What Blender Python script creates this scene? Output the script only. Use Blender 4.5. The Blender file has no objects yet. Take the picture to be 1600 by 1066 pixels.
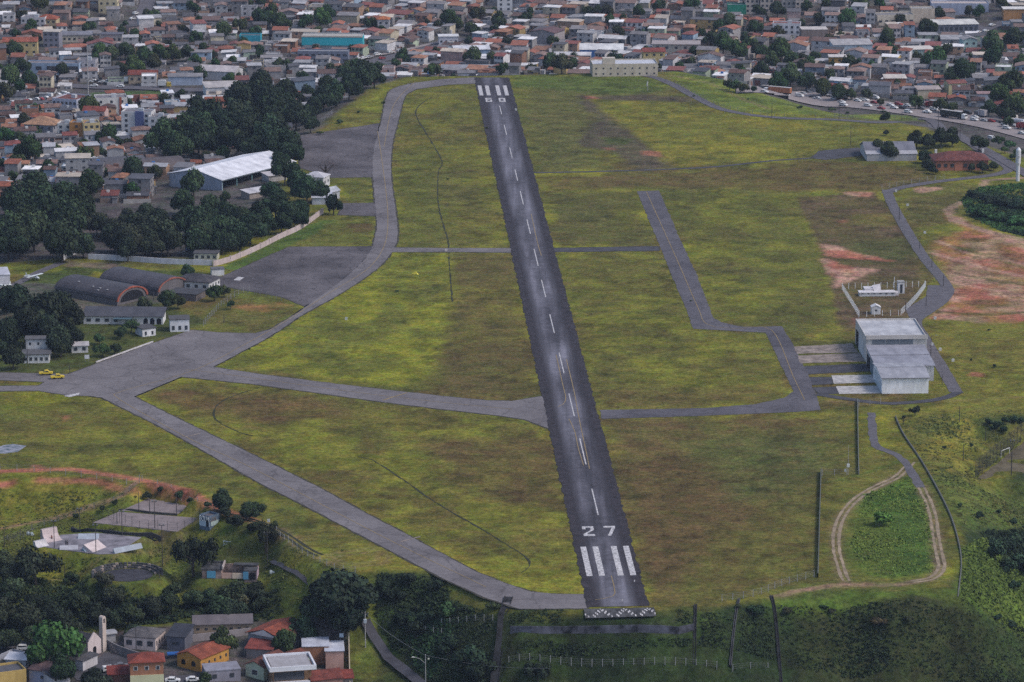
import bpy, bmesh, math, random
import numpy as np
from mathutils import Vector, Matrix
R = math.radians
sc = bpy.context.scene
COL = sc.collection

# ---------------------------------------------------------------- camera, sky, sun, exposure
FPX, W0, H0 = 6050.0, 1600.0, 1066.0          # focal length in photo pixels
CAMH, PITCH = 330.0, R(13.325)
cam_d = bpy.data.cameras.new('camera'); cam = bpy.data.objects.new('camera', cam_d); COL.objects.link(cam)
cam_d.sensor_width = 36; cam_d.lens = 36 * FPX / W0; cam_d.clip_start = 5; cam_d.clip_end = 60000
cam.location = (0, 0, CAMH); cam.rotation_euler = (math.pi / 2 - PITCH, 0, 0)
sc.camera = cam
SUN_EL, SUN_AZ = R(48), R(105)                # azimuth from +Y, positive = towards +X (right)
world = bpy.data.worlds.new('World'); sc.world = world; world.use_nodes = True
wn = world.node_tree.nodes; wl = world.node_tree.links
bg = wn['Background']; sky = wn.new('ShaderNodeTexSky'); sky.sky_type = 'NISHITA'; sky.sun_disc = False
sky.sun_elevation = SUN_EL; sky.sun_rotation = SUN_AZ; sky.air_density = 1.0; sky.dust_density = 2.5; sky.ozone_density = 1.5
wl.new(sky.outputs[0], bg.inputs[0]); bg.inputs[1].default_value = 0.13
sun_d = bpy.data.lights.new('sun', 'SUN'); sun = bpy.data.objects.new('sun', sun_d); COL.objects.link(sun)
sun_d.energy = 1.35; sun_d.angle = R(16); sun_d.color = (1.0, 0.93, 0.86)
sd = Vector((math.sin(SUN_AZ) * math.cos(SUN_EL), math.cos(SUN_AZ) * math.cos(SUN_EL), math.sin(SUN_EL)))
sun.rotation_euler = sd.to_track_quat('Z', 'Y').to_euler()
sc.view_settings.view_transform = 'Standard'; sc.view_settings.look = 'None'
sc.view_settings.exposure = 0.44; sc.view_settings.gamma = 1
sc.render.engine = 'CYCLES'
sc.cycles.max_bounces = 4; sc.cycles.diffuse_bounces = 2; sc.cycles.glossy_bounces = 2; sc.cycles.volume_bounces = 0
sc.cycles.transparent_max_bounces = 6; sc.cycles.use_denoising = False
sc.render.film_transparent = False

# ---------------------------------------------------------------- helpers: picking points of the place
CP, SP = math.cos(PITCH), math.sin(PITCH)
def ray(px, py):
    a = (px - W0 / 2) / FPX; b = -(py - H0 / 2) / FPX
    return (a, CP + b * SP, -SP + b * CP)
def U(px, py, z=0.0):
    d = ray(px, py); t = (z - CAMH) / d[2]
    return (d[0] * t, d[1] * t)
def proj(x, y, z):
    zz = z - CAMH; f = y * CP - zz * SP; u = y * SP + zz * CP
    return (W0 / 2 + FPX * x / f, H0 / 2 - FPX * u / f)
def sstep(a, b, t):
    t = np.clip((t - a) / (b - a), 0, 1); return t * t * (3 - 2 * t)
_rs = np.random.RandomState(7)
_lat = _rs.rand(256, 256)
def vnoise(x, y, s, seed=0):
    x = np.asarray(x) / s + seed * 17.31; y = np.asarray(y) / s + seed * 9.17
    xi = np.floor(x).astype(int); yi = np.floor(y).astype(int); fx = x - xi; fy = y - yi
    fx = fx * fx * (3 - 2 * fx); fy = fy * fy * (3 - 2 * fy)
    g = lambda i, j: _lat[i & 255, j & 255]
    return (g(xi, yi) * (1 - fx) + g(xi + 1, yi) * fx) * (1 - fy) + (g(xi, yi + 1) * (1 - fx) + g(xi + 1, yi + 1) * fx) * fy
def fbm(x, y, s, o=4, seed=0):
    v = 0; a = 0.5; t = 0
    for k in range(o):
        v = v + a * vnoise(x, y, s / 2 ** k, seed + k * 3); t += a; a *= 0.55
    return v / t
def sdist(X, Y, poly):
    """signed distance to a closed polygon, negative inside"""
    d = np.full(X.shape, 1e9); ins = np.zeros(X.shape, bool); n = len(poly)
    for i in range(n):
        x0, y0 = poly[i]; x1, y1 = poly[(i + 1) % n]
        ex, ey = x1 - x0, y1 - y0; L = ex * ex + ey * ey + 1e-9
        t = np.clip(((X - x0) * ex + (Y - y0) * ey) / L, 0, 1)
        d = np.minimum(d, (X - x0 - t * ex) ** 2 + (Y - y0 - t * ey) ** 2)
        if y0 != y1:
            c = ((y0 <= Y) != (y1 <= Y)) & (X < ex * (Y - y0) / (y1 - y0) + x0); ins ^= c
    d = np.sqrt(d); return np.where(ins, -d, d)
def ldist(X, Y, line):
    d = np.full(X.shape, 1e9)
    for i in range(len(line) - 1):
        x0, y0 = line[i]; x1, y1 = line[i + 1]; ex, ey = x1 - x0, y1 - y0; L = ex * ex + ey * ey + 1e-9
        t = np.clip(((X - x0) * ex + (Y - y0) * ey) / L, 0, 1)
        d = np.minimum(d, (X - x0 - t * ex) ** 2 + (Y - y0 - t * ey) ** 2)
    return np.sqrt(d)

# ---------------------------------------------------------------- terrain
PLATEAU = [U(*p) for p in [(-260, 742), (60, 737), (215, 750), (300, 782), (370, 802), (450, 842), (500, 872), (560, 890), (690, 892),
    (720, 905), (790, 940), (830, 954), (915, 952), (1030, 950), (1120, 944), (1200, 932), (1310, 920), (1400, 925), (1475, 915), (1500, 870),
    (1480, 790), (1440, 715), (1400, 655), (1500, 642), (1900, 640), (1900, 300), (1800, 265), (1600, 250), (1500, 218), (1400, 192), (1300, 184), (1230, 170), (1130, 128), (1050, 113),
    (960, 115), (860, 117), (740, 120), (640, 121), (590, 135), (500, 205), (455, 230), (440, 330), (330, 405), (100, 405), (-260, 440)]]
CTRL = [  # px, py, z, power weight
    (-100, 850, -4), (20, 850, -5), (140, 850, -5), (240, 800, -4), (250, 830, -5), (195, 898, -6.5), (350, 880, -7), (60, 900, -8), (430, 880, -8),
    (440, 920, -12), (200, 950, -14), (50, 950, -15), (350, 945, -14), (100, 1000, -21), (300, 990, -20), (200, 1050, -23), (450, 1030, -22), (0, 1060, -23), (500, 1060, -24),
    (640, 930, -12), (590, 970, -17), (650, 1050, -25), (760, 960, -7), (760, 1060, -27), (950, 980, -9), (950, 1066, -30), (1100, 980, -9), (1100, 1066, -30),
    (1300, 970, -12), (1300, 1066, -34), (1450, 970, -14), (1500, 1066, -34), (1600, 1040, -32), (1560, 960, -16), (1600, 935, -12), (1590, 860, -22), (1540, 840, -10),
    (1480, 720, -2), (1540, 780, -4), (1600, 700, -5), (1560, 740, -5), (1700, 800, -8), (1700, 900, -20), (800, 1200, -45), (0, 1200, -30), (1600, 1200, -45),
    (100, 300, -3), (300, 330, -2), (0, 380, -3), (200, 220, -6), (0, 200, -10), (100, 130, -14), (300, 150, -12), (450, 130, -12), (150, 60, -14), (50, 5, -4), (400, 40, -14),
    (600, 60, -16), (800, 60, -18), (800, 5, -10), (1000, 60, -16), (1200, 60, -16), (1100, 110, -14), (1200, 140, -10), (1400, 165, -9), (1600, 205, -9), (1500, 120, -12), (1500, 50, -14), (1600, 5, -8),
    (1000, 5, -8), (1300, 5, -8), (400, 5, -8), (1700, 180, -10), (1750, 60, -10)]
_c = np.array([U(px, py, z) + (z,) for px, py, z in CTRL])
PADS = [([U(px, py, z) for px, py in pts], z, 2.2 if z in (-3.0, -4.0) else 7.0) for pts, z in (([(52, 854), (94, 834), (150, 831), (224, 839), (182, 868), (98, 861)], -5.0), ([(143, 818), (186, 798), (314, 808), (279, 832)], -4.0), ([(188, 799), (232, 778), (300, 791), (279, 806)], -4.0),
    ([(142, 905), (160, 884), (245, 884), (252, 905), (200, 916)], -6.5), ([(312, 906), (315, 868), (406, 873), (412, 900)], -7.2), ([(1524, 750), (1602, 690), (1720, 650), (1720, 765)], -6.0), ([(0, 707), (22, 695), (42, 698), (26, 708)], 0.0))]
def Hraw(X, Y):
    num = 0; den = 0
    for x, y, z in _c:
        w = 1.0 / (((X - x) ** 2 + ((Y - y) * 0.6) ** 2) ** 1.6 + 40000.0); num = num + w * z; den = den + w
    T = num / den
    d = sdist(X, Y, PLATEAU)
    wd = np.where(Y < 1250, 26.0, 45.0)
    wd = np.where((Y < 1250) & (X > -60), 34.0, wd)
    h = T * sstep(0, 1, d / wd)
    for poly, z, soft in PADS:
        xs = [p[0] for p in poly]; ys = [p[1] for p in poly]
        h = np.where((X > min(xs) - 12) & (X < max(xs) + 12) & (Y > min(ys) - 12) & (Y < max(ys) + 12), h + (z - h) * (1 - sstep(0, soft, sdist(X, Y, poly))), h)
    far = sstep(2300, 3600, Y) * (25 + 50 * fbm(X, Y, 700, 3, 5)) + sstep(400, 900, np.abs(X)) * sstep(900, 1500, Y) * 20 * fbm(X, Y, 300, 3, 8)
    return h + far
def axis(lo, hi, st, ext_lo, ext_hi):
    c = list(np.arange(lo, hi + 1e-6, st)); s = st; v = hi
    while v < ext_hi: s *= 1.35; v += s; c.append(v)
    s = st; v = lo
    while v > ext_lo: s *= 1.35; v -= s; c.insert(0, v)
    return np.array(c)
GX = axis(-330, 330, 1.6, -12000, 12000); GY = axis(925, 2400, 1.6, -3000, 30000)
XX, YY = np.meshgrid(GX, GY); ZZ = Hraw(XX, YY)
HX = np.arange(-420, 420.1, 4.0); HY = np.arange(860, 2700.1, 4.0)
_hx, _hy = np.meshgrid(HX, HY); HG = Hraw(_hx, _hy)
def H(x, y):
    u = min(max((x + 420) / 4.0, 0), len(HX) - 1.001); v = min(max((y - 860) / 4.0, 0), len(HY) - 1.001)
    i, j = int(u), int(v); a, b = u - i, v - j
    return float((HG[j, i] * (1 - a) + HG[j, i + 1] * a) * (1 - b) + (HG[j + 1, i] * (1 - a) + HG[j + 1, i + 1] * a) * b)
def P(px, py, up=0.0):
    """the point of the ground (raised by up) seen at a pixel of the photograph"""
    d = ray(px, py); t = 850.0 / d[1]
    while t < 6000:
        if CAMH + d[2] * t < H(d[0] * t, d[1] * t) + up: break
        t += 4
    a, b = t - 4, t
    for _ in range(12):
        m = (a + b) / 2
        if CAMH + d[2] * m < H(d[0] * m, d[1] * m) + up: b = m
        else: a = m
    x, y = d[0] * b, d[1] * b
    return Vector((x, y, H(x, y)))
def PP(pts): return [tuple(P(*p)[:2]) for p in pts]
def ppm(y): return FPX / math.hypot(y, CAMH)

# ---------------------------------------------------------------- ground colours (what grows or lies where)
OLIVE = (0.122, 0.117, 0.027); YEL = (0.182, 0.176, 0.025); BRN = (0.112, 0.070, 0.038); DULL = (0.088, 0.084, 0.034)
GRN = (0.072, 0.100, 0.026); LUSH = (0.060, 0.120, 0.024); DARKV = (0.026, 0.042, 0.020); SOIL = (0.36, 0.135, 0.095); PALE = (0.44, 0.265, 0.205)
CITY = (0.085, 0.078, 0.080); DIRT = (0.20, 0.145, 0.10)
CC = np.zeros(XX.shape + (3,))
n1 = fbm(XX, YY, 60, 4, 1); n2 = fbm(XX, YY * 0.6, 22, 4, 2); n3 = fbm(XX, YY, 7, 3, 3); n4 = fbm(XX * 0.35, YY, 10, 3, 11)
def setc(mask, c):
    m = np.clip(mask, 0, 1)[..., None]; CC[:] = CC * (1 - m) + np.array(c) * m
setc(np.ones(XX.shape), OLIVE)
setc(sstep(0.46, 0.62, n2), YEL); setc(sstep(0.5, 0.66, n1) * 0.45, DULL); setc(sstep(0.56, 0.70, fbm(XX, YY, 35, 4, 21)) * 0.6, BRN)
setc(sstep(0.55, 0.75, fbm(XX, YY, 16, 3, 31)) * 0.5, GRN)
def near(poly, pad):
    xs = [p[0] for p in poly]; ys = [p[1] for p in poly]
    i0, i1 = np.searchsorted(GX, (min(xs) - pad, max(xs) + pad)); j0, j1 = np.searchsorted(GY, (min(ys) - pad, max(ys) + pad))
    return slice(j0, j1), slice(i0, i1)
def patch(pts, c, k=1.0, soft=6.0, rag=6.0, nz=0, c2=None, world_pts=False):
    poly = pts if world_pts else PP(pts)
    s = near(poly, soft + rag + 4)
    X, Y = XX[s], YY[s]
    d = sdist(X, Y, poly) + (n3[s] - 0.5) * rag + (n2[s] - .5) * rag
    m = sstep(soft / 2, -soft / 2, d) if soft > 0 else (d < 0)
    m = 1 - sstep(-soft / 2, soft / 2, d)
    if nz: m = m * (1 - nz + nz * sstep(0.38, 0.58, fbm(X, Y, 9, 4, 41)))
    col = np.array(c) * np.ones(X.shape + (3,))
    if c2 is not None:
        q = sstep(0.4, 0.6, fbm(X, Y * .7, 12, 4, 51))[..., None]; col = col * (1 - q) + np.array(c2) * q
    m = (np.clip(m, 0, 1) * k)[..., None]; CC[s] = CC[s] * (1 - m) + col * m
def stroke(pts, w, c, k=1.0, soft=1.5, rag=1.0, twin=False):
    line = PP(pts); s = near(line, w + soft + 4); X, Y = XX[s], YY[s]
    d = ldist(X, Y, line)
    if twin: d = np.abs(d - w * 0.55) + w * 0.25
    d = d + (n3[s] - 0.5) * rag
    m = (1 - sstep(w / 2 - soft / 2, w / 2 + soft / 2, d)) * k * (0.6 + 0.8 * n2[s])
    m = np.clip(m, 0, 1)[..., None]; CC[s] = CC[s] * (1 - m) + np.array(c) * m
# --- slopes and low ground round the plateau
dpl = sdist(XX, YY, PLATEAU)
low = sstep(0, 6, dpl + (n3 - .5) * 5)
setc(low * (YY > 1500), CITY)
south = low * (YY < 1500)
setc(south * (XX > -70) * (XX < 180), (0.030, 0.046, 0.019)); setc(south * sstep(0.42, 0.6, n2) * (XX > -70), (0.019, 0.030, 0.015)); setc(south * (XX > -70) * sstep(0.5, .66, n1) * .8, (0.034, 0.040, 0.020))
setc(south * (XX <= -40), (0.095, 0.110, 0.026)); setc(south * (XX <= -40) * sstep(0.42, 0.58, n2), (0.155, 0.150, 0.03)); setc(south * (XX <= -40) * sstep(0.58, 0.68, n1), (0.06, 0.07, 0.024))
# --- the airfield grass, field by field
patch([(800, 120), (1000, 118), (1050, 150), (1000, 168), (930, 160), (930, 260), (850, 268)], (0.105, 0.102, 0.040), .8, 20)
patch([(800, 118), (1040, 120), (1060, 140), (960, 150), (880, 140), (800, 136)], LUSH, .45, 14)
patch([(930, 158), (1055, 262), (1000, 266), (960, 240), (900, 225), (930, 190), (900, 158)], (0.085, 0.070, 0.050), .85, 8)
patch([(1000, 148), (1080, 152), (1090, 160), (920, 158), (905, 150)], (0.085, 0.065, 0.050), .8, 8)
patch([(940, 215), (985, 217), (980, 226), (945, 226)], GRN, .6, 4)
patch([(925, 155), (1060, 160), (1180, 185), (1330, 192), (1450, 200), (1440, 220), (1335, 225), (1220, 244), (1058, 262)], (0.190, 0.168, 0.030), .85, 4, c2=(0.140, 0.138, 0.030))
patch([(1150, 205), (1330, 200), (1400, 215), (1300, 235), (1150, 225)], GRN, .35, 14, nz=.6)
patch([(845, 275), (1100, 270), (1250, 250), (1440, 262), (1460, 285), (1370, 300), (1000, 292), (860, 300)], (0.105, 0.074, 0.036), .85, 14, nz=.35)
patch([(860, 300), (990, 300), (1025, 384), (870, 385)], (0.090, 0.084, 0.033), .8, 6, nz=.3)
patch([(1035, 298), (1245, 305), (1285, 400), (1310, 510), (1215, 508), (1125, 500)], (0.145, 0.145, 0.028), .8, 5, nz=.3, c2=(0.098, 0.100, 0.028))
patch([(1245, 308), (1370, 300), (1385, 320), (1460, 430), (1420, 500), (1330, 515), (1310, 510), (1285, 400)], (0.096, 0.074, 0.040), .92, 3, rag=2, c2=(0.110, 0.076, 0.046))
patch([(1330, 335), (1400, 335), (1390, 352), (1335, 350)], YEL, .35, 12)
patch([(1300, 380), (1420, 370), (1440, 400), (1400, 410), (1320, 405)], (0.07, 0.085, .03), .6, 14)
patch([(630, 140), (740, 135), (800, 385), (625, 385)], (0.135, 0.130, 0.028), .7, 10, nz=.3, c2=(0.105, 0.095, 0.034))
patch([(620, 240), (680, 240), (690, 385), (628, 385)], (0.10, 0.11, 0.028), .5, 10)
patch([(500, 205), (600, 135), (640, 125), (605, 150), (588, 190)], (0.17, 0.185, 0.028), .85, 5, c2=(0.13, .12, .03))
patch([(614, 395), (700, 396), (706, 470), (690, 560), (640, 605), (330, 572), (470, 492), (560, 440)], (0.190, 0.192, 0.025), .9, 8, c2=(0.130, 0.136, 0.028))
patch([(706, 396), (803, 396), (845, 615), (690, 612), (680, 560), (708, 480)], (0.102, 0.080, 0.034), .85, 7, nz=.25)
patch([(640, 440), (700, 430), (700, 470), (650, 480)], DULL, .5, 12, nz=.4)
patch([(872, 395), (1032, 393), (1075, 490), (1085, 515), (1195, 522), (1235, 610), (1100, 634), (942, 640)], (0.150, 0.148, 0.028), .8, 8, nz=.2, c2=(0.108, 0.098, 0.030))
patch([(950, 610), (1230, 600), (1200, 632), (945, 640)], BRN, .5, 10, nz=.4)
patch([(215, 616), (282, 590), (600, 630), (860, 672), (912, 925), (830, 922), (640, 838), (400, 710)], (0.170, 0.168, 0.028), .75, 8, nz=.3, c2=(0.118, 0.098, 0.032))
patch([(225, 608), (480, 618), (560, 650), (420, 660), (260, 632)], BRN, .85, 8, nz=.3)
patch([(640, 680), (860, 690), (890, 800), (760, 780), (700, 740)], (0.098, 0.066, 0.034), .88, 14, nz=.3)
patch([(760, 800), (860, 810), (905, 920), (820, 915)], (0.15, 0.14, .03), .5, 14, nz=.4)
patch([(945, 656), (1275, 650), (1335, 640), (1340, 735), (1280, 740), (1275, 900), (1150, 940), (1010, 946)], (0.104, 0.094, 0.034), .9, 10, nz=.1, c2=(0.112, 0.080, 0.038))
patch([(970, 720), (1120, 715), (1180, 790), (1100, 900), (1000, 915)], (0.100, 0.066, 0.034), .85, 14, nz=.3)
patch([(950, 665), (1100, 660), (1000, 720), (965, 715)], (0.115, 0.078, 0.040), .6, 14, nz=.3)
patch([(1080, 690), (1330, 680), (1330, 730), (1150, 780)], (0.080, 0.096, 0.032), .7, 18, nz=.4)
patch([(1120, 830), (1275, 800), (1275, 900), (1150, 938), (1040, 944)], (0.118, 0.112, 0.030), .7, 14, nz=.4)
patch([(1285, 660), (1362, 650), (1370, 710), (1420, 740), (1330, 790), (1290, 840), (1283, 900)], (0.112, 0.108, 0.030), .7, 8, nz=.2)
patch([(1345, 775), (1420, 745), (1445, 780), (1460, 850), (1462, 895), (1400, 905), (1345, 900), (1325, 850)], (0.070, 0.135, 0.026), .9, 8, c2=(0.050, 0.105, 0.024))
patch([(1325, 800), (1370, 800), (1400, 900), (1330, 905)], (0.115, 0.12, 0.028), .6, 12)
patch([(1370, 640), (1640, 625), (1640, 690), (1500, 800), (1450, 760), (1400, 690)], (0.190, 0.172, 0.036), .9, 8, c2=(0.128, 0.126, 0.034))
patch([(1450, 750), (1640, 740), (1640, 820), (1500, 830)], (0.085, 0.115, 0.032), .8, 14, nz=.2)
patch([(1490, 860), (1530, 850), (1640, 950), (1640, 1000), (1560, 965), (1500, 945)], (0.088, 0.130, 0.028), .8, 8, nz=.2)
patch([(1440, 330), (1460, 640), (1640, 640), (1640, 560), (1560, 480), (1480, 470), (1440, 520)], (0.160, 0.150, 0.034), .7, 8, nz=.2)
patch([(1400, 300), (1500, 285), (1560, 290), (1500, 320), (1470, 350), (1420, 350)], (0.095, 0.088, 0.036), .7, 8)
patch([(1540, 280), (1640, 250), (1640, 300), (1560, 300)], (0.14, 0.15, 0.03), .8, 8)
patch([(1200, 150), (1430, 180), (1450, 190), (1400, 188), (1300, 182), (1150, 175), (1080, 145), (1040, 115), (1100, 118)], (0.150, 0.175, 0.032), .9, 6, c2=(0.105, 0.140, 0.034))
patch([(1440, 188), (1520, 225), (1600, 275), (1540, 250), (1480, 215)], (0.11, 0.12, 0.03), .9, 4)
patch([(-100, 650), (150, 625), (400, 750), (560, 850), (690, 900), (560, 888), (370, 800), (215, 748), (-100, 735)], (0.150, 0.145, 0.030), .7, 8, nz=.2, c2=(0.098, 0.098, 0.030))
patch([(-60, 660), (120, 640), (200, 660), (60, 700)], (0.105, 0.085, 0.033), .6, 14, nz=.4)
patch([(530, 860), (700, 850), (800, 935), (790, 940), (690, 893), (560, 890)], (0.200, 0.175, 0.034), .85, 6, nz=.2)
patch([(350, 470), (440, 462), (475, 478), (400, 520), (330, 516), (290, 505)], (0.110, 0.098, 0.034), .9, 4, c2=(0.12, .12, .03))
patch([(370, 480), (430, 474), (470, 476), (400, 488)], SOIL, .5, 3, nz=.7)
patch([(520, 280), (583, 278), (583, 316), (545, 317)], (0.112, 0.115, 0.03), .9, 3); patch([(500, 340), (586, 338), (583, 384), (450, 386), (352, 430), (340, 420)], (0.112, 0.115, 0.03), .9, 3)
patch([(340, 420), (500, 345), (520, 345), (380, 425)], (0.07, 0.115, 0.028), .9, 3)
patch([(550, 350), (583, 350), (583, 362), (555, 362)], BRN, .7, 4)
# bare red soil
patch([(1275, 380), (1320, 385), (1350, 398), (1390, 408), (1345, 405), (1310, 402), (1290, 400)], SOIL, .9, 3, c2=PALE)
patch([(1285, 405), (1310, 410), (1330, 418), (1372, 420), (1350, 432), (1330, 440), (1305, 450), (1298, 430)], SOIL, .9, 3, c2=PALE)
patch([(1325, 496), (1370, 500), (1372, 512), (1335, 512)], (0.24, 0.11, 0.085), .8, 3)
patch([(1305, 300), (1366, 299), (1366, 309), (1330, 307)], SOIL, .8, 3, c2=PALE)
patch([(1422, 297), (1440, 292), (1475, 292), (1478, 298), (1440, 302)], PALE, .85, 3)
patch([(1480, 335), (1500, 340), (1520, 352), (1560, 365), (1640, 385), (1640, 500), (1560, 505), (1500, 500), (1450, 498), (1480, 478), (1490, 450), (1475, 420), (1455, 392), (1470, 372), (1500, 360)], SOIL, .92, 6, nz=.45, c2=PALE)
patch([(1490, 372), (1545, 372), (1530, 392), (1500, 388)], DULL, .8, 8, nz=.3); patch([(1500, 470), (1600, 468), (1600, 482), (1510, 480)], DULL, .6, 6, nz=.5); patch([(1470, 405), (1500, 410), (1560, 430), (1500, 426)], BRN, .6, 5, nz=.5)
patch([(1000, 235), (1030, 237), (1035, 246), (1005, 243)], SOIL, .7, 3); patch([(918, 150), (938, 150), (936, 154), (920, 154)], SOIL, .6, 2)
patch([(945, 231), (962, 231), (960, 235), (946, 235)], SOIL, .4, 2); patch([(1518, 582), (1530, 582), (1530, 588), (1520, 588)], SOIL, .8, 1.5); patch([(1300, 345), (1325, 343), (1322, 350)], SOIL, .4, 3, nz=.5)
patch([(98, 650), (110, 650), (108, 662), (96, 660)], SOIL, .7, 2)
patch([(870, 620), (885, 621)] + [(880, 630)], BRN, .3, 2)
for q in ([(1455, 395), (1480, 402), (1540, 420), (1640, 440)], [(1470, 378), (1520, 398), (1640, 420)], [(1490, 345), (1540, 362), (1640, 392)], [(1480, 440), (1560, 455), (1640, 470)]): stroke(q, 2.5, PALE, .9, 3, 3)
for q in ([(1490, 385), (1540, 400), (1640, 430)], [(1485, 425), (1570, 442), (1640, 450)], [(1470, 488), (1540, 492), (1640, 486)]): stroke(q, 3, DULL, .8, 3, 4)
# tracks and paths
stroke([(-40, 738), (50, 735), (110, 733), (215, 749), (290, 766), (340, 795), (400, 815)], 4.0, SOIL, .9)
stroke([(60, 750), (150, 752), (210, 768)], 3.5, SOIL, .7); stroke([(215, 753), (190, 775), (140, 792), (70, 812), (-20, 830)], 2.6, (0.24, 0.15, 0.10), .85); stroke([(70, 735), (55, 728)], 3, SOIL, .6)
stroke([(-40, 765), (20, 755)], 3, SOIL, .8)
stroke([(400, 815), (440, 832), (480, 862), (540, 885), (590, 880), (600, 870), (575, 860), (520, 868)], 3.0, DIRT, .6, twin=True)
stroke([(1420, 735), (1380, 755), (1340, 780), (1315, 805), (1305, 840), (1310, 880), (1322, 912)], 4.0, (0.19, 0.145, 0.09), .8)
stroke([(1440, 760), (1456, 800), (1463, 850), (1470, 888), (1455, 905), (1400, 914), (1320, 915), (1250, 922), (1210, 935)], 4.0, (0.19, 0.145, 0.09), .8)
stroke([(1360, 912), (1300, 914), (1240, 925)], 3, (0.30, 0.19, 0.13), .8)
stroke([(1597, 278), (1540, 282), (1532, 300), (1500, 318), (1480, 328), (1490, 345), (1540, 360), (1600, 375)], 4, (0.30, 0.20, 0.15), .8, twin=False)
stroke([(1050, 118), (1110, 130), (1160, 155), (1200, 170)], 3, (0.20, 0.15, 0.10), .6)
stroke([(1260, 625), (1380, 632), (1640, 618)], 2.0, DIRT, .35)
stroke([(1290, 755), (1350, 740), (1425, 715)], 1.5, LUSH, .5)
stroke([(80, 910), (160, 880), (250, 850), (285, 838), (262, 830)], 3, (0.16, 0.12, 0.08), .7, twin=True)
stroke([(262, 830), (285, 815), (312, 812)], 4, (0.16, 0.12, 0.08), .6)
stroke([(155, 868), (175, 880), (240, 890), (262, 860)], 2, (0.18, 0.12, 0.08), .5)
# park, banks, neighbourhood
patch([(-60, 925), (60, 905), (200, 925), (320, 935), (440, 905), (470, 940), (430, 970), (300, 975), (150, 985), (-60, 1010)], DARKV, .75, 8, nz=.2)
patch([(160, 985), (260, 960), (420, 955), (440, 965), (400, 975), (290, 980)], (0.085, 0.10, 0.028), .8, 5)
patch([(440, 930), (500, 910), (500, 955), (440, 965)], (0.085, 0.105, 0.028), .6, 6)
patch([(-60, 1015), (120, 990), (320, 975), (400, 968), (545, 985), (545, 1140), (-60, 1140)], (0.085, 0.078, 0.080), 1, 2, rag=1)
patch([(545, 1000), (570, 980), (640, 1066), (640, 1140), (545, 1140)], (0.10, 0.11, 0.030), .9, 5, c2=(0.06, 0.075, .028))
patch([(600, 895), (690, 897), (700, 930), (660, 960), (600, 950), (580, 920)], (0.030, 0.048, 0.022), .9, 8)
patch([(690, 893), (790, 942), (780, 965), (700, 965), (690, 930)], (0.12, 0.12, 0.032), .8, 5)
patch([(830, 954), (910, 954), (1030, 955), (1120, 948), (1120, 965), (790, 968)], (0.065, 0.085, 0.030), .7, 4)
patch([(1200, 938), (1330, 925), (1480, 920), (1500, 945), (1400, 935), (1200, 950)], (0.085, 0.125, 0.028), .8, 4)
patch([(1530, 830), (1640, 820), (1640, 900), (1560, 880)], (0.022, 0.038, 0.020), .9, 8)
patch([(1520, 655), (1600, 648), (1640, 650), (1560, 680), (1530, 680)], (0.030, 0.050, 0.022), .8, 5)
patch([(140, 417), (320, 425), (340, 440), (290, 455), (150, 425), (90, 470), (40, 500), (20, 440), (100, 418)], (0.060, 0.078, 0.026), 1, 3); patch([(100, 408), (190, 412), (180, 422), (105, 416)], (0.17, 0.13, 0.11), .8, 4)
patch([(-60, 500), (120, 500), (240, 470), (330, 505), (300, 516), (235, 536), (150, 568), (100, 585), (-60, 585)], (0.055, 0.068, 0.026), .9, 4)
patch([(-60, 440), (130, 445), (240, 440), (260, 470), (120, 500), (-60, 500)], (0.10, 0.095, 0.095), .7, 4)
patch([(230, 142), (260, 138), (300, 150), (140, 155), (140, 145)], (0.06, 0.11, 0.03), .8, 5)
patch([(1560, 45), (1640, 30), (1640, 90), (1570, 90)], (0.05, 0.10, 0.03), .9, 5)
# fine tufts and wear
CC *= (0.80 + 0.38 * sstep(.25, .75, n3) * (0.75 + 0.5 * fbm(XX, YY, 3.6, 2, 101)))[..., None]
tuft = sstep(0.62, 0.78, fbm(XX, YY, 4.2, 2, 61)) * sstep(0.45, 0.6, fbm(XX, YY, 40, 2, 71)); CC *= (1 - 0.28 * tuft)[..., None]; CC *= (1 - .35 * sstep(.60, .72, fbm(XX, YY * .7, 3.4, 2, 91)) * sstep(.4, .55, fbm(XX, YY, 25, 3, 95)))[..., None]
_g = (CC[..., 1] > CC[..., 2] * 1.9)[..., None]; CC = np.where(_g, CC * np.array([1.02, 1.03, .84]), CC); CC = np.clip(CC, 0.008, 0.8)
# gentle relief of the unmown slopes
rough = sstep(2, 25, dpl) * (YY < 1500) * sstep(-22, -8, XX); ZZ = ZZ + rough * (fbm(XX, YY, 9, 3, 81) - .5) * 2.2

# ---------------------------------------------------------------- materials
def new_mat(name):
    m = bpy.data.materials.new(name); m.use_nodes = True; nt = m.node_tree
    return m, nt, nt.nodes['Principled BSDF']
def N(nt, t, **k):
    n = nt.nodes.new(t)
    for a, v in k.items():
        if a.startswith('i_'):
            key = a[2:]; n.inputs[int(key) if key.isdigit() else key.replace('_', ' ')].default_value = v
        else: setattr(n, a, v)
    return n
def ramp(nt, src, a, b, ca, cb):
    r = N(nt, 'ShaderNodeValToRGB'); r.color_ramp.elements[0].position = a; r.color_ramp.elements[1].position = b
    r.color_ramp.elements[0].color = (*ca, 1) if len(ca) == 3 else ca; r.color_ramp.elements[1].color = (*cb, 1) if len(cb) == 3 else cb
    nt.links.new(src, r.inputs[0]); return r.outputs[0]
def mul(nt, a, b, fac=1.0):
    m = N(nt, 'ShaderNodeMix', data_type='RGBA', blend_type='MULTIPLY'); m.inputs[0].default_value = fac
    for s, i in ((a, 6), (b, 7)):
        if isinstance(s, tuple): m.inputs[i].default_value = (*s, 1)
        else: nt.links.new(s, m.inputs[i])
    return m.outputs[2]
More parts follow.
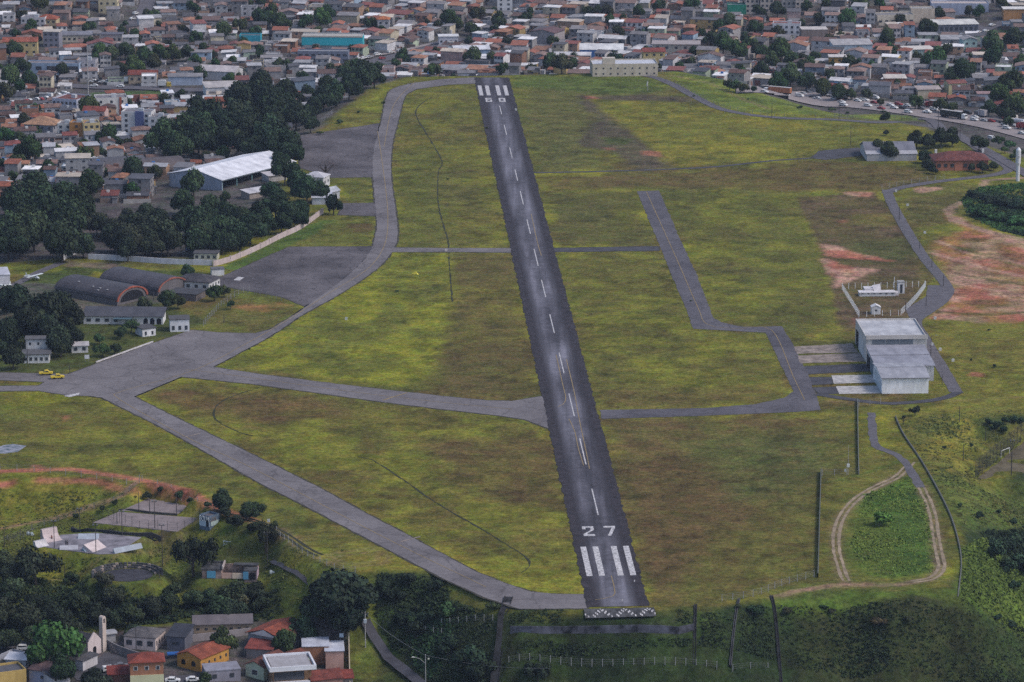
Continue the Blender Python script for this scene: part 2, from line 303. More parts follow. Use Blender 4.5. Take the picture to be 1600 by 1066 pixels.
def mixc(nt, f, a, b):
    m = N(nt, 'ShaderNodeMix', data_type='RGBA'); nt.links.new(f, m.inputs[0])
    for s, i in ((a, 6), (b, 7)):
        if isinstance(s, tuple): m.inputs[i].default_value = (*s, 1)
        else: nt.links.new(s, m.inputs[i])
    return m.outputs[2]
def noise(nt, scale, detail=4, coord=None, rough=.55, stretch=None):
    n = N(nt, 'ShaderNodeTexNoise'); n.inputs['Scale'].default_value = scale; n.inputs['Detail'].default_value = detail; n.inputs['Roughness'].default_value = rough
    tc = N(nt, 'ShaderNodeTexCoord'); src = tc.outputs[coord or 'Object']
    if stretch:
        mp = N(nt, 'ShaderNodeMapping'); mp.inputs['Scale'].default_value = stretch; nt.links.new(src, mp.inputs[0]); src = mp.outputs[0]
    nt.links.new(src, n.inputs['Vector']); return n.outputs[0]
def bump(nt, b, src, dist=.3, strength=.6):
    n = N(nt, 'ShaderNodeBump'); n.inputs['Distance'].default_value = dist; n.inputs['Strength'].default_value = strength
    nt.links.new(src, n.inputs['Height']); nt.links.new(n.outputs[0], b.inputs['Normal'])
M = {}
def mat_attr_ground():
    m, nt, b = new_mat('ground_cover'); a = N(nt, 'ShaderNodeAttribute', attribute_name='Col')
    v = ramp(nt, noise(nt, .55, 6), .30, .72, (.56, .58, .56), (1.42, 1.42, 1.40)); c = mul(nt, a.outputs[0], v); c = mul(nt, c, ramp(nt, noise(nt, 1.6, 4, rough=.7), .32, .68, (.70, .72, .70), (1.30, 1.27, 1.25))); c = mul(nt, c, ramp(nt, noise(nt, .22, 5, rough=.6), .38, .62, (1.06, .93, 1.05), (.93, 1.06, .90)))
    v2 = ramp(nt, noise(nt, .12, 5, stretch=(.5, 1.4, 1)), .35, .65, (.86, .88, .86), (1.14, 1.10, 1.05)); c = mul(nt, c, v2)
    nt.links.new(c, b.inputs[0]); b.inputs['Roughness'].default_value = 1; b.inputs['Specular IOR Level'].default_value = .1
    bump(nt, b, noise(nt, .9, 5), .5, .7); return m
def mat_noise(name, col, lo=.75, hi=1.25, scale=.5, rough=.9, detail=5, spec=.2, b_=0, stretch=None, col2=None):
    m, nt, b = new_mat(name); n = noise(nt, scale, detail, stretch=stretch)
    c = ramp(nt, n, .32, .68, tuple(x * lo for x in col), tuple(x * hi for x in (col2 or col)))
    nt.links.new(c, b.inputs[0]); b.inputs['Roughness'].default_value = rough; b.inputs['Specular IOR Level'].default_value = spec
    if b_: bump(nt, b, noise(nt, scale * 3), b_, .5)
    return m
def mat_objcolor(name, kind):
    """wall, tile, sheet, leaf: the colour is the object's own colour"""
    m, nt, b = new_mat(name); oi = N(nt, 'ShaderNodeObjectInfo'); c = oi.outputs['Color']
    b.inputs['Specular IOR Level'].default_value = .25; b.inputs['Roughness'].default_value = .85
    if kind == 'wall':
        c = mul(nt, c, ramp(nt, noise(nt, .5, 5, stretch=(1, 1, .35)), .3, .65, (.78, .76, .74), (1.06, 1.06, 1.06)))
        c = mul(nt, c, ramp(nt, noise(nt, 3, 3), .3, .7, (.92, .92, .92), (1.05, 1.05, 1.05)))
    elif kind == 'tile':
        c = mul(nt, c, ramp(nt, noise(nt, .35, 6), .3, .7, (.55, .55, .58), (1.25, 1.2, 1.15)))
        c = mul(nt, c, ramp(nt, noise(nt, 2.2, 4), .35, .65, (.78, .78, .8), (1.15, 1.12, 1.1)))
        w = N(nt, 'ShaderNodeTexWave', wave_type='BANDS', bands_direction='X'); w.inputs['Scale'].default_value = 1.1; w.inputs['Distortion'].default_value = .4
        tc = N(nt, 'ShaderNodeTexCoord'); nt.links.new(tc.outputs['Object'], w.inputs[0]); bump(nt, b, w.outputs[0], .08, .6)
        c = mul(nt, c, ramp(nt, w.outputs[0], 0, 1, (.85, .85, .85), (1.08, 1.08, 1.08)))
    elif kind == 'sheet':
        c = mul(nt, c, ramp(nt, noise(nt, .3, 6, stretch=(1, .5, 1)), .3, .7, (.68, .68, .70), (1.15, 1.15, 1.15)))
        w = N(nt, 'ShaderNodeTexWave', wave_type='BANDS', bands_direction='X'); w.inputs['Scale'].default_value = .8; w.inputs['Distortion'].default_value = .2
        tc = N(nt, 'ShaderNodeTexCoord'); nt.links.new(tc.outputs['Object'], w.inputs[0])
        c = mul(nt, c, ramp(nt, w.outputs[0], 0, 1, (.93, .93, .93), (1.03, 1.03, 1.03)))
        b.inputs['Roughness'].default_value = .6
    elif kind == 'leaf':
        at = N(nt, 'ShaderNodeAttribute', attribute_name='Col'); c = mul(nt, c, at.outputs[0]); b.inputs['Roughness'].default_value = .8
        b.inputs['Specular IOR Level'].default_value = .15
    elif kind == 'paint':
        b.inputs['Roughness'].default_value = .35; b.inputs['Specular IOR Level'].default_value = .5
        c = mul(nt, c, ramp(nt, noise(nt, 1.5, 3), .3, .7, (.9, .9, .9), (1.03, 1.03, 1.03)))
    nt.links.new(c, b.inputs[0]); return m
for k in ('wall', 'tile', 'sheet', 'leaf', 'paint'): M[k] = mat_objcolor(k + '_surface', k)
M['ground'] = mat_attr_ground()
def mat_paving(name, c0, c1, crack, cell):
    m, nt, b = new_mat(name); c = ramp(nt, noise(nt, .045, 10, rough=.62), .36, .64, c0, c1)
    c = mul(nt, c, ramp(nt, noise(nt, .6, 6, rough=.65), .3, .7, (.82, .82, .82), (1.16, 1.16, 1.16)))
    v = N(nt, 'ShaderNodeTexVoronoi', feature='DISTANCE_TO_EDGE'); v.inputs['Scale'].default_value = cell; tc = N(nt, 'ShaderNodeTexCoord'); mx = N(nt, 'ShaderNodeVectorMath', operation='ADD'); nn = N(nt, 'ShaderNodeTexNoise'); nn.inputs['Scale'].default_value = .25
    nt.links.new(tc.outputs['Object'], nn.inputs['Vector']); sc_ = N(nt, 'ShaderNodeVectorMath', operation='SCALE'); sc_.inputs['Scale'].default_value = 5.0; nt.links.new(nn.outputs['Color'], sc_.inputs[0]); nt.links.new(tc.outputs['Object'], mx.inputs[0]); nt.links.new(sc_.outputs[0], mx.inputs[1]); nt.links.new(mx.outputs[0], v.inputs['Vector'])
    c = mul(nt, c, ramp(nt, v.outputs['Distance'], .0, .035, (crack, crack, crack), (1, 1, 1))); nt.links.new(c, b.inputs[0]); b.inputs['Roughness'].default_value = .9; b.inputs['Specular IOR Level'].default_value = .2; return m
M['asphalt_light'] = mat_paving('worn_asphalt', (.118, .106, .112), (.182, .166, .172), .70, .07)
M['asphalt_mid'] = mat_paving('grey_asphalt', (.070, .065, .076), (.118, .110, .124), .7, .07)
M['asphalt_apron'] = mat_paving('old_apron_asphalt', (.058, .051, .056), (.130, .116, .124), .45, .16)
M['asphalt_dark'] = mat_noise('dark_asphalt', (.062, .060, .070), .7, 1.3, .2, .9, 8)
M['asphalt_road'] = mat_noise('road_asphalt', (.105, .098, .110), .78, 1.2, .3, .9, 6)
M['highway'] = mat_noise('highway_asphalt', (.26, .225, .22), .85, 1.12, .2, .9, 5)
M['concrete'] = mat_noise('pale_concrete', (.46, .44, .43), .6, 1.15, .5, .9, 7)
M['concrete_old'] = mat_noise('stained_concrete', (.25, .205, .18), .5, 1.35, .35, .9, 8)
M['concrete_dark'] = mat_noise('blackened_concrete', (.060, .060, .064), .5, 1.6, .5, .95, 7)
M['skate'] = mat_noise('skate_concrete', (.20, .185, .21), .6, 1.3, .35, .8, 7)
M['court'] = mat_noise('sand_court', (.21, .175, .175), .8, 1.18, .4, 1, 6)
M['arena'] = mat_noise('arena_paving', (.040, .038, .046), .7, 1.4, .4, .9, 5)
M['white_paint'] = mat_noise('worn_white_paint', (.60, .58, .59), .30, 1.12, 1.3, .8, 8)
M['yellow_paint'] = mat_noise('worn_yellow_paint', (.30, .22, .11), .55, 1.1, .8, .8, 5)
M['glass'] = mat_noise('dark_window_glass', (.035, .040, .050), .7, 1.5, .6, .25, 3, .5)
M['dark'] = mat_noise('dark_interior', (.012, .012, .016), .8, 1.2, 1, .9)
M['metal'] = mat_noise('grey_metal', (.18, .18, .19), .8, 1.2, 2, .6, 3, .4)
M['post'] = mat_noise('concrete_post', (.36, .35, .35), .8, 1.15, 2, .8, 3)
M['wood'] = mat_noise('weathered_pole', (.055, .050, .052), .8, 1.3, 2, .9, 3)
M['bark'] = mat_noise('tree_bark', (.060, .048, .040), .6, 1.4, 2, .95, 4)
M['tyre'] = mat_noise('tyre_rubber', (.012, .012, .013), .8, 1.2, 4, .9, 2)
M['graffiti'] = mat_noise('graffiti_concrete', (.026, .028, .036), .4, 2.2, .30, .9, 7, col2=(.070, .070, .090))
M['ruin'] = mat_noise('ruined_wall', (.26, .19, .17), .35, 1.4, .5, .95, 7)
M['verge'] = mat_noise('dark_paving_verge', (.050, .046, .036), .5, 1.5, .5, 1, 5)
M['trench'] = mat_noise('overgrown_trench', (.030, .032, .018), .6, 1.6, .4, 1, 5)
M['drain'] = mat_noise('black_drain', (.020, .020, .022), .5, 1.8, .4, .95, 6)
M['pitch'] = mat_noise('worn_pitch_turf', (.115, .095, .058), .6, 1.3, .25, 1, 6)
M['painted_court'] = mat_noise('faded_teal_court_paint', (.10, .17, .20), .5, 1.5, .5, .9, 6, col2=(.22, .22, .26))
def mat_runway():
    m, nt, b = new_mat('runway_asphalt'); at = N(nt, 'ShaderNodeAttribute', attribute_name='UVR'); s = N(nt, 'ShaderNodeSeparateXYZ'); nt.links.new(at.outputs[1], s.inputs[0])
    big = noise(nt, .035, 8, stretch=(1.6, .35, 1)); fine = noise(nt, .3, 8, rough=.7)
    ab = N(nt, 'ShaderNodeMath', operation='ABSOLUTE'); nt.links.new(s.outputs[0], ab.inputs[0])
    ad = N(nt, 'ShaderNodeMath', operation='MULTIPLY_ADD'); nt.links.new(fine, ad.inputs[0]); ad.inputs[1].default_value = .42; nt.links.new(ab.outputs[0], ad.inputs[2])
    f = ramp(nt, ad.outputs[0], .58, .92, (0, 0, 0), (1, 1, 1))
    centre = ramp(nt, big, .38, .62, (.056, .052, .062), (.150, .145, .170))
    streak = noise(nt, .5, 6, stretch=(1.0, .03, 1)); centre = mul(nt, centre, ramp(nt, streak, .35, .65, (.72, .72, .73), (1.25, 1.25, 1.28)))
    centre = mul(nt, centre, ramp(nt, fine, .3, .7, (.68, .68, .69), (1.3, 1.3, 1.3)))
    edge = mul(nt, (.030, .026, .031), ramp(nt, fine, .35, .7, (.55, .55, .55), (1.7, 1.6, 1.6)))
    c = mixc(nt, f, centre, edge)
    w = N(nt, 'ShaderNodeTexWave', wave_type='BANDS', bands_direction='X'); w.inputs['Scale'].default_value = .55; w.inputs['Distortion'].default_value = .3
    nt.links.new(at.outputs[1], w.inputs[0]); c = mul(nt, c, ramp(nt, w.outputs[0], .2, .9, (.93, .93, .93), (1.06, 1.06, 1.06)))
    nt.links.new(c, b.inputs[0]); b.inputs['Roughness'].default_value = .85; b.inputs['Specular IOR Level'].default_value = .2; return m
M['runway'] = mat_runway()

# ---------------------------------------------------------------- mesh builder
class MB:
    def __init__(s): s.v = []; s.f = []; s.mi = []
    def quad(s, *p, mi=0):
        n = len(s.v); s.v += [tuple(q) for q in p]; s.f.append(tuple(range(n, n + len(p)))); s.mi.append(mi)
    def box(s, x0, x1, y0, y1, z0, z1, mi=0):
        n = len(s.v); s.v += [(x0, y0, z0), (x1, y0, z0), (x1, y1, z0), (x0, y1, z0), (x0, y0, z1), (x1, y0, z1), (x1, y1, z1), (x0, y1, z1)]
        for q in ((0, 3, 2, 1), (4, 5, 6, 7), (0, 1, 5, 4), (1, 2, 6, 5), (2, 3, 7, 6), (3, 0, 4, 7)): s.f.append(tuple(n + i for i in q)); s.mi.append(mi)
    def bar(s, a, b, w, h=None, mi=0):
        a = Vector(a); b = Vector(b); h = h or w; d = (b - a).normalized(); up = Vector((0, 0, 1)) if abs(d.z) < .95 else Vector((1, 0, 0))
        sx = d.cross(up).normalized() * w / 2; sy = sx.cross(d).normalized() * h / 2; n = len(s.v)
        for c in (a, b): s.v += [tuple(c - sx - sy), tuple(c + sx - sy), tuple(c + sx + sy), tuple(c - sx + sy)]
        for q in ((0, 3, 2, 1), (4, 5, 6, 7), (0, 1, 5, 4), (1, 2, 6, 5), (2, 3, 7, 6), (3, 0, 4, 7)): s.f.append(tuple(n + i for i in q)); s.mi.append(mi)
    def tube(s, pts, rad, k=8, mi=0, cap=True):
        n = len(s.v); pts = [Vector(p) for p in pts]
        for i, p in enumerate(pts):
            d = (pts[min(i + 1, len(pts) - 1)] - pts[max(i - 1, 0)]).normalized(); up = Vector((0, 0, 1)) if abs(d.z) < .9 else Vector((0, 1, 0))
            a = d.cross(up).normalized(); c = a.cross(d); r = rad[i] if isinstance(rad, (list, tuple)) else rad
            for j in range(k):
                t = 2 * math.pi * j / k; s.v.append(tuple(p + (a * math.cos(t) + c * math.sin(t)) * r))
        for i in range(len(pts) - 1):
            for j in range(k):
                s.f.append((n + i * k + j, n + i * k + (j + 1) % k, n + (i + 1) * k + (j + 1) % k, n + (i + 1) * k + j)); s.mi.append(mi)
        if cap:
            s.f.append(tuple(n + j for j in range(k - 1, -1, -1))); s.mi.append(mi); m0 = n + (len(pts) - 1) * k; s.f.append(tuple(m0 + j for j in range(k))); s.mi.append(mi)
    def prism(s, poly, z0, z1, mi=0):
        """poly: list of (x, y), extruded upward"""
        n = len(s.v); k = len(poly); s.v += [(x, y, z0) for x, y in poly] + [(x, y, z1) for x, y in poly]
        s.f.append(tuple(n + i for i in range(k - 1, -1, -1))); s.mi.append(mi); s.f.append(tuple(n + k + i for i in range(k))); s.mi.append(mi)
        for i in range(k): s.f.append((n + i, n + (i + 1) % k, n + k + (i + 1) % k, n + k + i)); s.mi.append(mi)
    def xform(s, mat):
        s.v = [tuple(mat @ Vector(p)) for p in s.v]; return s
    def build(s, name, mats, parent=None, loc=None, rz=0, color=None, smooth=False):
        me = bpy.data.meshes.new(name); me.from_pydata(s.v, [], s.f)
        if not isinstance(mats, (list, tuple)): mats = [mats]
        for m in mats: me.materials.append(M[m] if isinstance(m, str) else m)
        if len(mats) > 1: me.polygons.foreach_set('material_index', s.mi)
        if smooth: me.polygons.foreach_set('use_smooth', [True] * len(s.f))
        me.update(); return link(name, me, parent, loc, rz, color)
def link(name, me, parent=None, loc=None, rz=0, color=None, scale=None):
    o = bpy.data.objects.new(name, me); COL.objects.link(o)
    if parent: o.parent = parent
    if loc is not None: o.location = loc
    o.rotation_euler = (0, 0, rz)
    if scale: o.scale = scale
    if color: o.color = (*color, 1)
    return o
def tag(o, label=None, cat=None, group=None, kind=None):
    if label: o['label'] = label
    if cat: o['category'] = cat
    if group: o['group'] = group
    if kind: o['kind'] = kind
    return o
def thing(name, label, cat, loc, rz=0, group=None):
    o = bpy.data.objects.new(name, None); COL.objects.link(o); o.location = loc; o.rotation_euler = (0, 0, rz); o.empty_display_size = 1
    return tag(o, label, cat, group)
def struct(o, kind='structure'): o['kind'] = kind; return o

# ---------------------------------------------------------------- the ground sheet
def grid_mesh(name, X, Y, Z, C):
    ny, nx = X.shape; me = bpy.data.meshes.new(name); me.vertices.add(nx * ny)
    me.vertices.foreach_set('co', np.stack([X, Y, Z], -1).astype(np.float32).ravel())
    i = np.arange((ny - 1) * (nx - 1)); r = i // (nx - 1); c = i % (nx - 1); a = r * nx + c
    q = np.stack([a, a + 1, a + nx + 1, a + nx], -1).ravel()
    me.loops.add(len(q)); me.loops.foreach_set('vertex_index', q.astype(np.int32)); me.polygons.add(len(i))
    me.polygons.foreach_set('loop_start', (np.arange(len(i)) * 4).astype(np.int32)); me.polygons.foreach_set('use_smooth', np.ones(len(i), bool))
    me.update(); me.validate()
    at = me.color_attributes.new('Col', 'FLOAT_COLOR', 'POINT'); at.data.foreach_set('color', np.concatenate([C, np.ones(X.shape + (1,))], -1).astype(np.float32).ravel())
    me.materials.append(M['ground']); return me
ground = link('ground', grid_mesh('ground', XX, YY, ZZ, CC)); struct(ground)

# ---------------------------------------------------------------- paved surfaces
def flat(name, pts, up, mat, jag=0.0, conform=False):
    """a paved sheet drawn round its outline; edges ragged by jag metres"""
    w = [U(*p) for p in pts] if not conform else PP(pts)
    out = []; rr = random.Random(len(pts) + int(pts[0][0]))
    for i in range(len(w)):
        a = w[i]; b = w[(i + 1) % len(w)]; L = math.dist(a, b); n = max(1, int(L / 2.2)) if jag else 1
        for k in range(n):
            t = k / n; j = jag * (rr.random() - .5) * 2 if k else 0; nx_, ny_ = -(b[1] - a[1]) / (L + 1e-6), (b[0] - a[0]) / (L + 1e-6)
            out.append((a[0] + (b[0] - a[0]) * t + nx_ * j, a[1] + (b[1] - a[1]) * t + ny_ * j))
    if mat in ('asphalt_light', 'asphalt_apron', 'asphalt_dark') and not conform: verge(w + [w[0]])
    from mathutils.geometry import delaunay_2d_cdt
    vo, _, fo, *_r = delaunay_2d_cdt([Vector(q) for q in out], [], [list(range(len(out)))], 1, 1e-4)
    m_ = MB(); m_.v = [(v.x, v.y, (H(v.x, v.y) if conform else 0) + up) for v in vo]
    for f in fo:
        a, c, d = (vo[k] for k in f[:3]); f = list(f) if (c - a).cross(d - a) > 0 else list(f)[::-1]; m_.f.append(tuple(f)); m_.mi.append(0)
    return struct(m_.build(name, mat))
def verge(w, name='verge'):
    b = MB(); rr = random.Random(len(w)); w = [w[0]] + [q for k, q in enumerate(w[1:]) if math.dist(q, w[k]) > .01]
    pr = None
    for p, q in zip(w[:-1], w[1:]):
        L = math.dist(p, q); n = max(1, int(L / 3)); d = ((q[0] - p[0]) / L, (q[1] - p[1]) / L)
        for k in range(n + 1):
            t = k / n; x, y = p[0] + (q[0] - p[0]) * t, p[1] + (q[1] - p[1]) * t; a, c = rr.uniform(.25, 1.0), rr.uniform(.25, 1.0)
            cur = ((x - d[1] * a, y + d[0] * a, .035), (x + d[1] * c, y - d[0] * c, .035))
            if pr and k: b.quad(pr[1], cur[1], cur[0], pr[0])
            pr = cur
    struct(b.build(name, 'verge'))
def smooth_line(w, step=3.0):
    out = []
    for i in range(len(w) - 1):
        p0 = w[max(i - 1, 0)]; p1 = w[i]; p2 = w[i + 1]; p3 = w[min(i + 2, len(w) - 1)]; n = max(1, int(math.dist(p1, p2) / step))
        for k in range(n):
            t = k / n
            out.append(tuple(.5 * (2 * p1[j] + (p2[j] - p0[j]) * t + (2 * p0[j] - 5 * p1[j] + 4 * p2[j] - p3[j]) * t * t + (3 * p1[j] - p0[j] - 3 * p2[j] + p3[j]) * t ** 3) for j in (0, 1)))
    out.append(tuple(w[-1][:2])); return out
def ribbon(name, pts, w, up, mat, pts_world=False, jag=.25, dash=None, z=None):
    wl_ = smooth_line([U(*p) if z == 0 else tuple(P(*p)[:2]) for p in pts] if not pts_world else pts)
    b = MB(); rr = random.Random(3); prev = None; s = 0
    for i, p in enumerate(wl_):
        q = wl_[min(i + 1, len(wl_) - 1)]; o = wl_[max(i - 1, 0)]; d = Vector((q[0] - o[0], q[1] - o[1])).normalized(); n = Vector((-d.y, d.x))
        ja = jag * (rr.random() - .5); jb = jag * (rr.random() - .5)
        A = (p[0] + n.x * (w / 2 + ja), p[1] + n.y * (w / 2 + ja)); B = (p[0] - n.x * (w / 2 + jb), p[1] - n.y * (w / 2 + jb))
        zc = H(*p) if z is None else z
        za = max(H(*A), zc) + up if z is None else z + up; zb = max(H(*B), zc) + up if z is None else z + up
        cur = ((*A, za), (*B, zb)); s += math.dist(p, wl_[i - 1]) if i else 0
        if prev and not (dash and (s % (dash[0] + dash[1])) > dash[0]): b.quad(prev[1], cur[1], cur[0], prev[0])
        prev = cur
    o = b.build(name, mat); return struct(o)
def sub(p, q, t): return (p[0] + (q[0] - p[0]) * t, p[1] + (q[1] - p[1]) * t)
# runway with its own lengthwise coordinates
RA, RB, RC, RD = U(918, 949), U(1013, 947), U(795, 121.5), U(741, 121.5)
def runway():
    b = MB(); uv = []; n = 420; k = 10; rr = random.Random(5)
    for i in range(n + 1):
        L, Rr = sub(RA, RD, i / n), sub(RB, RC, i / n); jl, jr = rr.random() * .8 - .25, rr.random() * .8 - .25
        for j in range(k + 1):
            t = j / k; x, y = sub(L, Rr, t)
            if j == 0: x -= jl
            if j == k: x += jr
            b.v.append((x, y, .09)); uv.append((t * 2 - 1, i * 928 / n, 0))
    for i in range(n):
        for j in range(k): a = i * (k + 1) + j; b.f.append((a, a + 1, a + k + 2, a + k + 1)); b.mi.append(0)
    o = b.build('runway', 'runway'); at = o.data.attributes.new('UVR', 'FLOAT_VECTOR', 'POINT'); at.data.foreach_set('vector', [c for u in uv for c in u]); struct(o)
runway()
TL = [(640, 131), (612, 140), (603, 155), (597, 185), (590, 210), (583, 240), (583, 280), (587, 325), (589, 350), (585, 375), (575, 398), (545, 430), (505, 460), (460, 492), (425, 513), (395, 530), (325, 560)]
TR_ = [(652, 139), (635, 148), (628, 165), (620, 197), (614, 220), (611, 245), (611, 275), (616, 315), (621, 352), (620, 378), (608, 400), (588, 421), (556, 444), (520, 466), (470, 494), (420, 527), (325, 578)]
def side_strip(name, L, Rr, up, mat):
    L, Rr = smooth_line([U(*q) for q in L], 4), smooth_line([U(*q) for q in Rr], 4); n = 160; m = MB(); rr = random.Random(8)
    def rs(l): 
        acc = [0]
        for a_, c_ in zip(l[:-1], l[1:]): acc.append(acc[-1] + math.dist(a_, c_))
        return [(float(np.interp(t * acc[-1] / n, acc, [q[0] for q in l])), float(np.interp(t * acc[-1] / n, acc, [q[1] for q in l]))) for t in range(n + 1)]
    verge(L); verge(Rr)
    A, B_ = rs(L), rs(Rr); A = [(x + rr.uniform(-.2, .2), y) for x, y in A]; B_ = [(x + rr.uniform(-.2, .2), y) for x, y in B_]
    for k in range(n): m.quad((*A[k], up), (*A[k + 1], up), (*B_[k + 1], up), (*B_[k], up))
    o = m.build(name, mat); bm = bmesh.new(); bm.from_mesh(o.data)
    if sum(f.normal.z for f in bm.faces) < 0: bmesh.ops.reverse_faces(bm, faces=bm.faces[:])
    bm.to_mesh(o.data); bm.free(); return struct(o)
side_strip('taxiway', TL, TR_, .085, 'asphalt_light')
flat('taxiway', [(743, 121), (690, 124), (642, 130.5), (648, 140), (700, 132.5), (746, 131)], .080, 'asphalt_light', .1)
flat('apron', [(300, 516), (345, 520), (400, 521), (440, 510), (480, 478), (520, 465), (470, 492), (420, 526), (325, 577), (283, 589), (209, 620), (185, 626), (160, 622), (140, 619), (105, 618), (60, 611), (-60, 612), (-60, 604), (60, 603), (70, 597), (-60, 592), (-60, 581), (70, 584), (107, 585), (150, 569), (237, 537)], .075, 'asphalt_light', .15)
flat('apron', [(470, 212), (592, 193), (585, 240), (584, 277), (520, 278), (468, 262)], .05, 'asphalt_apron', .3)
flat('apron', [(536, 318), (586, 317), (590, 338), (528, 336)], .05, 'asphalt_apron', .3)
flat('apron', [(452, 386), (585, 385), (600, 392), (575, 398), (545, 432), (505, 463), (476, 479), (440, 464), (345, 447), (338, 440), (350, 431)], .05, 'asphalt_apron', .3)
flat('taxiway', [(140, 619), (160, 622), (250, 667), (310, 700), (400, 752), (500, 803), (600, 856), (700, 908), (760, 935), (812, 952), (917, 951), (913, 929), (862, 928), (830, 925), (790, 912), (740, 892), (640, 838), (560, 796), (500, 763), (400, 713), (300, 665), (209, 620), (283, 589), (200, 600)], .08, 'asphalt_light', .2)
flat('taxiway', [(320, 572), (400, 584), (500, 597), (600, 609), (700, 620), (760, 626), (800, 627), (849, 619), (861, 671), (820, 656), (780, 650), (700, 641), (600, 629), (500, 615), (398, 601), (282, 589)], .082, 'asphalt_light', .2)
flat('service_road', [(613, 387), (700, 388), (801, 388), (803, 395), (700, 394), (610, 394)], .07, 'asphalt_light', .15)
flat('service_road', [(862, 388), (1028, 385), (1030, 392), (866, 394)], .07, 'asphalt_dark', .15)
flat('taxiway', [(995, 299), (1030, 298), (1060, 368), (1090, 432), (1114, 496), (1127, 504), (1160, 511), (1222, 510), (1243, 545), (1263, 585), (1283, 641), (1245, 644), (1100, 650), (941, 655), (937, 641), (1100, 638), (1180, 632), (1225, 622), (1240, 612), (1215, 560), (1196, 520), (1140, 517), (1083, 514), (1074, 488), (1050, 432), (1028, 378)], .07, 'asphalt_mid', .25)
ribbon('perimeter_track', [(830, 270), (940, 268), (1100, 262), (1200, 252), (1270, 247)], 2.6, .05, 'asphalt_dark')
flat('asphalt_pad', [(1268, 247), (1280, 236), (1340, 231), (1350, 236), (1345, 243), (1290, 250)], .06, 'asphalt_dark', .4)
PERIM = [(1385, 302), (1402, 295), (1450, 286), (1500, 280), (1550, 274), (1575, 267), (1573, 260), (1560, 252), (1535, 238), (1500, 213), (1452, 196), (1400, 191), (1300, 187), (1230, 185), (1175, 180), (1125, 170), (1087, 152), (1050, 132), (1017, 120), (975, 116)]
ribbon('perimeter_road', PERIM, 5.0, .12, 'asphalt_road')
ribbon('access_road', [(1386, 297), (1392, 315), (1405, 340), (1425, 374), (1445, 404), (1465, 428), (1477, 444), (1482, 456), (1471, 472), (1450, 487), (1433, 499), (1432, 510), (1442, 525), (1455, 548), (1470, 572), (1482, 592), (1494, 613)], 4.6, .11, 'asphalt_road')
ribbon('access_road', [(1499, 612), (1485, 619), (1462, 625), (1412, 630), (1375, 630), (1312, 622), (1275, 616)], 3.6, .10, 'asphalt_dark')
flat('parking_area', [(1450, 446), (1478, 446), (1477, 462), (1444, 487), (1422, 500), (1415, 484), (1447, 463)], .06, 'asphalt_road', .2)
flat('concrete_pad', [(1299, 587), (1363, 586), (1369, 598), (1303, 600)], .09, 'concrete', .1)
flat('concrete_pad', [(1306, 604), (1374, 603), (1380, 615), (1311, 616)], .09, 'concrete', .1)
flat('concrete_pad', [(1240, 542), (1331, 537), (1341, 551), (1245, 553)], .08, 'concrete_old', .3); flat('concrete_pad', [(1246, 556), (1343, 552), (1352, 565), (1251, 568)], .08, 'concrete_old', .3)
flat('asphalt_pad', [(1255, 573), (1352, 569), (1360, 580), (1260, 585)], .06, 'asphalt_dark', .4); flat('asphalt_pad', [(1262, 590), (1299, 590), (1302, 600), (1265, 602)], .06, 'asphalt_dark', .2)
flat('asphalt_pad', [(1270, 606), (1306, 605), (1311, 615), (1282, 617)], .06, 'asphalt_dark', .2)
ribbon('field_path', [(1362, 645), (1363, 672), (1369, 697), (1395, 708), (1415, 724), (1428, 744), (1438, 762)], 2.8, .06, 'asphalt_road', jag=.7)
ribbon('lane', [(425, 878), (445, 888), (470, 902), (500, 922)], 1.5, .12, 'asphalt_dark'); ribbon('lane', [(571, 972), (584, 996), (600, 1020), (625, 1045), (668, 1080)], 3.0, .2, 'asphalt_dark')
for ln in ([(675, 152), (655, 165), (650, 180), (665, 207), (682, 235), (691, 255), (685, 270), (684, 312), (692, 350), (700, 375), (702, 412), (707, 472)], [(430, 600), (375, 615), (343, 630), (334, 645), (342, 660), (375, 676), (395, 681)], [(560, 714), (580, 718), (630, 750), (680, 785), (740, 820), (790, 850), (828, 878), (815, 895)]):
    ribbon('cable_trench', ln, .5, .05, 'trench', jag=.5, z=0)
def twin_track(pts, gauge=1.8, w=.9, mat='track'):
    l = smooth_line([U(*q) for q in pts])
    for s_ in (-1, 1):
        o_ = []
        for i in range(len(l)):
            p, q = l[max(i - 1, 0)], l[min(i + 1, len(l) - 1)]; L = math.dist(p, q) + 1e-6; o_.append((l[i][0] - (q[1] - p[1]) / L * gauge / 2 * s_, l[i][1] + (q[0] - p[0]) / L * gauge / 2 * s_))
        ribbon('dirt_track', o_, w, .04, mat, pts_world=True, jag=.35, z=0)
M['track'] = mat_noise('pale_dirt_track', (.29, .225, .155), .55, 1.2, .3, 1, 5)
twin_track([(1425, 722), (1400, 746), (1362, 764), (1335, 783), (1316, 806), (1306, 840), (1311, 878), (1322, 908)])
twin_track([(1440, 762), (1456, 800), (1464, 850), (1471, 886), (1455, 904), (1425, 909)]); twin_track([(330, 797), (400, 815), (440, 832), (480, 858), (500, 868)], mat='trench')
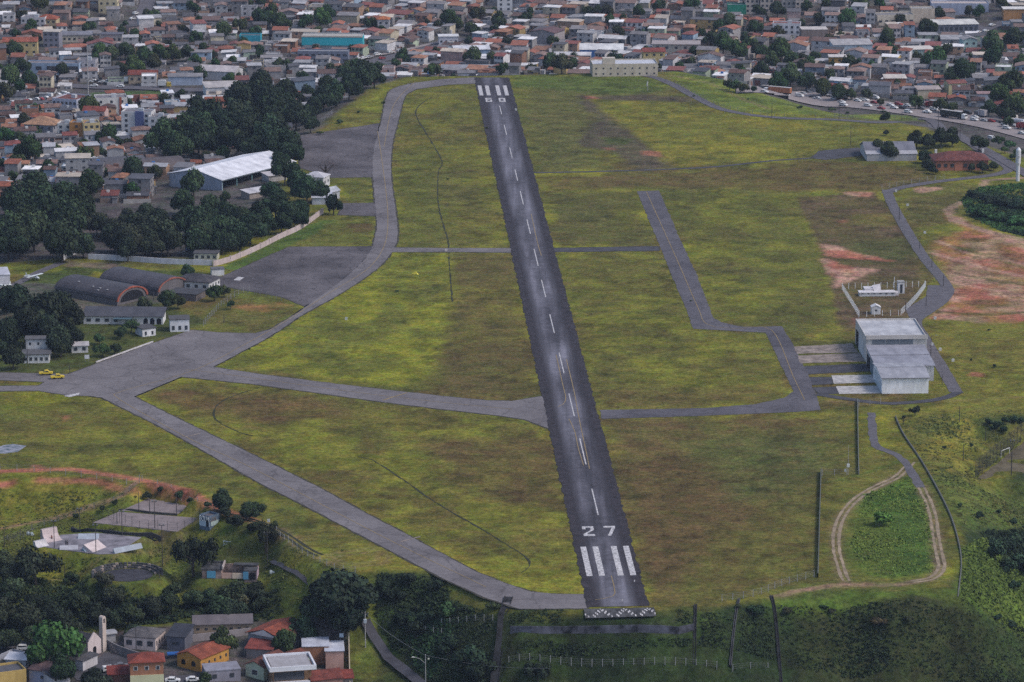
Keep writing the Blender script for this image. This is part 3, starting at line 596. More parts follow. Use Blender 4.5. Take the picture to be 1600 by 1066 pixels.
# roads beyond the field
def strip(name, top, bot, up, mat):
    a = smooth_line(PP(top), 6); b_ = smooth_line(PP(bot), 6); n = 60; m = MB()
    A = [a[int(i * (len(a) - 1) / n)] for i in range(n + 1)]; B = [b_[int(i * (len(b_) - 1) / n)] for i in range(n + 1)]
    z = [max(H(*p), H(*q)) + up for p, q in zip(A, B)]
    for i in range(n): m.quad((*B[i], z[i]), (*B[i + 1], z[i + 1]), (*A[i + 1], z[i + 1]), (*A[i], z[i]))
    return struct(m.build(name, mat))
HWT = [(1150, 139), (1232, 146), (1300, 151), (1370, 158), (1420, 164), (1500, 174), (1560, 186), (1660, 208)]; HWB = [(1150, 147), (1232, 156), (1310, 168), (1400, 178), (1440, 184), (1530, 200), (1660, 236)]
strip('highway', HWT, HWB, .4, 'highway')
ribbon('frontage_road', [(1436, 186), (1462, 193), (1500, 214), (1545, 238), (1620, 282)], 6.0, .3, 'asphalt_road')
HWL = [(-40, 141), (30, 133), (100, 135), (200, 138), (300, 142), (420, 140)]
ribbon('highway', HWL, 11, .5, 'asphalt_road'); ribbon('street', [(-20, 172), (40, 164), (90, 154), (130, 148)], 9, .3, 'asphalt_road')
ribbon('street', [(200, 42), (215, 30), (228, 12), (232, -6)], 9, .3, 'asphalt_road'); ribbon('street', [(540, 108), (570, 100), (620, 88), (660, 78), (720, 60)], 11, .3, 'asphalt_road')
ribbon('street', [(560, 92), (620, 82), (680, 68)], 4, .5, 'highway'); ribbon('street', [(1100, 78), (1140, 92), (1190, 105), (1230, 100)], 8, .3, 'asphalt_road')
ribbon('street', [(1560, 60), (1530, 44), (1500, 36)], 7, .3, 'asphalt_road'); ribbon('street', [(1480, 62), (1530, 50), (1570, 34)], 7, .3, 'asphalt_road')
ribbon('street', [(-20, 1012), (20, 1010), (60, 1003), (110, 1000)], 4.5, .2, 'asphalt_road')
flat('churchyard', [(150, 1032), (165, 1020), (205, 1030), (240, 1040), (200, 1062), (120, 1064), (110, 1050)], .15, 'asphalt_dark', 0, True)
ribbon('street', [(250, 1062), (290, 1062), (330, 1052)], 6, .2, 'asphalt_dark')
for x0, x1, yy in ((0, 104, 604.5), ): pass

# ---------------------------------------------------------------- painted markings
AX = math.atan2(RD[0] - RA[0], RD[1] - RA[1])
RUNL = math.hypot(RD[0] - RA[0], RD[1] - RA[1])
RWW = math.hypot(RB[0] - RA[0], RB[1] - RA[1])
def rw(u, v):
    """u metres across from the left edge, v metres from the near end"""
    t = v / RUNL; L, Rr = sub(RA, RD, t), sub(RB, RC, t); return sub(L, Rr, u / RWW)
def rq(b, u0, u1, v0, v1, z=.10): b.quad((*rw(u0, v0), z), (*rw(u1, v0), z), (*rw(u1, v1), z), (*rw(u0, v1), z))
def marks():
    b = MB()
    def vof(py): return (U(800, py)[1] - RA[1]) / math.cos(AX)
    v0, v1 = vof(901), vof(855)
    for u in (1.7, 5.35, 10.9, 14.6): rq(b, u, u + 1.75, v0, v1)
    f0, f1 = vof(149.5), vof(134)
    for u in (.8, 4.4, 9.6, 13.4): rq(b, u, u + 1.9, f0, f1)
    # digits, drawn on a unit cell: strokes as polygons (x right, y forward)
    g2 = [[(0, 1), (1, 1), (1, .86), (0, .86)], [(0, .86), (.28, .86), (.28, .70), (0, .70)], [(.72, .86), (1, .86), (1, .62), (.72, .58)], [(.72, .60), (1, .62), (.30, .22), (.02, .22)], [(0, .24), (1, .16), (1, 0), (0, 0)]]
    g7 = [[(0, 1), (1, 1), (1, .84), (0, .84)], [(.72, .86), (1, .86), (.50, 0), (.20, 0)]]
    g0 = [[(0, 1), (1, 1), (1, .76), (0, .76)], [(0, .24), (1, .24), (1, 0), (0, 0)], [(0, .80), (.3, .80), (.3, .20), (0, .20)], [(.7, .80), (1, .80), (1, .20), (.7, .20)]]
    g9 = [[(0, 1), (1, 1), (1, .80), (0, .80)], [(0, .82), (.28, .82), (.28, .40), (0, .40)], [(.72, .82), (1, .82), (1, .10), (.72, .10)], [(.2, .55), (.8, .55), (.8, .40), (.2, .40)], [(0, .2), (1, .2), (1, 0), (0, 0)]]
    def glyph(g, u, v, w, h, flip=False):
        for k, poly in enumerate(g):
            q = [((1 - x, 1 - y) if flip else (x, y)) for x, y in poly]
            b.quad(*[(*rw(u + x * w, v + y * h), .101 + .0015 * k) for x, y in q])
    va, vb = vof(838.5), vof(823.5)
    glyph(g2, 3.5, va, 3.5, vb - va); glyph(g7, 10.1, va, 3.6, vb - va)
    va, vb = vof(159.5), vof(153.5)
    glyph(g9, 3.2, va, 3.1, vb - va, True); glyph(g0, 9.7, va, 3.2, vb - va, True)
    for a, c in ((806, 765), (727, 686), (651, 616), (584, 552), (521, 492), (465, 438), (416, 390), (366, 343), (320, 299), (283, 265), (247, 231), (211, 195.5), (179, 165.5)):
        rq(b, 9.2, 9.6, vof(a), vof(c))
    for px, py in ((991, 908), (972, 938)): x = U(px, py); b.quad((x[0] - .15, x[1] - .9, .101), (x[0] + .15, x[1] - .9, .101), (x[0] + .3, x[1] + .9, .101), (x[0], x[1] + .9, .101))
    for q in ([(365, 438), (372, 433), (382, 434), (374, 439)], [(100, 619), (125, 614), (122, 618), (108, 621)]):
        b.quad(*[(*U(*p), .1) for p in q])
    struct(b.build('runway_markings', 'white_paint'))
marks()
for i, ln in enumerate([[(955, 900), (960, 920), (958, 932), (930, 938)], [(590, 205), (602, 290), (606, 345), (600, 385), (575, 420), (520, 455), (450, 500), (380, 540), (300, 580), (190, 612), (184, 622), (230, 650), (300, 688), (400, 735), (600, 840), (760, 918)],
                        [(290, 578), (350, 585), (600, 619), (800, 640)], [(1010, 300), (1055, 400), (1090, 480), (1105, 507), (1150, 514), (1205, 516), (1240, 590), (1257, 625)], [(885, 562), (897, 612), (905, 655), (917, 712), (921, 733)], [(869, 555), (879, 600), (884, 622), (880, 632), (872, 636)], [(889, 655), (898, 675), (904, 702), (912, 728)], [(830, 335), (840, 380), (846, 400)],
                        [(648, 128), (615, 165), (600, 230)]]):
    ribbon('taxiway_line', ln, .28, .115, 'yellow_paint', jag=0, z=0)
for (a, c) in (((598, 626), (636, 614)), ((626, 847), (657, 839)), ((290, 683), (312, 678))):
    ribbon('holding_line', [a, c], .7, .12, 'yellow_paint' if a[0] == 598 else 'concrete_old', jag=.1, z=0)

# ---------------------------------------------------------------- buildings
LAND = []                     # footprints and clearings of the hand-placed things: (x, y, radius)
ANCH = []                     # landmarks that labels may name: (px, py, words)
UNIT = None
def unit_box():
    global UNIT
    if UNIT is None:
        b = MB(); b.box(-.5, .5, -.5, .5, 0, 1); UNIT = {}
        for k in ('glass', 'wall', 'paint', 'post', 'wood', 'metal', 'dark', 'concrete'):
            me = bpy.data.meshes.new('box_' + k); me.from_pydata(b.v, [], b.f); me.materials.append(M[k]); UNIT[k] = me
    return UNIT
def ubox(name, parent, x, y, z, sx, sy, sz, mat='glass', color=None, rz=0):
    o = link(name, unit_box()[mat], parent, (x, y, z), rz, color, (sx, sy, sz)); return o
def add_windows(t, w, d, h, win, frames=False, wallc=None, side_list=None):
    for spec in win:
        side, cols, rows = spec[:3]; ww, wh = (spec[3], spec[4]) if len(spec) > 4 else (1.3, 1.2)
        sh = h / rows; L = w if side in 'fb' else d; sill = spec[5] if len(spec) > 5 else max(.9, (sh - wh) * .5)
        x0, x1 = (spec[6] * L, spec[7] * L) if len(spec) > 7 else (0, L)
        for r in range(rows):
            for c in range(cols):
                u = x0 + (x1 - x0) * (c + .5) / cols; z = r * sh + sill
                pos = {'f': (u, 0, 0), 'b': (u, d, math.pi), 'l': (0, u, math.pi / 2), 'r': (w, u, math.pi / 2)}[side]
                if frames:
                    f = ubox('window', t, pos[0], pos[1], z - .1, ww + .3, .16, wh + .2, 'wall', (.62, .62, .62), pos[2])
                    g = link('pane', UNIT['glass'], f, (0, 0, .5 - wh / (wh + .2) / 2), 0, None, (ww / (ww + .3), 1.5, wh / (wh + .2)))
                else: ubox('window', t, pos[0], pos[1], z, ww, .16, wh, 'glass', None, pos[2])
def roof_mesh(b, w, d, h, kind, rise, ov, th=.18):
    x0, x1, y0, y1 = -ov, w + ov, -ov, d + ov
    def slab(pts):
        lo = [(x, y, z - th) for x, y, z in pts]; n = len(b.v); k = len(pts); b.v += lo + list(pts)
        b.f.append(tuple(n + i for i in range(k - 1, -1, -1))); b.mi.append(0); b.f.append(tuple(n + k + i for i in range(k))); b.mi.append(0)
        for i in range(k): b.f.append((n + i, n + (i + 1) % k, n + k + (i + 1) % k, n + k + i)); b.mi.append(0)
    H_ = h + th; Z = H_ + rise
    if kind == 'gable_x': m = d / 2; slab([(x0, y0, H_), (x1, y0, H_), (x1, m, Z), (x0, m, Z)]); slab([(x0, m, Z), (x1, m, Z), (x1, y1, H_), (x0, y1, H_)])
    elif kind == 'gable_y': m = w / 2; slab([(x0, y0, H_), (m, y0, Z), (m, y1, Z), (x0, y1, H_)]); slab([(m, y0, Z), (x1, y0, H_), (x1, y1, H_), (m, y1, Z)])
    elif kind == 'hip':
        if w >= d:
            a = d / 2; m = d / 2; slab([(x0, y0, H_), (x1, y0, H_), (w - a, m, Z), (a, m, Z)]); slab([(a, m, Z), (w - a, m, Z), (x1, y1, H_), (x0, y1, H_)])
            slab([(x0, y1, H_), (x0, y0, H_), (a, m, Z)]); slab([(x1, y0, H_), (x1, y1, H_), (w - a, m, Z)])
        else:
            a = w / 2; m = w / 2; slab([(x0, y0, H_), (m, a, Z), (m, d - a, Z), (x0, y1, H_)]); slab([(x1, y0, H_), (x1, y1, H_), (m, d - a, Z), (m, a, Z)])
            slab([(x0, y0, H_), (x1, y0, H_), (m, a, Z)]); slab([(m, d - a, Z), (x1, y1, H_), (x0, y1, H_)])
    elif kind == 'shed': slab([(x0, y0, H_), (x1, y0, H_), (x1, y1, Z), (x0, y1, Z)])
    elif kind == 'shed_b': slab([(x0, y0, Z), (x1, y0, Z), (x1, y1, H_), (x0, y1, H_)])
    elif kind == 'shed_l': slab([(x0, y0, H_), (x1, y0, Z), (x1, y1, Z), (x0, y1, H_)])
    elif kind == 'flat': b.box(.22, w - .22, .22, d - .22, h - .9, h - .62)
    elif kind == 'slab': b.box(x0, x1, y0, y1, h, h + .3)
    elif kind == 'barrel_x':
        n = 12; pr = None
        for i in range(n + 1):
            t = math.pi * i / n; y = d / 2 - (d / 2 + ov) * math.cos(t); z = H_ + rise * math.sin(t)
            if pr: slab([(x0, pr[0], pr[1]), (x1, pr[0], pr[1]), (x1, y, z), (x0, y, z)])
            pr = (y, z)
def wall_mesh(b, w, d, h, kind, rise, base=4.0):
    par = 0.0
    if kind == 'flat':
        b.box(0, w, 0, d, -base, h - .9); t = .2
        for x0, x1, y0, y1 in ((0, w, 0, t), (0, w, d - t, d), (0, t, t, d - t), (w - t, w, t, d - t)): b.box(x0, x1, y0, y1, h - .9, h)
        return
    b.box(0, w, 0, d, -base, h)
    if kind == 'gable_x':
        for x0, x1 in ((0, .2), (w - .2, w)):
            b.quad((x0, 0, h), (x0, d / 2, h + rise), (x0, d, h)); b.quad((x1, 0, h), (x1, d, h), (x1, d / 2, h + rise))
    elif kind == 'gable_y':
        for y0 in (0, d): b.quad(*([(0, y0, h), (w, y0, h), (w / 2, y0, h + rise)] if y0 == 0 else [(w, y0, h), (0, y0, h), (w / 2, y0, h + rise)]))
    elif kind in ('shed', 'shed_b', 'shed_l'):
        zz = {'shed': (h, h, h + rise, h + rise), 'shed_b': (h + rise, h + rise, h, h), 'shed_l': (h, h + rise, h + rise, h)}[kind]
        c = [(0, 0), (w, 0), (w, d), (0, d)]
        for i in range(4):
            j = (i + 1) % 4; p = [(*c[i], h), (*c[j], h), (*c[j], zz[j]), (*c[i], zz[i])]
            q = [v for k, v in enumerate(p) if not (k == 2 and zz[j] == h) and not (k == 3 and zz[i] == h)]
            if len(q) > 2: b.quad(*q)
    elif kind == 'barrel_x':
        for x0 in (0, w):
            pts = [(x0, d / 2 - d / 2 * math.cos(math.pi * i / 12), h + rise * math.sin(math.pi * i / 12)) for i in range(13)]
            b.quad(*(pts if x0 == 0 else pts[::-1]))
def building(name, label, cat, px, py, w, d, rot, h, roof='gable_x', rise=1.8, wall=(.5, .5, .5), roofc=(.2, .2, .2), mat='tile', anchor=(0, 0), win=(), frames=False, group=None, ov=.45, roofname='roof', wallname='wall', up=0, zoff=0, pt=None, base=4.0):
    p = pt if pt is not None else P(px, py, up); r = R(rot); c, s = math.cos(r), math.sin(r)
    ox, oy = anchor[0] * w, anchor[1] * d; x, y = p.x - (ox * c - oy * s), p.y - (ox * s + oy * c)
    cx, cy = x + (w / 2 * c - d / 2 * s), y + (w / 2 * s + d / 2 * c)
    t = thing(name, label, cat, (x, y, H(cx, cy) + zoff), r, group)
    LAND.append((cx, cy, w, d, r))
    b = MB(); wall_mesh(b, w, d, h, roof, rise, base); b.build(wallname, 'wall', t, color=wall)
    b = MB(); roof_mesh(b, w, d, h, roof, rise, ov); b.build(roofname, mat, t, color=roofc)
    if win: add_windows(t, w, d, h - (.9 if roof == 'flat' else 0), win, frames)
    return t
TERRA, RED, BROWNR, GREYR, DKGREY, WHITER, CREAMR = (.28, .095, .055), (.21, .058, .045), (.15, .075, .06), (.20, .19, .20), (.085, .083, .095), (.62, .61, .62), (.50, .43, .36)
WHITE, CREAM, PEACH, GREYW, BLUEW, GREENW, BRICK, YELW, PINKW, TURQ = (.60, .60, .62), (.56, .50, .38), (.52, .33, .22), (.30, .29, .30), (.30, .40, .52), (.42, .50, .38), (.33, .17, .11), (.55, .40, .16), (.52, .38, .36), (.03, .38, .46)
RUN = 2.54
# --- right: the hangar row by the short taxiway
t = building('hangar', 'front hangar of the row with clean white walls and pale grey ridged roof', 'hangar', 1378, 615.5, 16.3, 22, RUN, 5.6, 'gable_x', 1.1, (.86, .87, .90), (.33, .33, .36), 'sheet', group='hangars by the short taxiway')
ubox('ridge_cap', t, 8.15, 11, 6.82, 17, .35, .1, 'wall', (.16, .16, .18)); ubox('eave_shadow', t, 8.15, -.55, 5.5, 17, .14, .2, 'wall', (.2, .2, .22)); ubox('door', t, 0, 11, 0, 17, .2, 4.8, 'paint', (.50, .58, .66), math.pi / 2); ANCH.append((1410, 600, 'white hangar row'))  # thin dark strip along the front eave paints in its shadow
t = building('hangar', 'middle hangar with grey roof and blue side door, between its two white neighbours', 'hangar', 1369, 596, 20.5, 26, RUN, 5.5, 'shed', 1.3, (.40, .42, .46), (.28, .28, .32), 'sheet', group='hangars by the short taxiway', anchor=(0, 0))
ubox('ridge_cap', t, 10.2, 13, 6.32, 21, .3, .12, 'wall', (.14, .14, .16)); ubox('door', t, 0, 8, 0, 12, .25, 5.0, 'paint', (.16, .22, .28), math.pi / 2); ubox('door', t, 0, 20, 0, 8, .2, 4.4, 'dark', None, math.pi / 2)
t = building('hangar', 'rear hangar, widest of the row, with tall white facade and long window strip', 'hangar', 1353, 566, 22, 30, RUN, 9.2, 'flat', 0, (.56, .54, .53), (.46, .46, .48), 'sheet', group='hangars by the short taxiway')
for k in range(3): ubox('window_band', t, 4.6 + 5.0 * k, -.06, 5.9, 4.7, .14, 2.5, 'wall', (.16, .18, .21))
ubox('fascia', t, 11, -.3, 8.5, 22.4, .4, 1.5, 'wall', (.48, .45, .43)); ubox('door', t, 0, 13, 0, 14, .2, 6, 'wall', (.62, .63, .66), math.pi / 2); ubox('door', t, 0, 24, 0, 6, .3, 6, 'dark', None, math.pi / 2)
ubox('ridge_cap', t, 11, 15, 8.35, 21, .5, .1, 'wall', (.2, .2, .22))
# --- top right pair
t = building('hangar', 'old grey hangar with pitched grey roof beside the asphalt pad', 'hangar', 1353, 250, 23, 20, RUN, 3.2, 'gable_x', 3.4, (.50, .51, .52), (.17, .17, .20), 'sheet', win=(('f', 6, 1, 1.6, .9),)); ANCH.append((1385, 230, 'old grey hangar'))
b = MB(); b.quad((-.5, -3.5, 3.3), (23.5, -3.5, 3.3), (23.5, .2, 4.3), (-.5, .2, 4.3)); b.quad((-.5, .2, 4.15), (23.5, .2, 4.15), (23.5, -3.5, 3.15), (-.5, -3.5, 3.15)); b.box(0, 23, -3.3, 0, 0, 3.1); b.build('lean_to', 'wall', t, color=(.36, .36, .39))
ubox('door', t, 0, 9, 0, 14, .2, 4.2, 'paint', (.5, .51, .53), math.pi / 2)
t = building('brick_building', 'red roofed brick building among trees beside the perimeter road', 'building', 1462, 267, 24, 14, RUN + 1, 4.6, 'hip', 3.0, (.34, .14, .09), (.15, .055, .048), 'tile', win=(('f', 8, 1, 1.6, 1.6), ('r', 3, 1)), ov=.9); ANCH.append((1495, 250, 'red roofed building'))
ubox('entrance_panel', t, 10.5, -.05, 0, 3.4, .2, 4, 'wall', (.42, .16, .10))
for u in (1.0, 22.6): ubox('chimney', t, u, 6.5, 7.0, 1.0, 1.0, 1.6, 'wall', (.6, .6, .6))
# --- fenced weather and antenna station
t = building('equipment_building', 'low white equipment building with two levels inside the fenced station', 'building', 1343, 463.5, 14, 4, 3, 1.3, 'slab', 0, WHITE, (.60, .58, .60), 'wall', win=(('f', 6, 1, .9, .5),), ov=.2)
b = MB(); b.box(2.5, 8.8, 3.6, 8.6, 0, 2.2); b.box(9.5, 15.5, 1.0, 5, 0, 1.1); b.quad((6, 2.5, 1.6), (8.8, 2.6, 1.6), (8.8, 6.5, 3.6), (5.6, 6.2, 3.0)); b.build('upper_block', 'wall', t, color=(.56, .54, .57))
building('shed', 'small white shed with a round vent at the station fence', 'shed', 1362, 491.5, 3.4, 3.2, 3, 2.6, 'gable_y', .9, WHITE, WHITER, 'wall', win=(('f', 1, 1, .7, .7, 1.2),), ov=.15)
building('guard_booth', 'white gatehouse with dark opening by the station parking', 'booth', 1403, 459, 2.6, 3, 3, 4.4, 'slab', 0, WHITE, (.3, .3, .3), 'wall', win=(('f', 1, 1, .9, 3.4, .3),), ov=.1)
# --- left: barrel hangars and airfield offices
t = building('hangar', 'barrel roofed hangar with orange arched front, nearer of the pair', 'hangar', 183, 478, 33, 17, -38, 2.2, 'barrel_x', 3.8, (.13, .12, .13), (.068, .062, .070), 'sheet', anchor=(1, 0), ov=.3); ANCH.append((190, 460, 'barrel roofed hangars'))
def arch(t, w, d, h, rise, col):
    b = MB(); n = 14
    for i in range(n):
        a0, a1 = math.pi * i / n, math.pi * (i + 1) / n
        for R0, R1 in ((1.02, .91),):
            p = [(w + x, d / 2 - d / 2 * r_ * math.cos(a), h - .6 + (rise + .7) * r_ * math.sin(a)) for x, r_, a in ((.35, R1, a0), (.35, R1, a1), (.35, R0, a1), (.35, R0, a0))]
            q = [(x - .9, y, z) for x, y, z in p]; b.quad(*p); b.quad(*q[::-1]); b.quad(p[0], q[0], q[1], p[1]); b.quad(p[3], p[2], q[2], q[3])
    b.build('arched_front', 'wall', t, color=col)
arch(t, 33, 17, 2.2, 3.8, (.30, .085, .055))
b = MB(); b.quad(*[(33.08, 8.5 - 6.6 * math.cos(math.pi * i / 12), .9 + 3.9 * math.sin(math.pi * i / 12)) for i in range(13)][::-1]); b.build('opening', 'dark', t)
for k, (u, v) in enumerate(((18, 2.6), (22, 2.4), (26, 2.2), (9, 4), (22, 1.2))):
    z = 2.4 + 3.8 * math.sin(math.acos((8.5 - v) / 8.8)); ubox('skylight', t, u, v, z - .05, .8, .9, .12, 'wall', (.4, .4, .42))
t = building('hangar', 'barrel roofed hangar behind its twin, beside the small lawn', 'hangar', 247, 463, 31, 17, -38, 2.2, 'barrel_x', 3.6, (.13, .12, .13), (.072, .066, .076), 'sheet', anchor=(1, 0), ov=.3)
arch(t, 31, 17, 2.2, 3.6, (.26, .095, .07))
t = building('flying_club_building', 'low white club building with dark roof and arched openings', 'building', 205, 507, 30, 9, -2, 3.0, 'shed', 1.6, WHITE, (.070, .068, .078), 'sheet', anchor=(.6, 0), ov=.5)
for k in range(4): ubox('window', t, 2 + 3.4 * k, 0, 1, 1.6, .16, 1.2)
for k in range(3):
    b = MB(); u = 23.5 + 2.5 * k; b.quad(*([(u - .85, -.06, .1), (u + .85, -.06, .1)] + [(u + .85 * math.cos(a), -.06, 1.6 + .9 * math.sin(a)) for a in [math.pi * i / 8 for i in range(9)]])); b.build('arched_opening', 'dark', t)
ubox('awning', t, 15, -1.2, 2.4, 7, 2.2, .2, 'wall', (.08, .14, .18))
t = building('office_building', 'white airfield office with dark hipped roof beside the big apron', 'office', 275, 451.5, 14, 11, -19, 3.4, 'hip', 2.0, WHITE, (.065, .063, .073), 'tile', win=(('f', 4, 1, 1.5, 1.2), ('r', 4, 1, 1.1, 1.2)), frames=True, anchor=(0, 0), ov=.7)
building('open_shelter', 'dark flat canopy in front of the white airfield office', 'shelter', 262, 468, 12, 9, -19, 2.6, 'slab', 0, (.14, .12, .12), (.060, .060, .068), 'wall', ov=.3)
t = building('utility_building', 'small white utility building with dark flat roof at the apron edge', 'building', 229, 526, 5.4, 6.5, 30, 2.9, 'slab', 0, (.62, .62, .66), (.075, .073, .08), 'wall', win=(('f', 2, 1, .8, 1.4, .5), ('r', 2, 1, .8, 1.0, 1.2)), ov=.3, anchor=(.3, 0))
t = building('utility_building', 'taller white utility building with flat roof and louvred side, beside the lower one', 'building', 266, 519, 7.2, 6.5, 8, 4.6, 'slab', 0, (.60, .61, .65), (.085, .083, .09), 'wall', win=(('f', 3, 1, 1.0, 1.6, .7),), ov=.3)
building('guard_booth', 'tiny white flat roofed booth at the corner of the big apron', 'booth', 331, 431.5, 5, 4, 12, 2.6, 'slab', 0, WHITE, (.12, .12, .13), 'wall', ov=.2)
building('control_building', 'white two level building half hidden by trees near the yellow trucks', 'building', 36, 568, 9.5, 7, 4, 3.2, 'slab', 0, WHITE, (.10, .10, .11), 'wall', win=(('f', 5, 1, 1.0, 1.2), ('l', 2, 1)), frames=True, ov=.5)
building('control_room', 'narrow upper room with white walls stepped behind the two level building', 'building', 41, 556, 9, 5, 4, 6.0, 'slab', 0, WHITE, (.12, .12, .13), 'wall', win=(('f', 3, 2, .8, .9),), ov=.4)
building('house', 'white house under trees at the end of the long apron wall', 'house', 112, 552, 6, 5, 8, 2.6, 'gable_x', 1.0, WHITE, (.42, .40, .41), 'sheet', win=(('f', 2, 1),))
building('warehouse', 'white building with a red band cut by the left edge beside the glider lawn', 'warehouse', -30, 452, 11.5, 14, 12, 5.2, 'slab', 0, (.55, .55, .60), (.50, .50, .55), 'sheet', ov=.2)
t = building('market_hall', 'large hangar with a bright white ridged roof and open side', 'hall', 347, 298, 54, 30, 56, 4.6, 'gable_y', 0, (.30, .34, .42), (.66, .66, .70), 'sheet', anchor=(0, 0), ov=.4); ANCH.append((350, 262, 'big white hall'))
for o in [c for c in t.children]: bpy.data.objects.remove(o)
b = MB(); w_, d_, h_, r_ = 54, 30, 4.8, 3.4
roof_mesh(b, w_, d_, h_, 'gable_x', r_, .5); b.build('roof', 'sheet', t, color=(.68, .68, .72))
b = MB(); b.box(0, .3, 0, d_, -2, h_); b.quad((0, 0, h_), (0, d_ / 2, h_ + r_ - .2), (0, d_, h_)); b.box(0, w_, d_ - .3, d_, -2, h_); b.box(w_ - .3, w_, 0, d_, -2, h_); b.quad((w_, 0, h_), (w_, d_, h_), (w_, d_ / 2, h_ + r_ - .2)); b.build('wall', 'wall', t, color=(.32, .36, .44))
for u in (.5, 11, 22, 33, 44, 53.5): ubox('column', t, u, .3, -1, .35, .35, h_ + 1, 'wall', (.16, .30, .32))
ubox('gutter', t, w_ / 2, -.55, h_ - .35, w_, .15, .5, 'wall', (.10, .12, .14)); ubox('sign_board', t, 44, -.75, h_ - 1.2, 8, .12, .9, 'wall', (.62, .62, .66))
building('shed', 'long low pale roofed shed in front of the big white hall', 'shed', 390, 312, 14, 6, 42, 2.4, 'shed', .8, (.30, .26, .24), (.52, .50, .52), 'sheet')
building('shed', 'pale flat shed between the white hall and the dark trees', 'shed', 420, 285, 9, 7, 30, 2.6, 'shed', .6, (.4, .38, .38), (.50, .46, .46), 'sheet')
building('house', 'white house with hipped white roof beside the bare tree', 'house', 474, 292, 9.5, 8, -18, 4.6, 'hip', 1.8, (.52, .52, .56), (.52, .51, .54), 'sheet', win=(('f', 3, 1), ('r', 2, 1)))
building('shed', 'light grey lean-to next to the round tree at the small pad', 'shed', 488, 320, 8.5, 7, 5, 3.0, 'shed', 1.2, (.42, .44, .50), (.50, .52, .60), 'sheet')
building('annex', 'narrow white annex with sloping roof above the grey lean-to', 'shed', 515, 311, 4.5, 10, 14, 2.6, 'shed_l', 1, WHITE, WHITER, 'sheet')
building('house', 'cream gatehouse at the bend of the long white wall', 'house', 303, 407, 9.6, 6, -3, 2.8, 'slab', 0, (.50, .48, .40), (.08, .08, .09), 'wall', win=(('f', 4, 1, 1.2, 1.2),), ov=.35)
building('warehouse', 'wide dark grey barrel roofed shed left of the white hall', 'warehouse', 150, 273, 24, 18, 18, 2.6, 'barrel_x', 3.6, (.16, .15, .16), (.095, .088, .095), 'sheet', ov=.3)
building('warehouse', 'brownish dark barrel roofed shed touching the white hall', 'warehouse', 222, 276, 21, 18, 22, 2.6, 'barrel_x', 4.2, (.16, .15, .16), (.105, .085, .085), 'sheet', ov=.3)
# --- left: notable blocks of the town
def apt(label, px, py, w, d, rot, h, cols, rows, wall, side=2, roofc=(.18, .17, .19), extra=None, sides='r', name='apartment_building', cat='apartment block'):
    t = building(name, label, cat, px, py, w, d, rot, h, 'flat', 0, wall, roofc, 'wall', win=(('f', cols, rows, 1.3, 1.3), (sides, side, rows, 1.3, 1.3)), group='apartment blocks of the town')
    ubox('water_tank', t, w * .6, d * .5, h - .8, 2.4, 2.2, 1.9, 'wall', (.45, .47, .50)); return t
t = apt('white four storey block with a blue stair tower, near the dark tree grove', 190, 209, 15, 9, -8, 11, 3, 4, WHITE); ubox('stair_tower', t, 9.2, -.3, 0, 4.2, 1.0, 11.3, 'wall', (.09, .11, .24)); ANCH.append((212, 190, 'blue stair tower'))
apt('white block right of the blue stair tower with a stepped roof', 232, 212, 9, 9, -8, 9.5, 2, 3, WHITE)
t = apt('white block with a rust red stripe on its front', 150, 180, 16, 12, 10, 9, 3, 3, (.62, .61, .60)); ubox('stripe', t, 12.5, -.1, 0, 1.2, .4, 9.1, 'wall', (.30, .09, .05))
apt('pale blue-white long block with dark red roof beside the round street tree', 82, 172, 14, 16, -22, 6.5, 6, 2, (.44, .46, .56), roofc=(.16, .06, .05), side=3)
t = apt('cream and white block with an orange balcony bay', 90, 219, 7, 8, -6, 8, 2, 3, (.56, .55, .54)); t = apt('ochre orange block with white balconies', 109, 219, 7, 8, -6, 8.5, 1, 3, (.42, .20, .06)); apt('pale yellow narrow block beside the ochre one', 131, 220, 8, 9, 14, 8.5, 3, 3, (.52, .42, .22))
building('house', 'pinkish house with red roof behind the ochre block', 'house', 130, 196, 11, 8, -8, 7, 'gable_x', 1.8, PINKW, RED, win=(('f', 3, 2),))
building('house', 'grey verandah house with a wide pale orange hipped roof', 'house', 38, 214, 15, 12, -14, 6, 'hip', 3.2, (.30, .31, .36), (.36, .22, .14), win=(('f', 4, 2), ('r', 3, 2)), ov=1.0)
t = building('shop', 'grey blue office with long dark window band above the highway', 'office', 41, 118, 29, 10, -4, 7, 'flat', 0, (.26, .34, .46), (.20, .18, .19), 'wall'); ubox('window_band', t, 20, -.1, 2, 17, .2, 3.4, 'glass'); ubox('window', t, 7, -.1, 3.4, 3, .2, 1.8, 'glass')
apt('unfinished grey office with open concrete bays beside the highway', 121, 117, 10, 9, -4, 8, 3, 2, (.34, .33, .36), name='office_building', cat='office')
building('warehouse', 'long pale blue shed by the highway with low roof', 'warehouse', 263, 134, 18, 9, 3, 4.6, 'gable_x', 1.2, (.36, .42, .54), (.22, .21, .22), 'sheet')
building('shop', 'cream and blue shop with red roof beside the white box truck', 'shop', 201, 131, 15, 8, 0, 4.4, 'gable_x', 2.0, (.46, .36, .26), RED, win=(('f', 4, 1),))
building('warehouse', 'white gabled hall with pale roof right of the pale blue shed', 'warehouse', 306, 124, 22, 14, -14, 4.6, 'gable_x', 2.2, (.52, .52, .54), (.46, .42, .42), 'sheet')
building('warehouse', 'white walled store with pale flat roof above the dark grove', 'warehouse', 322, 151, 18, 12, 12, 4.6, 'shed', 1.2, WHITE, (.46, .42, .40), 'sheet')
building('house', 'wide house with bright orange red roof beside the grove', 'house', 322, 170, 17, 9, 8, 3.4, 'gable_x', 2, (.4, .3, .25), TERRA)
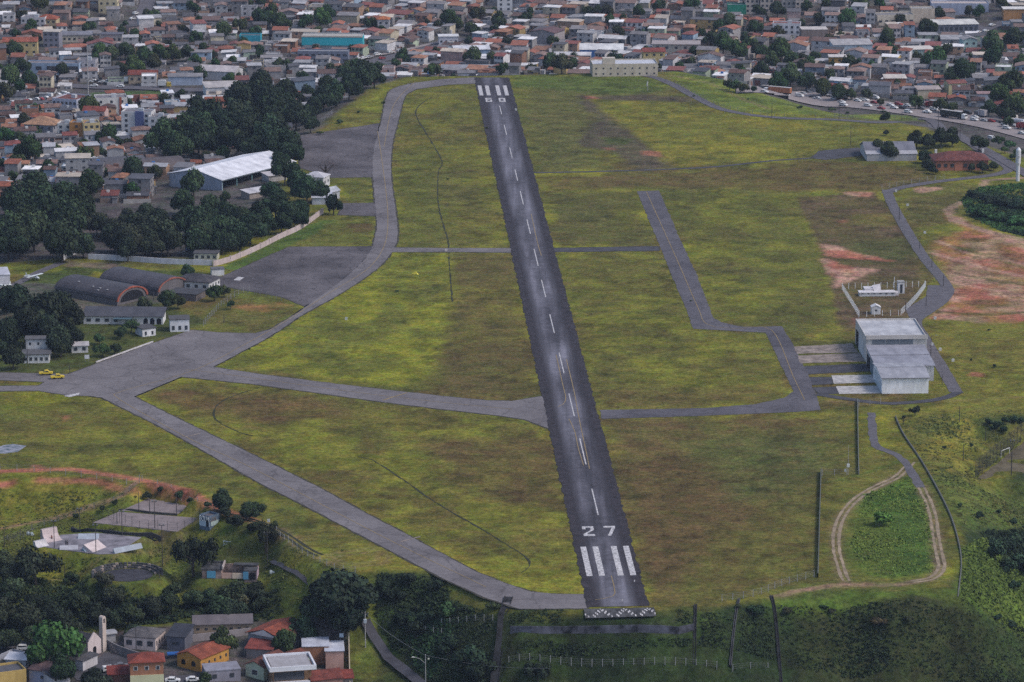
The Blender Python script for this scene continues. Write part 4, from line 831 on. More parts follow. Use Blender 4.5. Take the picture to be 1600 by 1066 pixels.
apt('cream four storey block at the top left with small square windows', 154, 20, 11, 9, -3, 13, 3, 3, (.52, .45, .30))
apt('plain white windowless-looking block behind red roofs, upper left', 33, 42, 14, 9, -6, 6.5, 5, 2, (.50, .49, .52)); building('house', 'red hipped house touching the plain white block', 'house', 56, 44, 12, 9, -6, 6, 'hip', 2.2, (.45, .36, .22), (.28, .085, .05), win=(('f', 4, 2),))
building('house', 'wide yellow two storey house with long red roof at the left edge', 'house', 5, 86, 19, 9, 3, 7.5, 'gable_x', 2, (.50, .40, .20), (.28, .09, .06), win=(('f', 5, 2),))
building('house', 'bare grey concrete house with a cream roof slab, upper left', 'house', 68, 74, 9, 9, -6, 9, 'slab', 0, (.22, .22, .27), (.46, .42, .38), 'wall', win=(('f', 3, 3),))
building('pavilion', 'low cream pavilion with curved grey roof, upper left', 'pavilion', 97, 66, 17, 8, 4, 4, 'barrel_x', 1.6, (.50, .44, .36), (.20, .20, .23), 'sheet', win=(('f', 6, 1),))
building('house', 'grey house with four square windows above the tree row', 'house', 158, 69, 12, 8, 0, 5.4, 'slab', 0, (.36, .34, .34), (.12, .12, .15), 'wall', win=(('f', 4, 1, 1.4, 1.4),))
t = building('store', 'long store with bright turquoise upper band and pale roof edge', 'store', 472, 78, 34, 12, -3, 9, 'flat', 0, (.36, .38, .40), (.40, .38, .36), 'wall'); ubox('turquoise_band', t, 17, -.25, 3.6, 34.3, .5, 4.6, 'wall', TURQ); ubox('turquoise_band', t, 34.1, 5, 1.0, 10, .5, 7.2, 'wall', (.05, .34, .40), math.pi / 2); ubox('cornice', t, 17, -.3, 8.3, 34.6, .7, .8, 'wall', (.50, .44, .38))
ANCH.append((522, 62, 'turquoise store'))
t = building('store', 'small store with a turquoise front at the tree belt', 'store', 374, 70, 12, 9, -2, 5.5, 'flat', 0, (.03, .30, .40), (.10, .12, .14), 'wall')
t = building('shop', 'dark blue shop below the turquoise store', 'shop', 465, 97, 28, 8, -3, 6.5, 'flat', 0, (.16, .18, .24), (.24, .25, .28), 'wall', win=(('f', 8, 2, 2, 1.2),)); building('house', 'house with orange top floor near the turquoise store', 'house', 590, 52, 7, 7, 0, 8, 'hip', 1.6, (.44, .42, .44), (.42, .15, .06), win=(('f', 2, 2),))
# --- middle far
t = building('school', 'large cream school with stair tower just beyond the field edge', 'school', 926, 120, 34, 16, 4, 6.6, 'flat', 0, (.52, .46, .38), (.50, .52, .58), 'wall', win=(('f', 9, 2, .8, .8), ('r', 3, 2))); ubox('stair_tower', t, 8.5, 2.3, 0, 6.5, 4, 9.6, 'wall', (.54, .48, .42)); ANCH.append((975, 100, 'large cream school'))
building('sports_hall', 'white roofed hall with blue end wall behind the cream school', 'hall', 906, 92, 24, 13, -2, 5, 'shed', 1.4, (.08, .20, .48), (.66, .65, .64), 'sheet'); building('warehouse', 'long white and grey depot left of the cream school', 'depot', 866, 98, 20, 10, -4, 4, 'gable_x', 1.2, (.42, .40, .40), (.56, .54, .54), 'sheet')
building('office_building', 'pale two storey building with wide grey roof right of the cream school', 'office', 1020, 89, 26, 13, -3, 7, 'slab', 0, (.40, .38, .34), (.34, .30, .30), 'wall', win=(('f', 5, 2, 1.6, 1.4),), ov=.6)
building('house', 'yellow three storey house with red roof hugging the cream school', 'house', 1005, 107, 12, 9, 4, 9, 'gable_x', 1.6, (.52, .42, .20), RED, win=(('f', 3, 3),))
apt('long white two storey block with round topped dark windows', 902, 66, 14, 8, -2, 5.5, 5, 1, (.58, .57, .58)); apt('white block with orange trim at the top centre', 948, 16, 13, 9, 0, 8, 4, 2, (.60, .60, .63)); apt('slim white tower block at the top centre', 777, 19, 9, 9, 0, 12, 2, 4, (.58, .58, .60))
building('warehouse', 'tall red brown gabled store with grey side', 'warehouse', 829, 72, 15, 14, -26, 8, 'gable_y', 1.6, (.30, .27, .28), (.13, .07, .07), 'sheet'); building('warehouse', 'pale green wall and low grey roof at the runway end', 'warehouse', 690, 117, 29, 7, 0, 4, 'shed', .6, (.34, .40, .34), (.26, .26, .28), 'sheet')
building('shed', 'small white box roof behind the far end of the taxiway', 'shed', 622, 121, 8, 5, 3, 2.2, 'slab', 0, (.5, .48, .46), (.6, .6, .6), 'wall'); building('warehouse', 'green fronted store at the top right of centre', 'store', 1137, 22, 11, 8, 0, 5.5, 'flat', 0, (.02, .22, .15), (.3, .32, .3), 'wall')
building('house', 'white house with pale slab roof above the runway end', 'house', 686, 72, 11, 8, 4, 5.5, 'slab', 0, (.54, .54, .60), (.60, .60, .62), 'wall', win=(('f', 4, 1, 1.2, 1.2),)); building('shop', 'low shop with blue front and white roofs above the runway end', 'shop', 710, 88, 20, 9, 6, 3.8, 'shed', 1, (.30, .40, .54), (.62, .62, .64), 'sheet')
for k, (px, rr_) in enumerate(((1165, 0), (1188, -3), (1222, 2), (1243, 0))): apt(['tall cream slab at the top right, first of four', 'tall cream slab at the top right, second of four', 'tall cream slab at the top right, third of four', 'tall cream slab at the top right, last of four'][k], px, 22 - (k > 1) * 3, 8, 8, rr_, 15, 3, 5, (.48, .42, .38))
# --- right far
apt('four storey white block with red parapet on the right', 1207, 62, 16, 9, -6, 9.5, 5, 3, (.58, .58, .62), roofc=(.2, .08, .07)); ANCH.append((1225, 50, 'red parapet block'))
building('warehouse', 'bulky raw brick block next to the white one with red parapet', 'warehouse', 1252, 72, 15, 11, 2, 9, 'slab', 0, (.20, .16, .15), (.50, .46, .44), 'wall', ov=.1)
t = building('store', 'cream commercial building with window row, top right', 'store', 1371, 40, 22, 12, 8, 6.5, 'flat', 0, (.52, .47, .40), (.2, .19, .2), 'wall', win=(('f', 6, 1, 2, 1.2),)); building('store', 'tall plain cream block joined to the commercial building, top right', 'store', 1423, 35, 14, 10, 0, 8.5, 'flat', 0, (.54, .46, .38), (.3, .3, .3), 'wall')
t = building('depot', 'long depot with pale roof and dark glass front, top right', 'depot', 1460, 52, 26, 12, 7, 4.8, 'shed', 1.2, (.14, .15, .19), (.58, .56, .52), 'sheet', win=(('f', 9, 1, 1.8, 2),)); ANCH.append((1490, 38, 'long depot'))
building('store', 'pale blue wide store at the top right corner', 'store', 1455, 24, 34, 12, -2, 6.5, 'flat', 0, (.36, .40, .52), (.44, .38, .36), 'wall'); building('petrol_station', 'orange fronted station with white canopy roof at the right edge', 'petrol station', 1568, 32, 16, 9, 0, 5.4, 'slab', 0, (.46, .24, .10), (.62, .60, .58), 'wall')
building('store', 'store with turquoise front panel and pale roof', 'store', 1415, 95, 16, 12, 8, 6, 'slab', 0, (.30, .40, .40), (.58, .54, .50), 'wall', win=(('f', 2, 1, 3, 2),)); building('warehouse', 'pale blue gabled warehouse right of the raw brick block', 'warehouse', 1302, 88, 22, 12, 6, 6, 'shed', 1.4, (.42, .50, .58), (.38, .36, .36), 'sheet')
building('house', 'bright orange house with white roof slab, right side', 'house', 1296, 108, 11, 8, 0, 6.5, 'slab', 0, (.46, .26, .07), (.56, .52, .50), 'wall', win=(('f', 3, 2),)); building('house', 'yellow gabled house above the highway queue', 'house', 1482, 151, 9.5, 8, 12, 7, 'gable_x', 1.2, (.52, .47, .28), (.22, .09, .08), win=(('f', 1, 2, 1, 1), ('r', 4, 2, 1, 1)))
building('house', 'long cream house with stained wall above the cement mixer', 'house', 1434, 155, 12, 8, 6, 5, 'shed', .6, (.50, .43, .33), (.40, .33, .30), 'sheet', win=(('r', 3, 1),)); building('house', 'white cube house with bluish wall above the highway', 'house', 1528, 160, 8, 7, 0, 4.4, 'slab', 0, (.56, .58, .64), (.30, .2, .2), 'wall')
building('house', 'turquoise narrow house by the right highway trees', 'house', 1505, 86, 8, 8, 10, 8.5, 'gable_y', 1.4, (.28, .42, .44), (.32, .32, .34), win=(('f', 2, 2),)); building('house', 'open sided house with pale roof and brick wall above the highway', 'house', 1383, 138, 11, 8, 2, 5.4, 'shed', .8, (.34, .16, .10), (.58, .52, .46), 'sheet')
building('house', 'small white house at the right edge above the highway', 'house', 1588, 124, 8, 6, 0, 4.6, 'gable_x', 1, WHITE, (.4, .4, .42), win=(('f', 2, 1, 1, 1),))

# ---------------------------------------------------------------- the near neighbourhood, lower left
def vwin(t, pts, name='window'):
    for x, y, z, ww, wh, rz in pts: ubox(name, t, x, y, z, ww, .16, wh, 'glass', None, rz)
t = building('chapel', 'small white chapel with gabled front and slim bell tower beside the churchyard', 'chapel', 139, 1028, 3.6, 9, -58, 5.2, 'gable_y', 1.6, (.56, .48, .48), (.060, .058, .068), 'tile', anchor=(0, 0))
for o in list(t.children): bpy.data.objects.remove(o)
FA = P(137, 1029); 
t.location = (FA.x, FA.y, H(FA.x, FA.y)); t.rotation_euler = (0, 0, R(52))
# local x along the facade (right and away), local y away to the left
b = MB(); wall_mesh(b, 5.2, 11, 4.6, 'gable_y', 1.9); b.build('wall', 'wall', t, color=(.50, .46, .36)); b = MB(); b.box(-.15, 5.35, -.35, -.003, -3, 4.7); b.quad((-.15, -.35, 4.7), (5.35, -.35, 4.7), (2.6, -.35, 7.4)); b.quad((5.35, -.01, 4.7), (-.15, -.01, 4.7), (2.6, -.01, 7.4)); b.quad((-.15, -.35, 4.7), (2.6, -.35, 7.4), (2.6, -.01, 7.4), (-.15, -.01, 4.7)); b.quad((5.35, -.01, 4.7), (2.6, -.01, 7.4), (2.6, -.35, 7.4), (5.35, -.35, 4.7)); b.build('facade', 'wall', t, color=(.56, .48, .48))
b = MB(); roof_mesh(b, 5.2, 10.8, 4.6, 'gable_y', 1.9, .3); b.build('roof', 'tile', t, color=(.060, .058, .068))
b = MB(); b.quad(*([(1.9, -.40, .1), (3.3, -.40, .1)] + [(2.6 + .7 * math.cos(a), -.40, 2.4 + .7 * math.sin(a)) for a in [math.pi * i / 8 for i in range(9)]])); b.build('door', 'dark', t)
b = MB(); b.box(6.0, 7.5, -.4, 1.0, -3, 9.0); b.box(6.0, 6.35, -.4, 1.0, 9.0, 10.4); b.box(7.15, 7.5, -.4, 1.0, 9.0, 10.4); n0 = 6
for i in range(n0):
    a0, a1 = math.pi * i / n0, math.pi * (i + 1) / n0
    p = [(6.75 + .75 * math.cos(a), y, 10.4 + .8 * math.sin(a)) for a, y in ((a0, -.4), (a1, -.4), (a1, 1.0), (a0, 1.0))]; b.quad(*p)
    b.quad((6.75, -.4, 10.4), (6.75 + .75 * math.cos(a0), -.4, 10.4 + .8 * math.sin(a0)), (6.75 + .75 * math.cos(a1), -.4, 10.4 + .8 * math.sin(a1)))
b.build('bell_tower', 'wall', t, color=(.50, .42, .38)); ANCH.append((150, 1005, 'white chapel'))
building('shed', 'low concrete hut behind the chapel with a small blue door', 'shed', 166, 1005, 2.9, 3.0, 24, 2.4, 'barrel_x', .5, (.34, .34, .36), (.30, .30, .32), 'wall')
t = building('house', 'cream hall with dark hipped roof and three large dark windows', 'house', 194, 1013, 9.6, 9, -14, 3.4, 'hip', 1.8, (.60, .50, .48), (.125, .120, .125), 'tile', win=(('f', 3, 1, 1.7, 1.5), ('r', 4, 1, .6, 1.2)), ov=.3); ANCH.append((228, 1000, 'cream hall'))
building('house', 'charcoal roofed grey house between the cream hall and the orange house', 'house', 261, 1016, 5.4, 9, -12, 4.0, 'shed', 1.0, (.12, .125, .16), (.040, .040, .050), 'sheet', win=(('f', 1, 1, 2.2, .9),))
t = building('row_building', 'long beige row building with grey corrugated roof and dark slot windows', 'building', 303, 990, 17, 5.4, 5, 2.6, 'shed', 1.1, (.33, .25, .18), (.14, .12, .125), 'sheet', win=(('f', 7, 1, .9, .6),))
t = building('house', 'orange walled house with arched windows and long orange tiled roof', 'house', 277, 1041, 8.6, 13, -34, 3.6, 'gable_y', 1.6, (.48, .25, .06), (.25, .072, .042), 'tile', anchor=(0, 0), win=(('r', 5, 1, .7, .9),)); ANCH.append((312, 1025, 'orange walled house'))
for u in (2.3, 6.0):
    b = MB(); b.quad(*([(u - .75, -.06, 1.0), (u + .75, -.06, 1.0)] + [(u + .75 * math.cos(a), -.06, 1.9 + .7 * math.sin(a)) for a in [math.pi * i / 8 for i in range(9)]])); b.build('arched_window', 'dark', t)
t = building('house', 'two storey brick house over a white ground floor, red tiled roof', 'house', 204, 1073, 9.4, 7, 8, 6.6, 'hip', 1.9, (.36, .17, .10), (.20, .052, .038), 'tile', win=(('f', 3, 2, .9, 1.0), ('r', 2, 2, .8, 1.0)), frames=True, ov=.6); ubox('ground_floor', t, 4.7, -.05, -2, 9.5, .3, 4.9, 'wall', (.56, .56, .36)); ANCH.append((232, 1050, 'brick house'))
building('carport', 'low dark red tiled carport beside the brick house and white van', 'carport', 170, 1068, 6.6, 5, 8, 2.2, 'shed', .9, (.16, .08, .06), (.20, .045, .035), 'tile')
t = building('house', 'grey house with white gable end and big orange red tiled roof', 'house', 388, 1010, 12, 13, -32, 4.6, 'gable_y', 2.0, (.26, .27, .30), (.25, .070, .042), 'tile', win=(('f', 2, 1, 1.5, 1.3),), frames=True, ov=.7); b = MB(); b.quad((1.2, -.78, 4.75), (10.8, -.78, 4.75), (6, -.78, 6.6)); b.build('gable_end', 'wall', t, color=(.62, .62, .64)); ANCH.append((425, 985, 'white gabled house'))
building('house', 'small house under a dull red roof behind the pale green house', 'house', 385, 1028, 7.6, 6, -12, 3, 'shed', 1.0, (.25, .22, .22), (.23, .060, .048), 'tile')
building('house', 'pale green house with white framed window and brown roof', 'house', 384, 1056, 6.2, 12, -30, 3.6, 'gable_y', 1.5, (.46, .52, .40), (.155, .060, .045), 'tile', win=(('f', 1, 1, 1.8, 1.4),), frames=True, ov=.5)
building('house', 'mint walled house with broad brown tiled roof, right of the pale green one', 'house', 406, 1054, 7, 14, -36, 3.6, 'gable_y', 1.5, (.42, .54, .46), (.165, .062, .045), 'tile', ov=.5)
t = building('house', 'modern white house with thick flat roof slab and balcony', 'house', 427, 1080, 11, 10.5, 12, 6.6, 'slab', 0, (.28, .16, .085), (.33, .32, .34), 'wall', ov=.2, anchor=(0, 0)); ANCH.append((460, 1035, 'modern white house'))
for x, y, sx, sy in ((5.5, -1.2, 13.4, .5), (5.5, 11.0, 13.4, .5), (-1.0, 5, .5, 12.4), (12.0, 5, .5, 12.4)): ubox('parapet', t, x, y, 6.2, sx, sy, 1.3, 'wall', (.66, .67, .72))
ubox('balcony', t, 4.2, -2.0, 2.6, 11.6, 3.6, .3, 'wall', (.6, .58, .6)); ubox('balcony_rail', t, 4.2, -3.75, 2.9, 11.6, .15, .9, 'wall', (.64, .64, .70)); ubox('window_band', t, 4.6, -.1, 3.2, 8.6, .2, 2.4); ubox('ground_floor', t, 3.2, -1.6, -1, 9, 3, 3.5, 'wall', (.50, .44, .46)); ubox('window', t, 3.4, -3.2, .3, 3.4, .2, 1.7, 'glass')
building('house', 'pink walled house with pale flat metal roof by the long wall', 'house', 509, 1046, 5.2, 10.5, 4, 4.2, 'shed_b', .4, (.52, .32, .27), (.56, .58, .66), 'sheet', anchor=(0, 0), ov=.3); building('house', 'pale metal roofed wing left of the pink walled house', 'house', 473, 1038, 7.6, 9.5, 4, 4.2, 'shed_b', .3, (.30, .14, .08), (.54, .56, .64), 'sheet', ov=.2)
building('house', 'rust red tiled house at the bottom edge beside the modern white house', 'house', 488, 1082, 9, 8, 20, 3.4, 'gable_x', 1.6, (.30, .17, .14), (.19, .055, .042), 'tile')
building('shed', 'small tiled shed at the foot of the long wall, bottom edge', 'shed', 533, 1075, 3.4, 5, 8, 2.8, 'shed', .8, (.22, .2, .2), (.23, .055, .040), 'tile')
building('house', 'grey concrete roofed house between the orange and pale green houses', 'house', 322, 1066, 10, 7, 14, 3.0, 'slab', 0, (.26, .25, .30), (.24, .24, .29), 'wall', win=(('f', 2, 1),), ov=.1)
building('house', 'yellow edged house with flat grey roof, bottom left corner', 'house', -14, 1082, 10.5, 8, 24, 4.8, 'flat', 0, (.48, .34, .12), (.10, .10, .115), 'wall'); building('house', 'bluish grey house with dark roof and a blue tarpaulin behind it', 'house', 46, 1066, 8.4, 5.5, -24, 3.6, 'shed', 1.0, (.28, .30, .42), (.105, .070, .075), 'tile', win=(('f', 1, 1, .9, .9),))
building('house', 'low white house with a bright white flat roof, bottom left', 'house', 9, 1044, 6, 5, -10, 2.4, 'shed', .5, (.44, .46, .54), (.62, .62, .66), 'sheet', win=(('f', 2, 1, .7, .7),)); building('canopy', 'bright blue tarpaulin stretched over a yard near the big round tree', 'canopy', 51, 1038, 4.2, 2.6, -6, 1.7, 'slab', 0, (.10, .10, .12), (.02, .16, .50), 'wall')
building('house', 'white walled house half under the bottom round tree', 'house', 84, 1080, 5.6, 5, 40, 3.2, 'shed', .8, (.44, .45, .52), (.10, .1, .11), 'tile'); building('shed', 'dim grey lean-to below the white chapel', 'shed', 118, 1046, 3, 6, -38, 2.8, 'shed', .5, (.50, .48, .50), (.09, .09, .10), 'tile')
building('canopy', 'small blue tarpaulin beside the grey house behind the orange one', 'canopy', 264, 1030, 2.6, 1.6, 10, 1.2, 'slab', 0, (.1, .1, .12), (.02, .10, .32), 'wall')

# --- walls
def wall_run(name, label, pts, h, th, color, cat='wall', pil=None, zo=0, mat='wall', cap=None, group=None):
    w = [P(*p) for p in pts]; c = w[0]
    t = thing(name, label, cat, (c.x, c.y, c.z), 0, group); b = MB(); line = smooth_line([tuple(p[:2]) for p in w], 4) if len(w) > 2 else [sub(w[0], w[1], i / 12) for i in range(13)]
    for p, q in zip(line[:-1], line[1:]):
        d = Vector((q[0] - p[0], q[1] - p[1])).normalized(); n = Vector((-d.y, d.x)) * th / 2; zp, zq = H(*p) - c.z + zo, H(*q) - c.z + zo; a, e = Vector(p) - Vector(c[:2]), Vector(q) - Vector(c[:2])
        A, B_, C, D = a + n, a - n, e - n, e + n
        b.quad((A.x, A.y, zp + h), (B_.x, B_.y, zp + h), (C.x, C.y, zq + h), (D.x, D.y, zq + h)); b.quad((B_.x, B_.y, zp - 2), (C.x, C.y, zq - 2), (C.x, C.y, zq + h), (B_.x, B_.y, zp + h)); b.quad((D.x, D.y, zq - 2), (A.x, A.y, zp - 2), (A.x, A.y, zp + h), (D.x, D.y, zq + h))
    b.build('wall_panel', mat, t, color=color)
    if pil:
        for i in range(0, len(line), pil): p = line[i]; ubox('pillar', t, p[0] - c.x, p[1] - c.y, H(*p) - c.z + zo - .5, th + .25, th + .25, h + .8, 'wall', tuple(v * 1.15 for v in color))
    return t
wall_run('perimeter_wall', 'long white wall running past the grove to the cream gatehouse', [(138, 405), (200, 408), (252, 412), (332, 415)], 2.2, .3, (.56, .56, .62))
wall_run('perimeter_wall', 'white wall with rosy panels and pillars climbing right from the gatehouse', [(334, 416), (360, 409), (400, 392), (440, 372), (470, 358), (505, 333)], 2.2, .3, (.46, .38, .38), pil=2)
wall_run('perimeter_wall', 'white wall bending towards the pink banded building', [(96, 409), (125, 395)], 2.4, .3, (.52, .53, .58)); ribbon('lane', [(20, 447), (60, 426), (96, 411)], 4, .08, 'asphalt_road')
wall_run('kerb_wall', 'low white kerb wall along the left side of the long apron', [(150, 567), (192, 552), (239, 535)], .5, .35, (.50, .48, .50))
wall_run('retaining_wall', 'grey retaining wall behind the churchyard cars', [(160, 1008), (185, 1022), (222, 1034), (252, 1040)], 2.6, .35, (.20, .19, .20)); wall_run('yard_wall', 'pale yard wall at the left edge by the parked white car', [(-12, 1040), (20, 1022), (52, 1029)], 1.6, .25, (.36, .37, .43))
wall_run('boundary_wall', 'thin cream wall running down beside the last houses', [(545, 1000), (546, 1040), (547, 1078)], 2.2, .3, (.44, .38, .30)); wall_run('yard_wall', 'long pale wall below the beige row building', [(300, 1003), (345, 998), (392, 992)], 2.2, .25, (.30, .27, .28))
wall_run('boundary_wall', 'straight dark wall running away beside the lush grass loop', [(1278, 903), (1279, 870), (1281, 800), (1283, 738)], 1.4, .3, (.10, .11, .095)); wall_run('boundary_wall', 'straight grey wall running away towards the hangar row', [(1342, 742), (1341, 700), (1340, 628)], 1.2, .25, (.14, .155, .14))
wall_run('drain_kerb', 'curving dark concrete drain edge at the right of the grass loop', [(1399, 652), (1412, 680), (1440, 722), (1470, 775), (1490, 820), (1502, 875), (1497, 935)], .6, .35, (.115, .12, .11))

# --- drains down the southern slope
def drain(label, pts, w, mat):
    line = smooth_line([tuple(P(*p)[:2]) for p in pts], 3); c = line[0]; z0 = H(*c); t = thing('drain_channel', label, 'drain', (c[0], c[1], z0))
    for s in (-1, 1, 0):
        b = MB()
        for p, q in zip(line[:-1], line[1:]):
            d = Vector((q[0] - p[0], q[1] - p[1])).normalized(); n = Vector((-d.y, d.x)); u0, u1, up = ((-w / 2, w / 2, .3) if s == 0 else ((s * w / 2 - .1, s * w / 2 + .1, .55)))
            pp = []
            for c_, e in ((p, z0), (q, z0)):
                z = H(*c_) - z0; pp.append(((c_[0] + n.x * u0 - line[0][0], c_[1] + n.y * u0 - line[0][1], z + up), (c_[0] + n.x * u1 - line[0][0], c_[1] + n.y * u1 - line[0][1], z + up)))
            b.quad(pp[0][0], pp[0][1], pp[1][1], pp[1][0])
            if s: b.quad((*pp[0][0][:2], pp[0][0][2] - 2), pp[0][0], pp[1][0], (*pp[1][0][:2], pp[1][0][2] - 2)); b.quad((*pp[0][1][:2], pp[0][1][2] - 2), pp[0][1], pp[1][1], (*pp[1][1][:2], pp[1][1][2] - 2))
        b.build('channel_bed' if s == 0 else 'side_wall', 'drain' if s == 0 else mat, t)
    return t
drain('wide dark stepped drain running down the slope left of the chequered strip', [(795, 934), (790, 950), (785, 962), (782, 1000), (776, 1040), (771, 1080)], 2.3, 'drain')
drain('narrow dark drain down the slope at the right end of the old wall', [(1087, 946), (1086, 975), (1085, 1040)], .7, 'drain'); drain('narrow pale edged drain down the slope between two fence lines', [(1155, 937), (1148, 975), (1141, 1042)], .5, 'concrete_dark'); drain('narrow drain down the dark slope under the soil bend', [(1205, 932), (1213, 975), (1222, 1080)], .7, 'drain')
# --- chequered strip at the runway end and the old retaining wall under it
def chequers():
    A, B_ = P(912, 953.5), P(1022, 951); Z = []; c = A; t = thing('chequered_strip', 'black strip with zigzag of pale squares just below the runway end', 'marking', (A.x, A.y, A.z)); e = (B_ - A); L = e.length; ex = Vector((e.x, e.y)).normalized(); ny = Vector((ex.y, -ex.x)); wd = 5.4
    def pt(u, v, up): x, y = A.x + ex.x * u + ny.x * v, A.y + ex.y * u + ny.y * v; return (x - A.x, y - A.y, max(H(x, y), H(x, y + 1.5)) - A.z + up)
    b = MB()
    for i in range(20):
        for j in range(4): b.quad(pt(L * i / 20, wd * j / 4, .3), pt(L * i / 20, wd * (j + 1) / 4, .3), pt(L * (i + 1) / 20, wd * (j + 1) / 4, .3), pt(L * (i + 1) / 20, wd * j / 4, .3))
    b.build('strip_base', 'concrete_dark', t); m = MB(); n = 54; q = L / n
    for i in range(n):
        ph = (i + 5) % 18; r = (ph if ph < 9 else 17 - ph) * .42
        for dr in (0, 1.0):
            if (i + int(dr)) % 2: continue
            v = .4 + (r + dr * .8) * 1.35
            if v + 1.0 < wd: m.quad(pt(q * i, v, .36), pt(q * i, v + .9, .36), pt(q * (i + 1), v + .9, .36), pt(q * (i + 1), v, .36))
    m.build('painted_squares', 'white_paint', t)
chequers()
t = wall_run('retaining_wall', 'long blackened retaining wall with pale graffiti patches below the runway end', [(797, 990), (830, 990), (900, 990), (1000, 988), (1060, 991), (1084, 986)], 2.2, .22, (.075, .075, .085), mat='graffiti')

# --- fences: posts and a thin mesh of wires
def fence(name, label, pts, h, step, mat='post', pw=.16, wires=3, cap=100, z=None, group='post and wire fences'):
    w = [tuple(P(*p)[:2]) for p in pts]; line = smooth_line(w, 1.0) if len(w) > 2 else [sub(w[0], w[1], i / 60) for i in range(61)]
    L = sum(math.dist(a, b) for a, b in zip(line[:-1], line[1:])); n = min(cap, max(2, int(L / step))); c = line[0]; z0 = H(*c); t = thing(name, label, 'fence', (c[0], c[1], z0), 0, group); pos = []; acc = 0; k = 0; want = 0
    for a, b in zip(line[:-1], line[1:]):
        s = math.dist(a, b)
        while want <= acc + s + 1e-6 and k <= n: u = (want - acc) / (s + 1e-9); pos.append(sub(a, b, u)); k += 1; want = k * L / n
        acc += s
    for p in pos[:100]: ubox('post', t, p[0] - c[0], p[1] - c[1], H(*p) - z0 - .2, pw, pw, h + .2, mat)
    if wires:
        b = MB()
        for p, q in zip(pos[:-1], pos[1:]):
            for j in range(wires): zz = h * (j + 1) / (wires + .3); b.bar((p[0] - c[0], p[1] - c[1], H(*p) - z0 + zz), (q[0] - c[0], q[1] - c[1], H(*q) - z0 + zz), .035)
        b.build('wire', 'metal', t)
    return t
fence('wire_fence', 'pale post fence curving above the red dirt track, left edge to the park corner', [(0, 735), (60, 738), (110, 744), (170, 752), (205, 758), (218, 752)], 2.2, 5.3)
fence('wire_fence', 'dark post fence beside the diagonal red track over the skate park', [(218, 755), (190, 778), (140, 797), (80, 818), (20, 842), (-10, 852)], 1.9, 6, 'metal'); fence('wire_fence', 'pale post fence from the park corner along the bank towards the ruined hut', [(222, 752), (270, 770), (312, 790), (335, 800)], 2.0, 6)
fence('wire_fence', 'concrete post fence descending past the bushes to the grass loop', [(432, 833), (465, 860), (500, 880), (530, 893), (555, 896)], 2.2, 3.6)
fence('wire_fence', 'white post fence across the dark slope below the old wall', [(795, 1037), (900, 1040), (1000, 1040), (1120, 1045)], 2.2, 2.9); fence('wire_fence', 'short white post fence left of the wide drain', [(690, 977), (722, 974), (770, 971)], 2.0, 3.0)
fence('wire_fence', 'white post fence on the slope below the dense dark tree', [(640, 986), (690, 992)], 2.0, 3); fence('wire_fence', 'white post fence on the slope right of the earth bend', [(1145, 1048), (1200, 1046)], 2, 4)
fence('wire_fence', 'dark mesh fence along the plateau edge left of the soil bend', [(1128, 940), (1180, 932), (1225, 915), (1272, 902)], 2.2, 3.2, 'post', wires=4)
fence('wire_fence', 'short pale fence joining the two straight walls', [(1285, 744), (1312, 743), (1342, 742)], 2.2, 3, 'post'); fence('wire_fence', 'three pale posts beside the hangar row track', [(1342, 636), (1376, 632)], 2.4, 3.6, 'post')
fence('station_fence', 'white post fence along the back of the station', [(1316, 452), (1360, 451), (1400, 450), (1445, 448)], 2.4, 2.4, 'paint'); fence('station_fence', 'white rail fence down the left side of the station', [(1316, 453), (1330, 475), (1342, 495)], 2.4, 2.6, 'paint', .22); fence('station_fence', 'white post fence at the front of the station', [(1342, 496), (1375, 494), (1404, 493)], 2.2, 3, 'paint')
fence('station_fence', 'white post fence along the slanting parking side of the station', [(1446, 449), (1430, 470), (1408, 492)], 2.4, 2, 'paint', .22)
fence('wire_fence', 'pale post fence in front of the red roofed building', [(1378, 296), (1420, 288), (1460, 282), (1475, 280)], 2.2, 4.5); fence('wire_fence', 'dark post fence on the inner side of the straight access road', [(1378, 302), (1400, 345), (1430, 395), (1462, 440)], 2, 6, 'metal')
fence('wire_fence', 'dark fence following the far perimeter road on the right', [(1210, 182), (1300, 184), (1400, 187), (1450, 192)], 1.8, 5, 'metal'); fence('wire_fence', 'dark fence following the far bend of the perimeter road', [(1000, 115), (1050, 129), (1087, 149), (1125, 167), (1200, 181)], 1.8, 5, 'metal')
fence('wire_fence', 'pale fence between the dense trees and the upper apron', [(470, 205), (495, 196), (520, 178)], 2.4, 3, 'post'); fence('wire_fence', 'white post fence beside the brown lawn left of the upper apron corner', [(318, 510), (345, 480), (372, 462), (390, 455)], 2.4, 4, 'post'); fence('wire_fence', 'fence of close dark posts along the near edge of the large old apron', [(345, 452), (400, 460), (440, 470)], 2, 3, 'metal')
# tall ball-stop fence of the football field at the right edge
def net(label, a, b_, h, color=(.05, .05, .035)):
    A, B_ = P(*a), P(*b_); t = thing('ball_fence', label, 'fence', tuple(A), 0, 'high mesh fences'); n = 14; m = MB(); d = B_ - A
    for i in range(n + 1): q = d * (i / n); ubox('post', t, q.x, q.y, H(A.x + q.x, A.y + q.y) - A.z - .3, .14, .14, h + .3, 'wood')
    for j in range(12): z = h * (j + 1) / 12; m.bar((0, 0, z), (d.x, d.y, d.z + z), .05)
    for i in range(70): q = d * (i / 70); m.bar((q.x, q.y, q.z), (q.x, q.y, q.z + h), .04)
    m.build('mesh', 'wood', t); return t
net('tall dark mesh fence slanting along the football pitch at the right edge', (1524, 747), (1600, 685), 6.0)

flat('football_pitch', [(1528, 748), (1600, 690), (1660, 660), (1660, 770), (1560, 752)], .15, 'pitch', .3, True); 

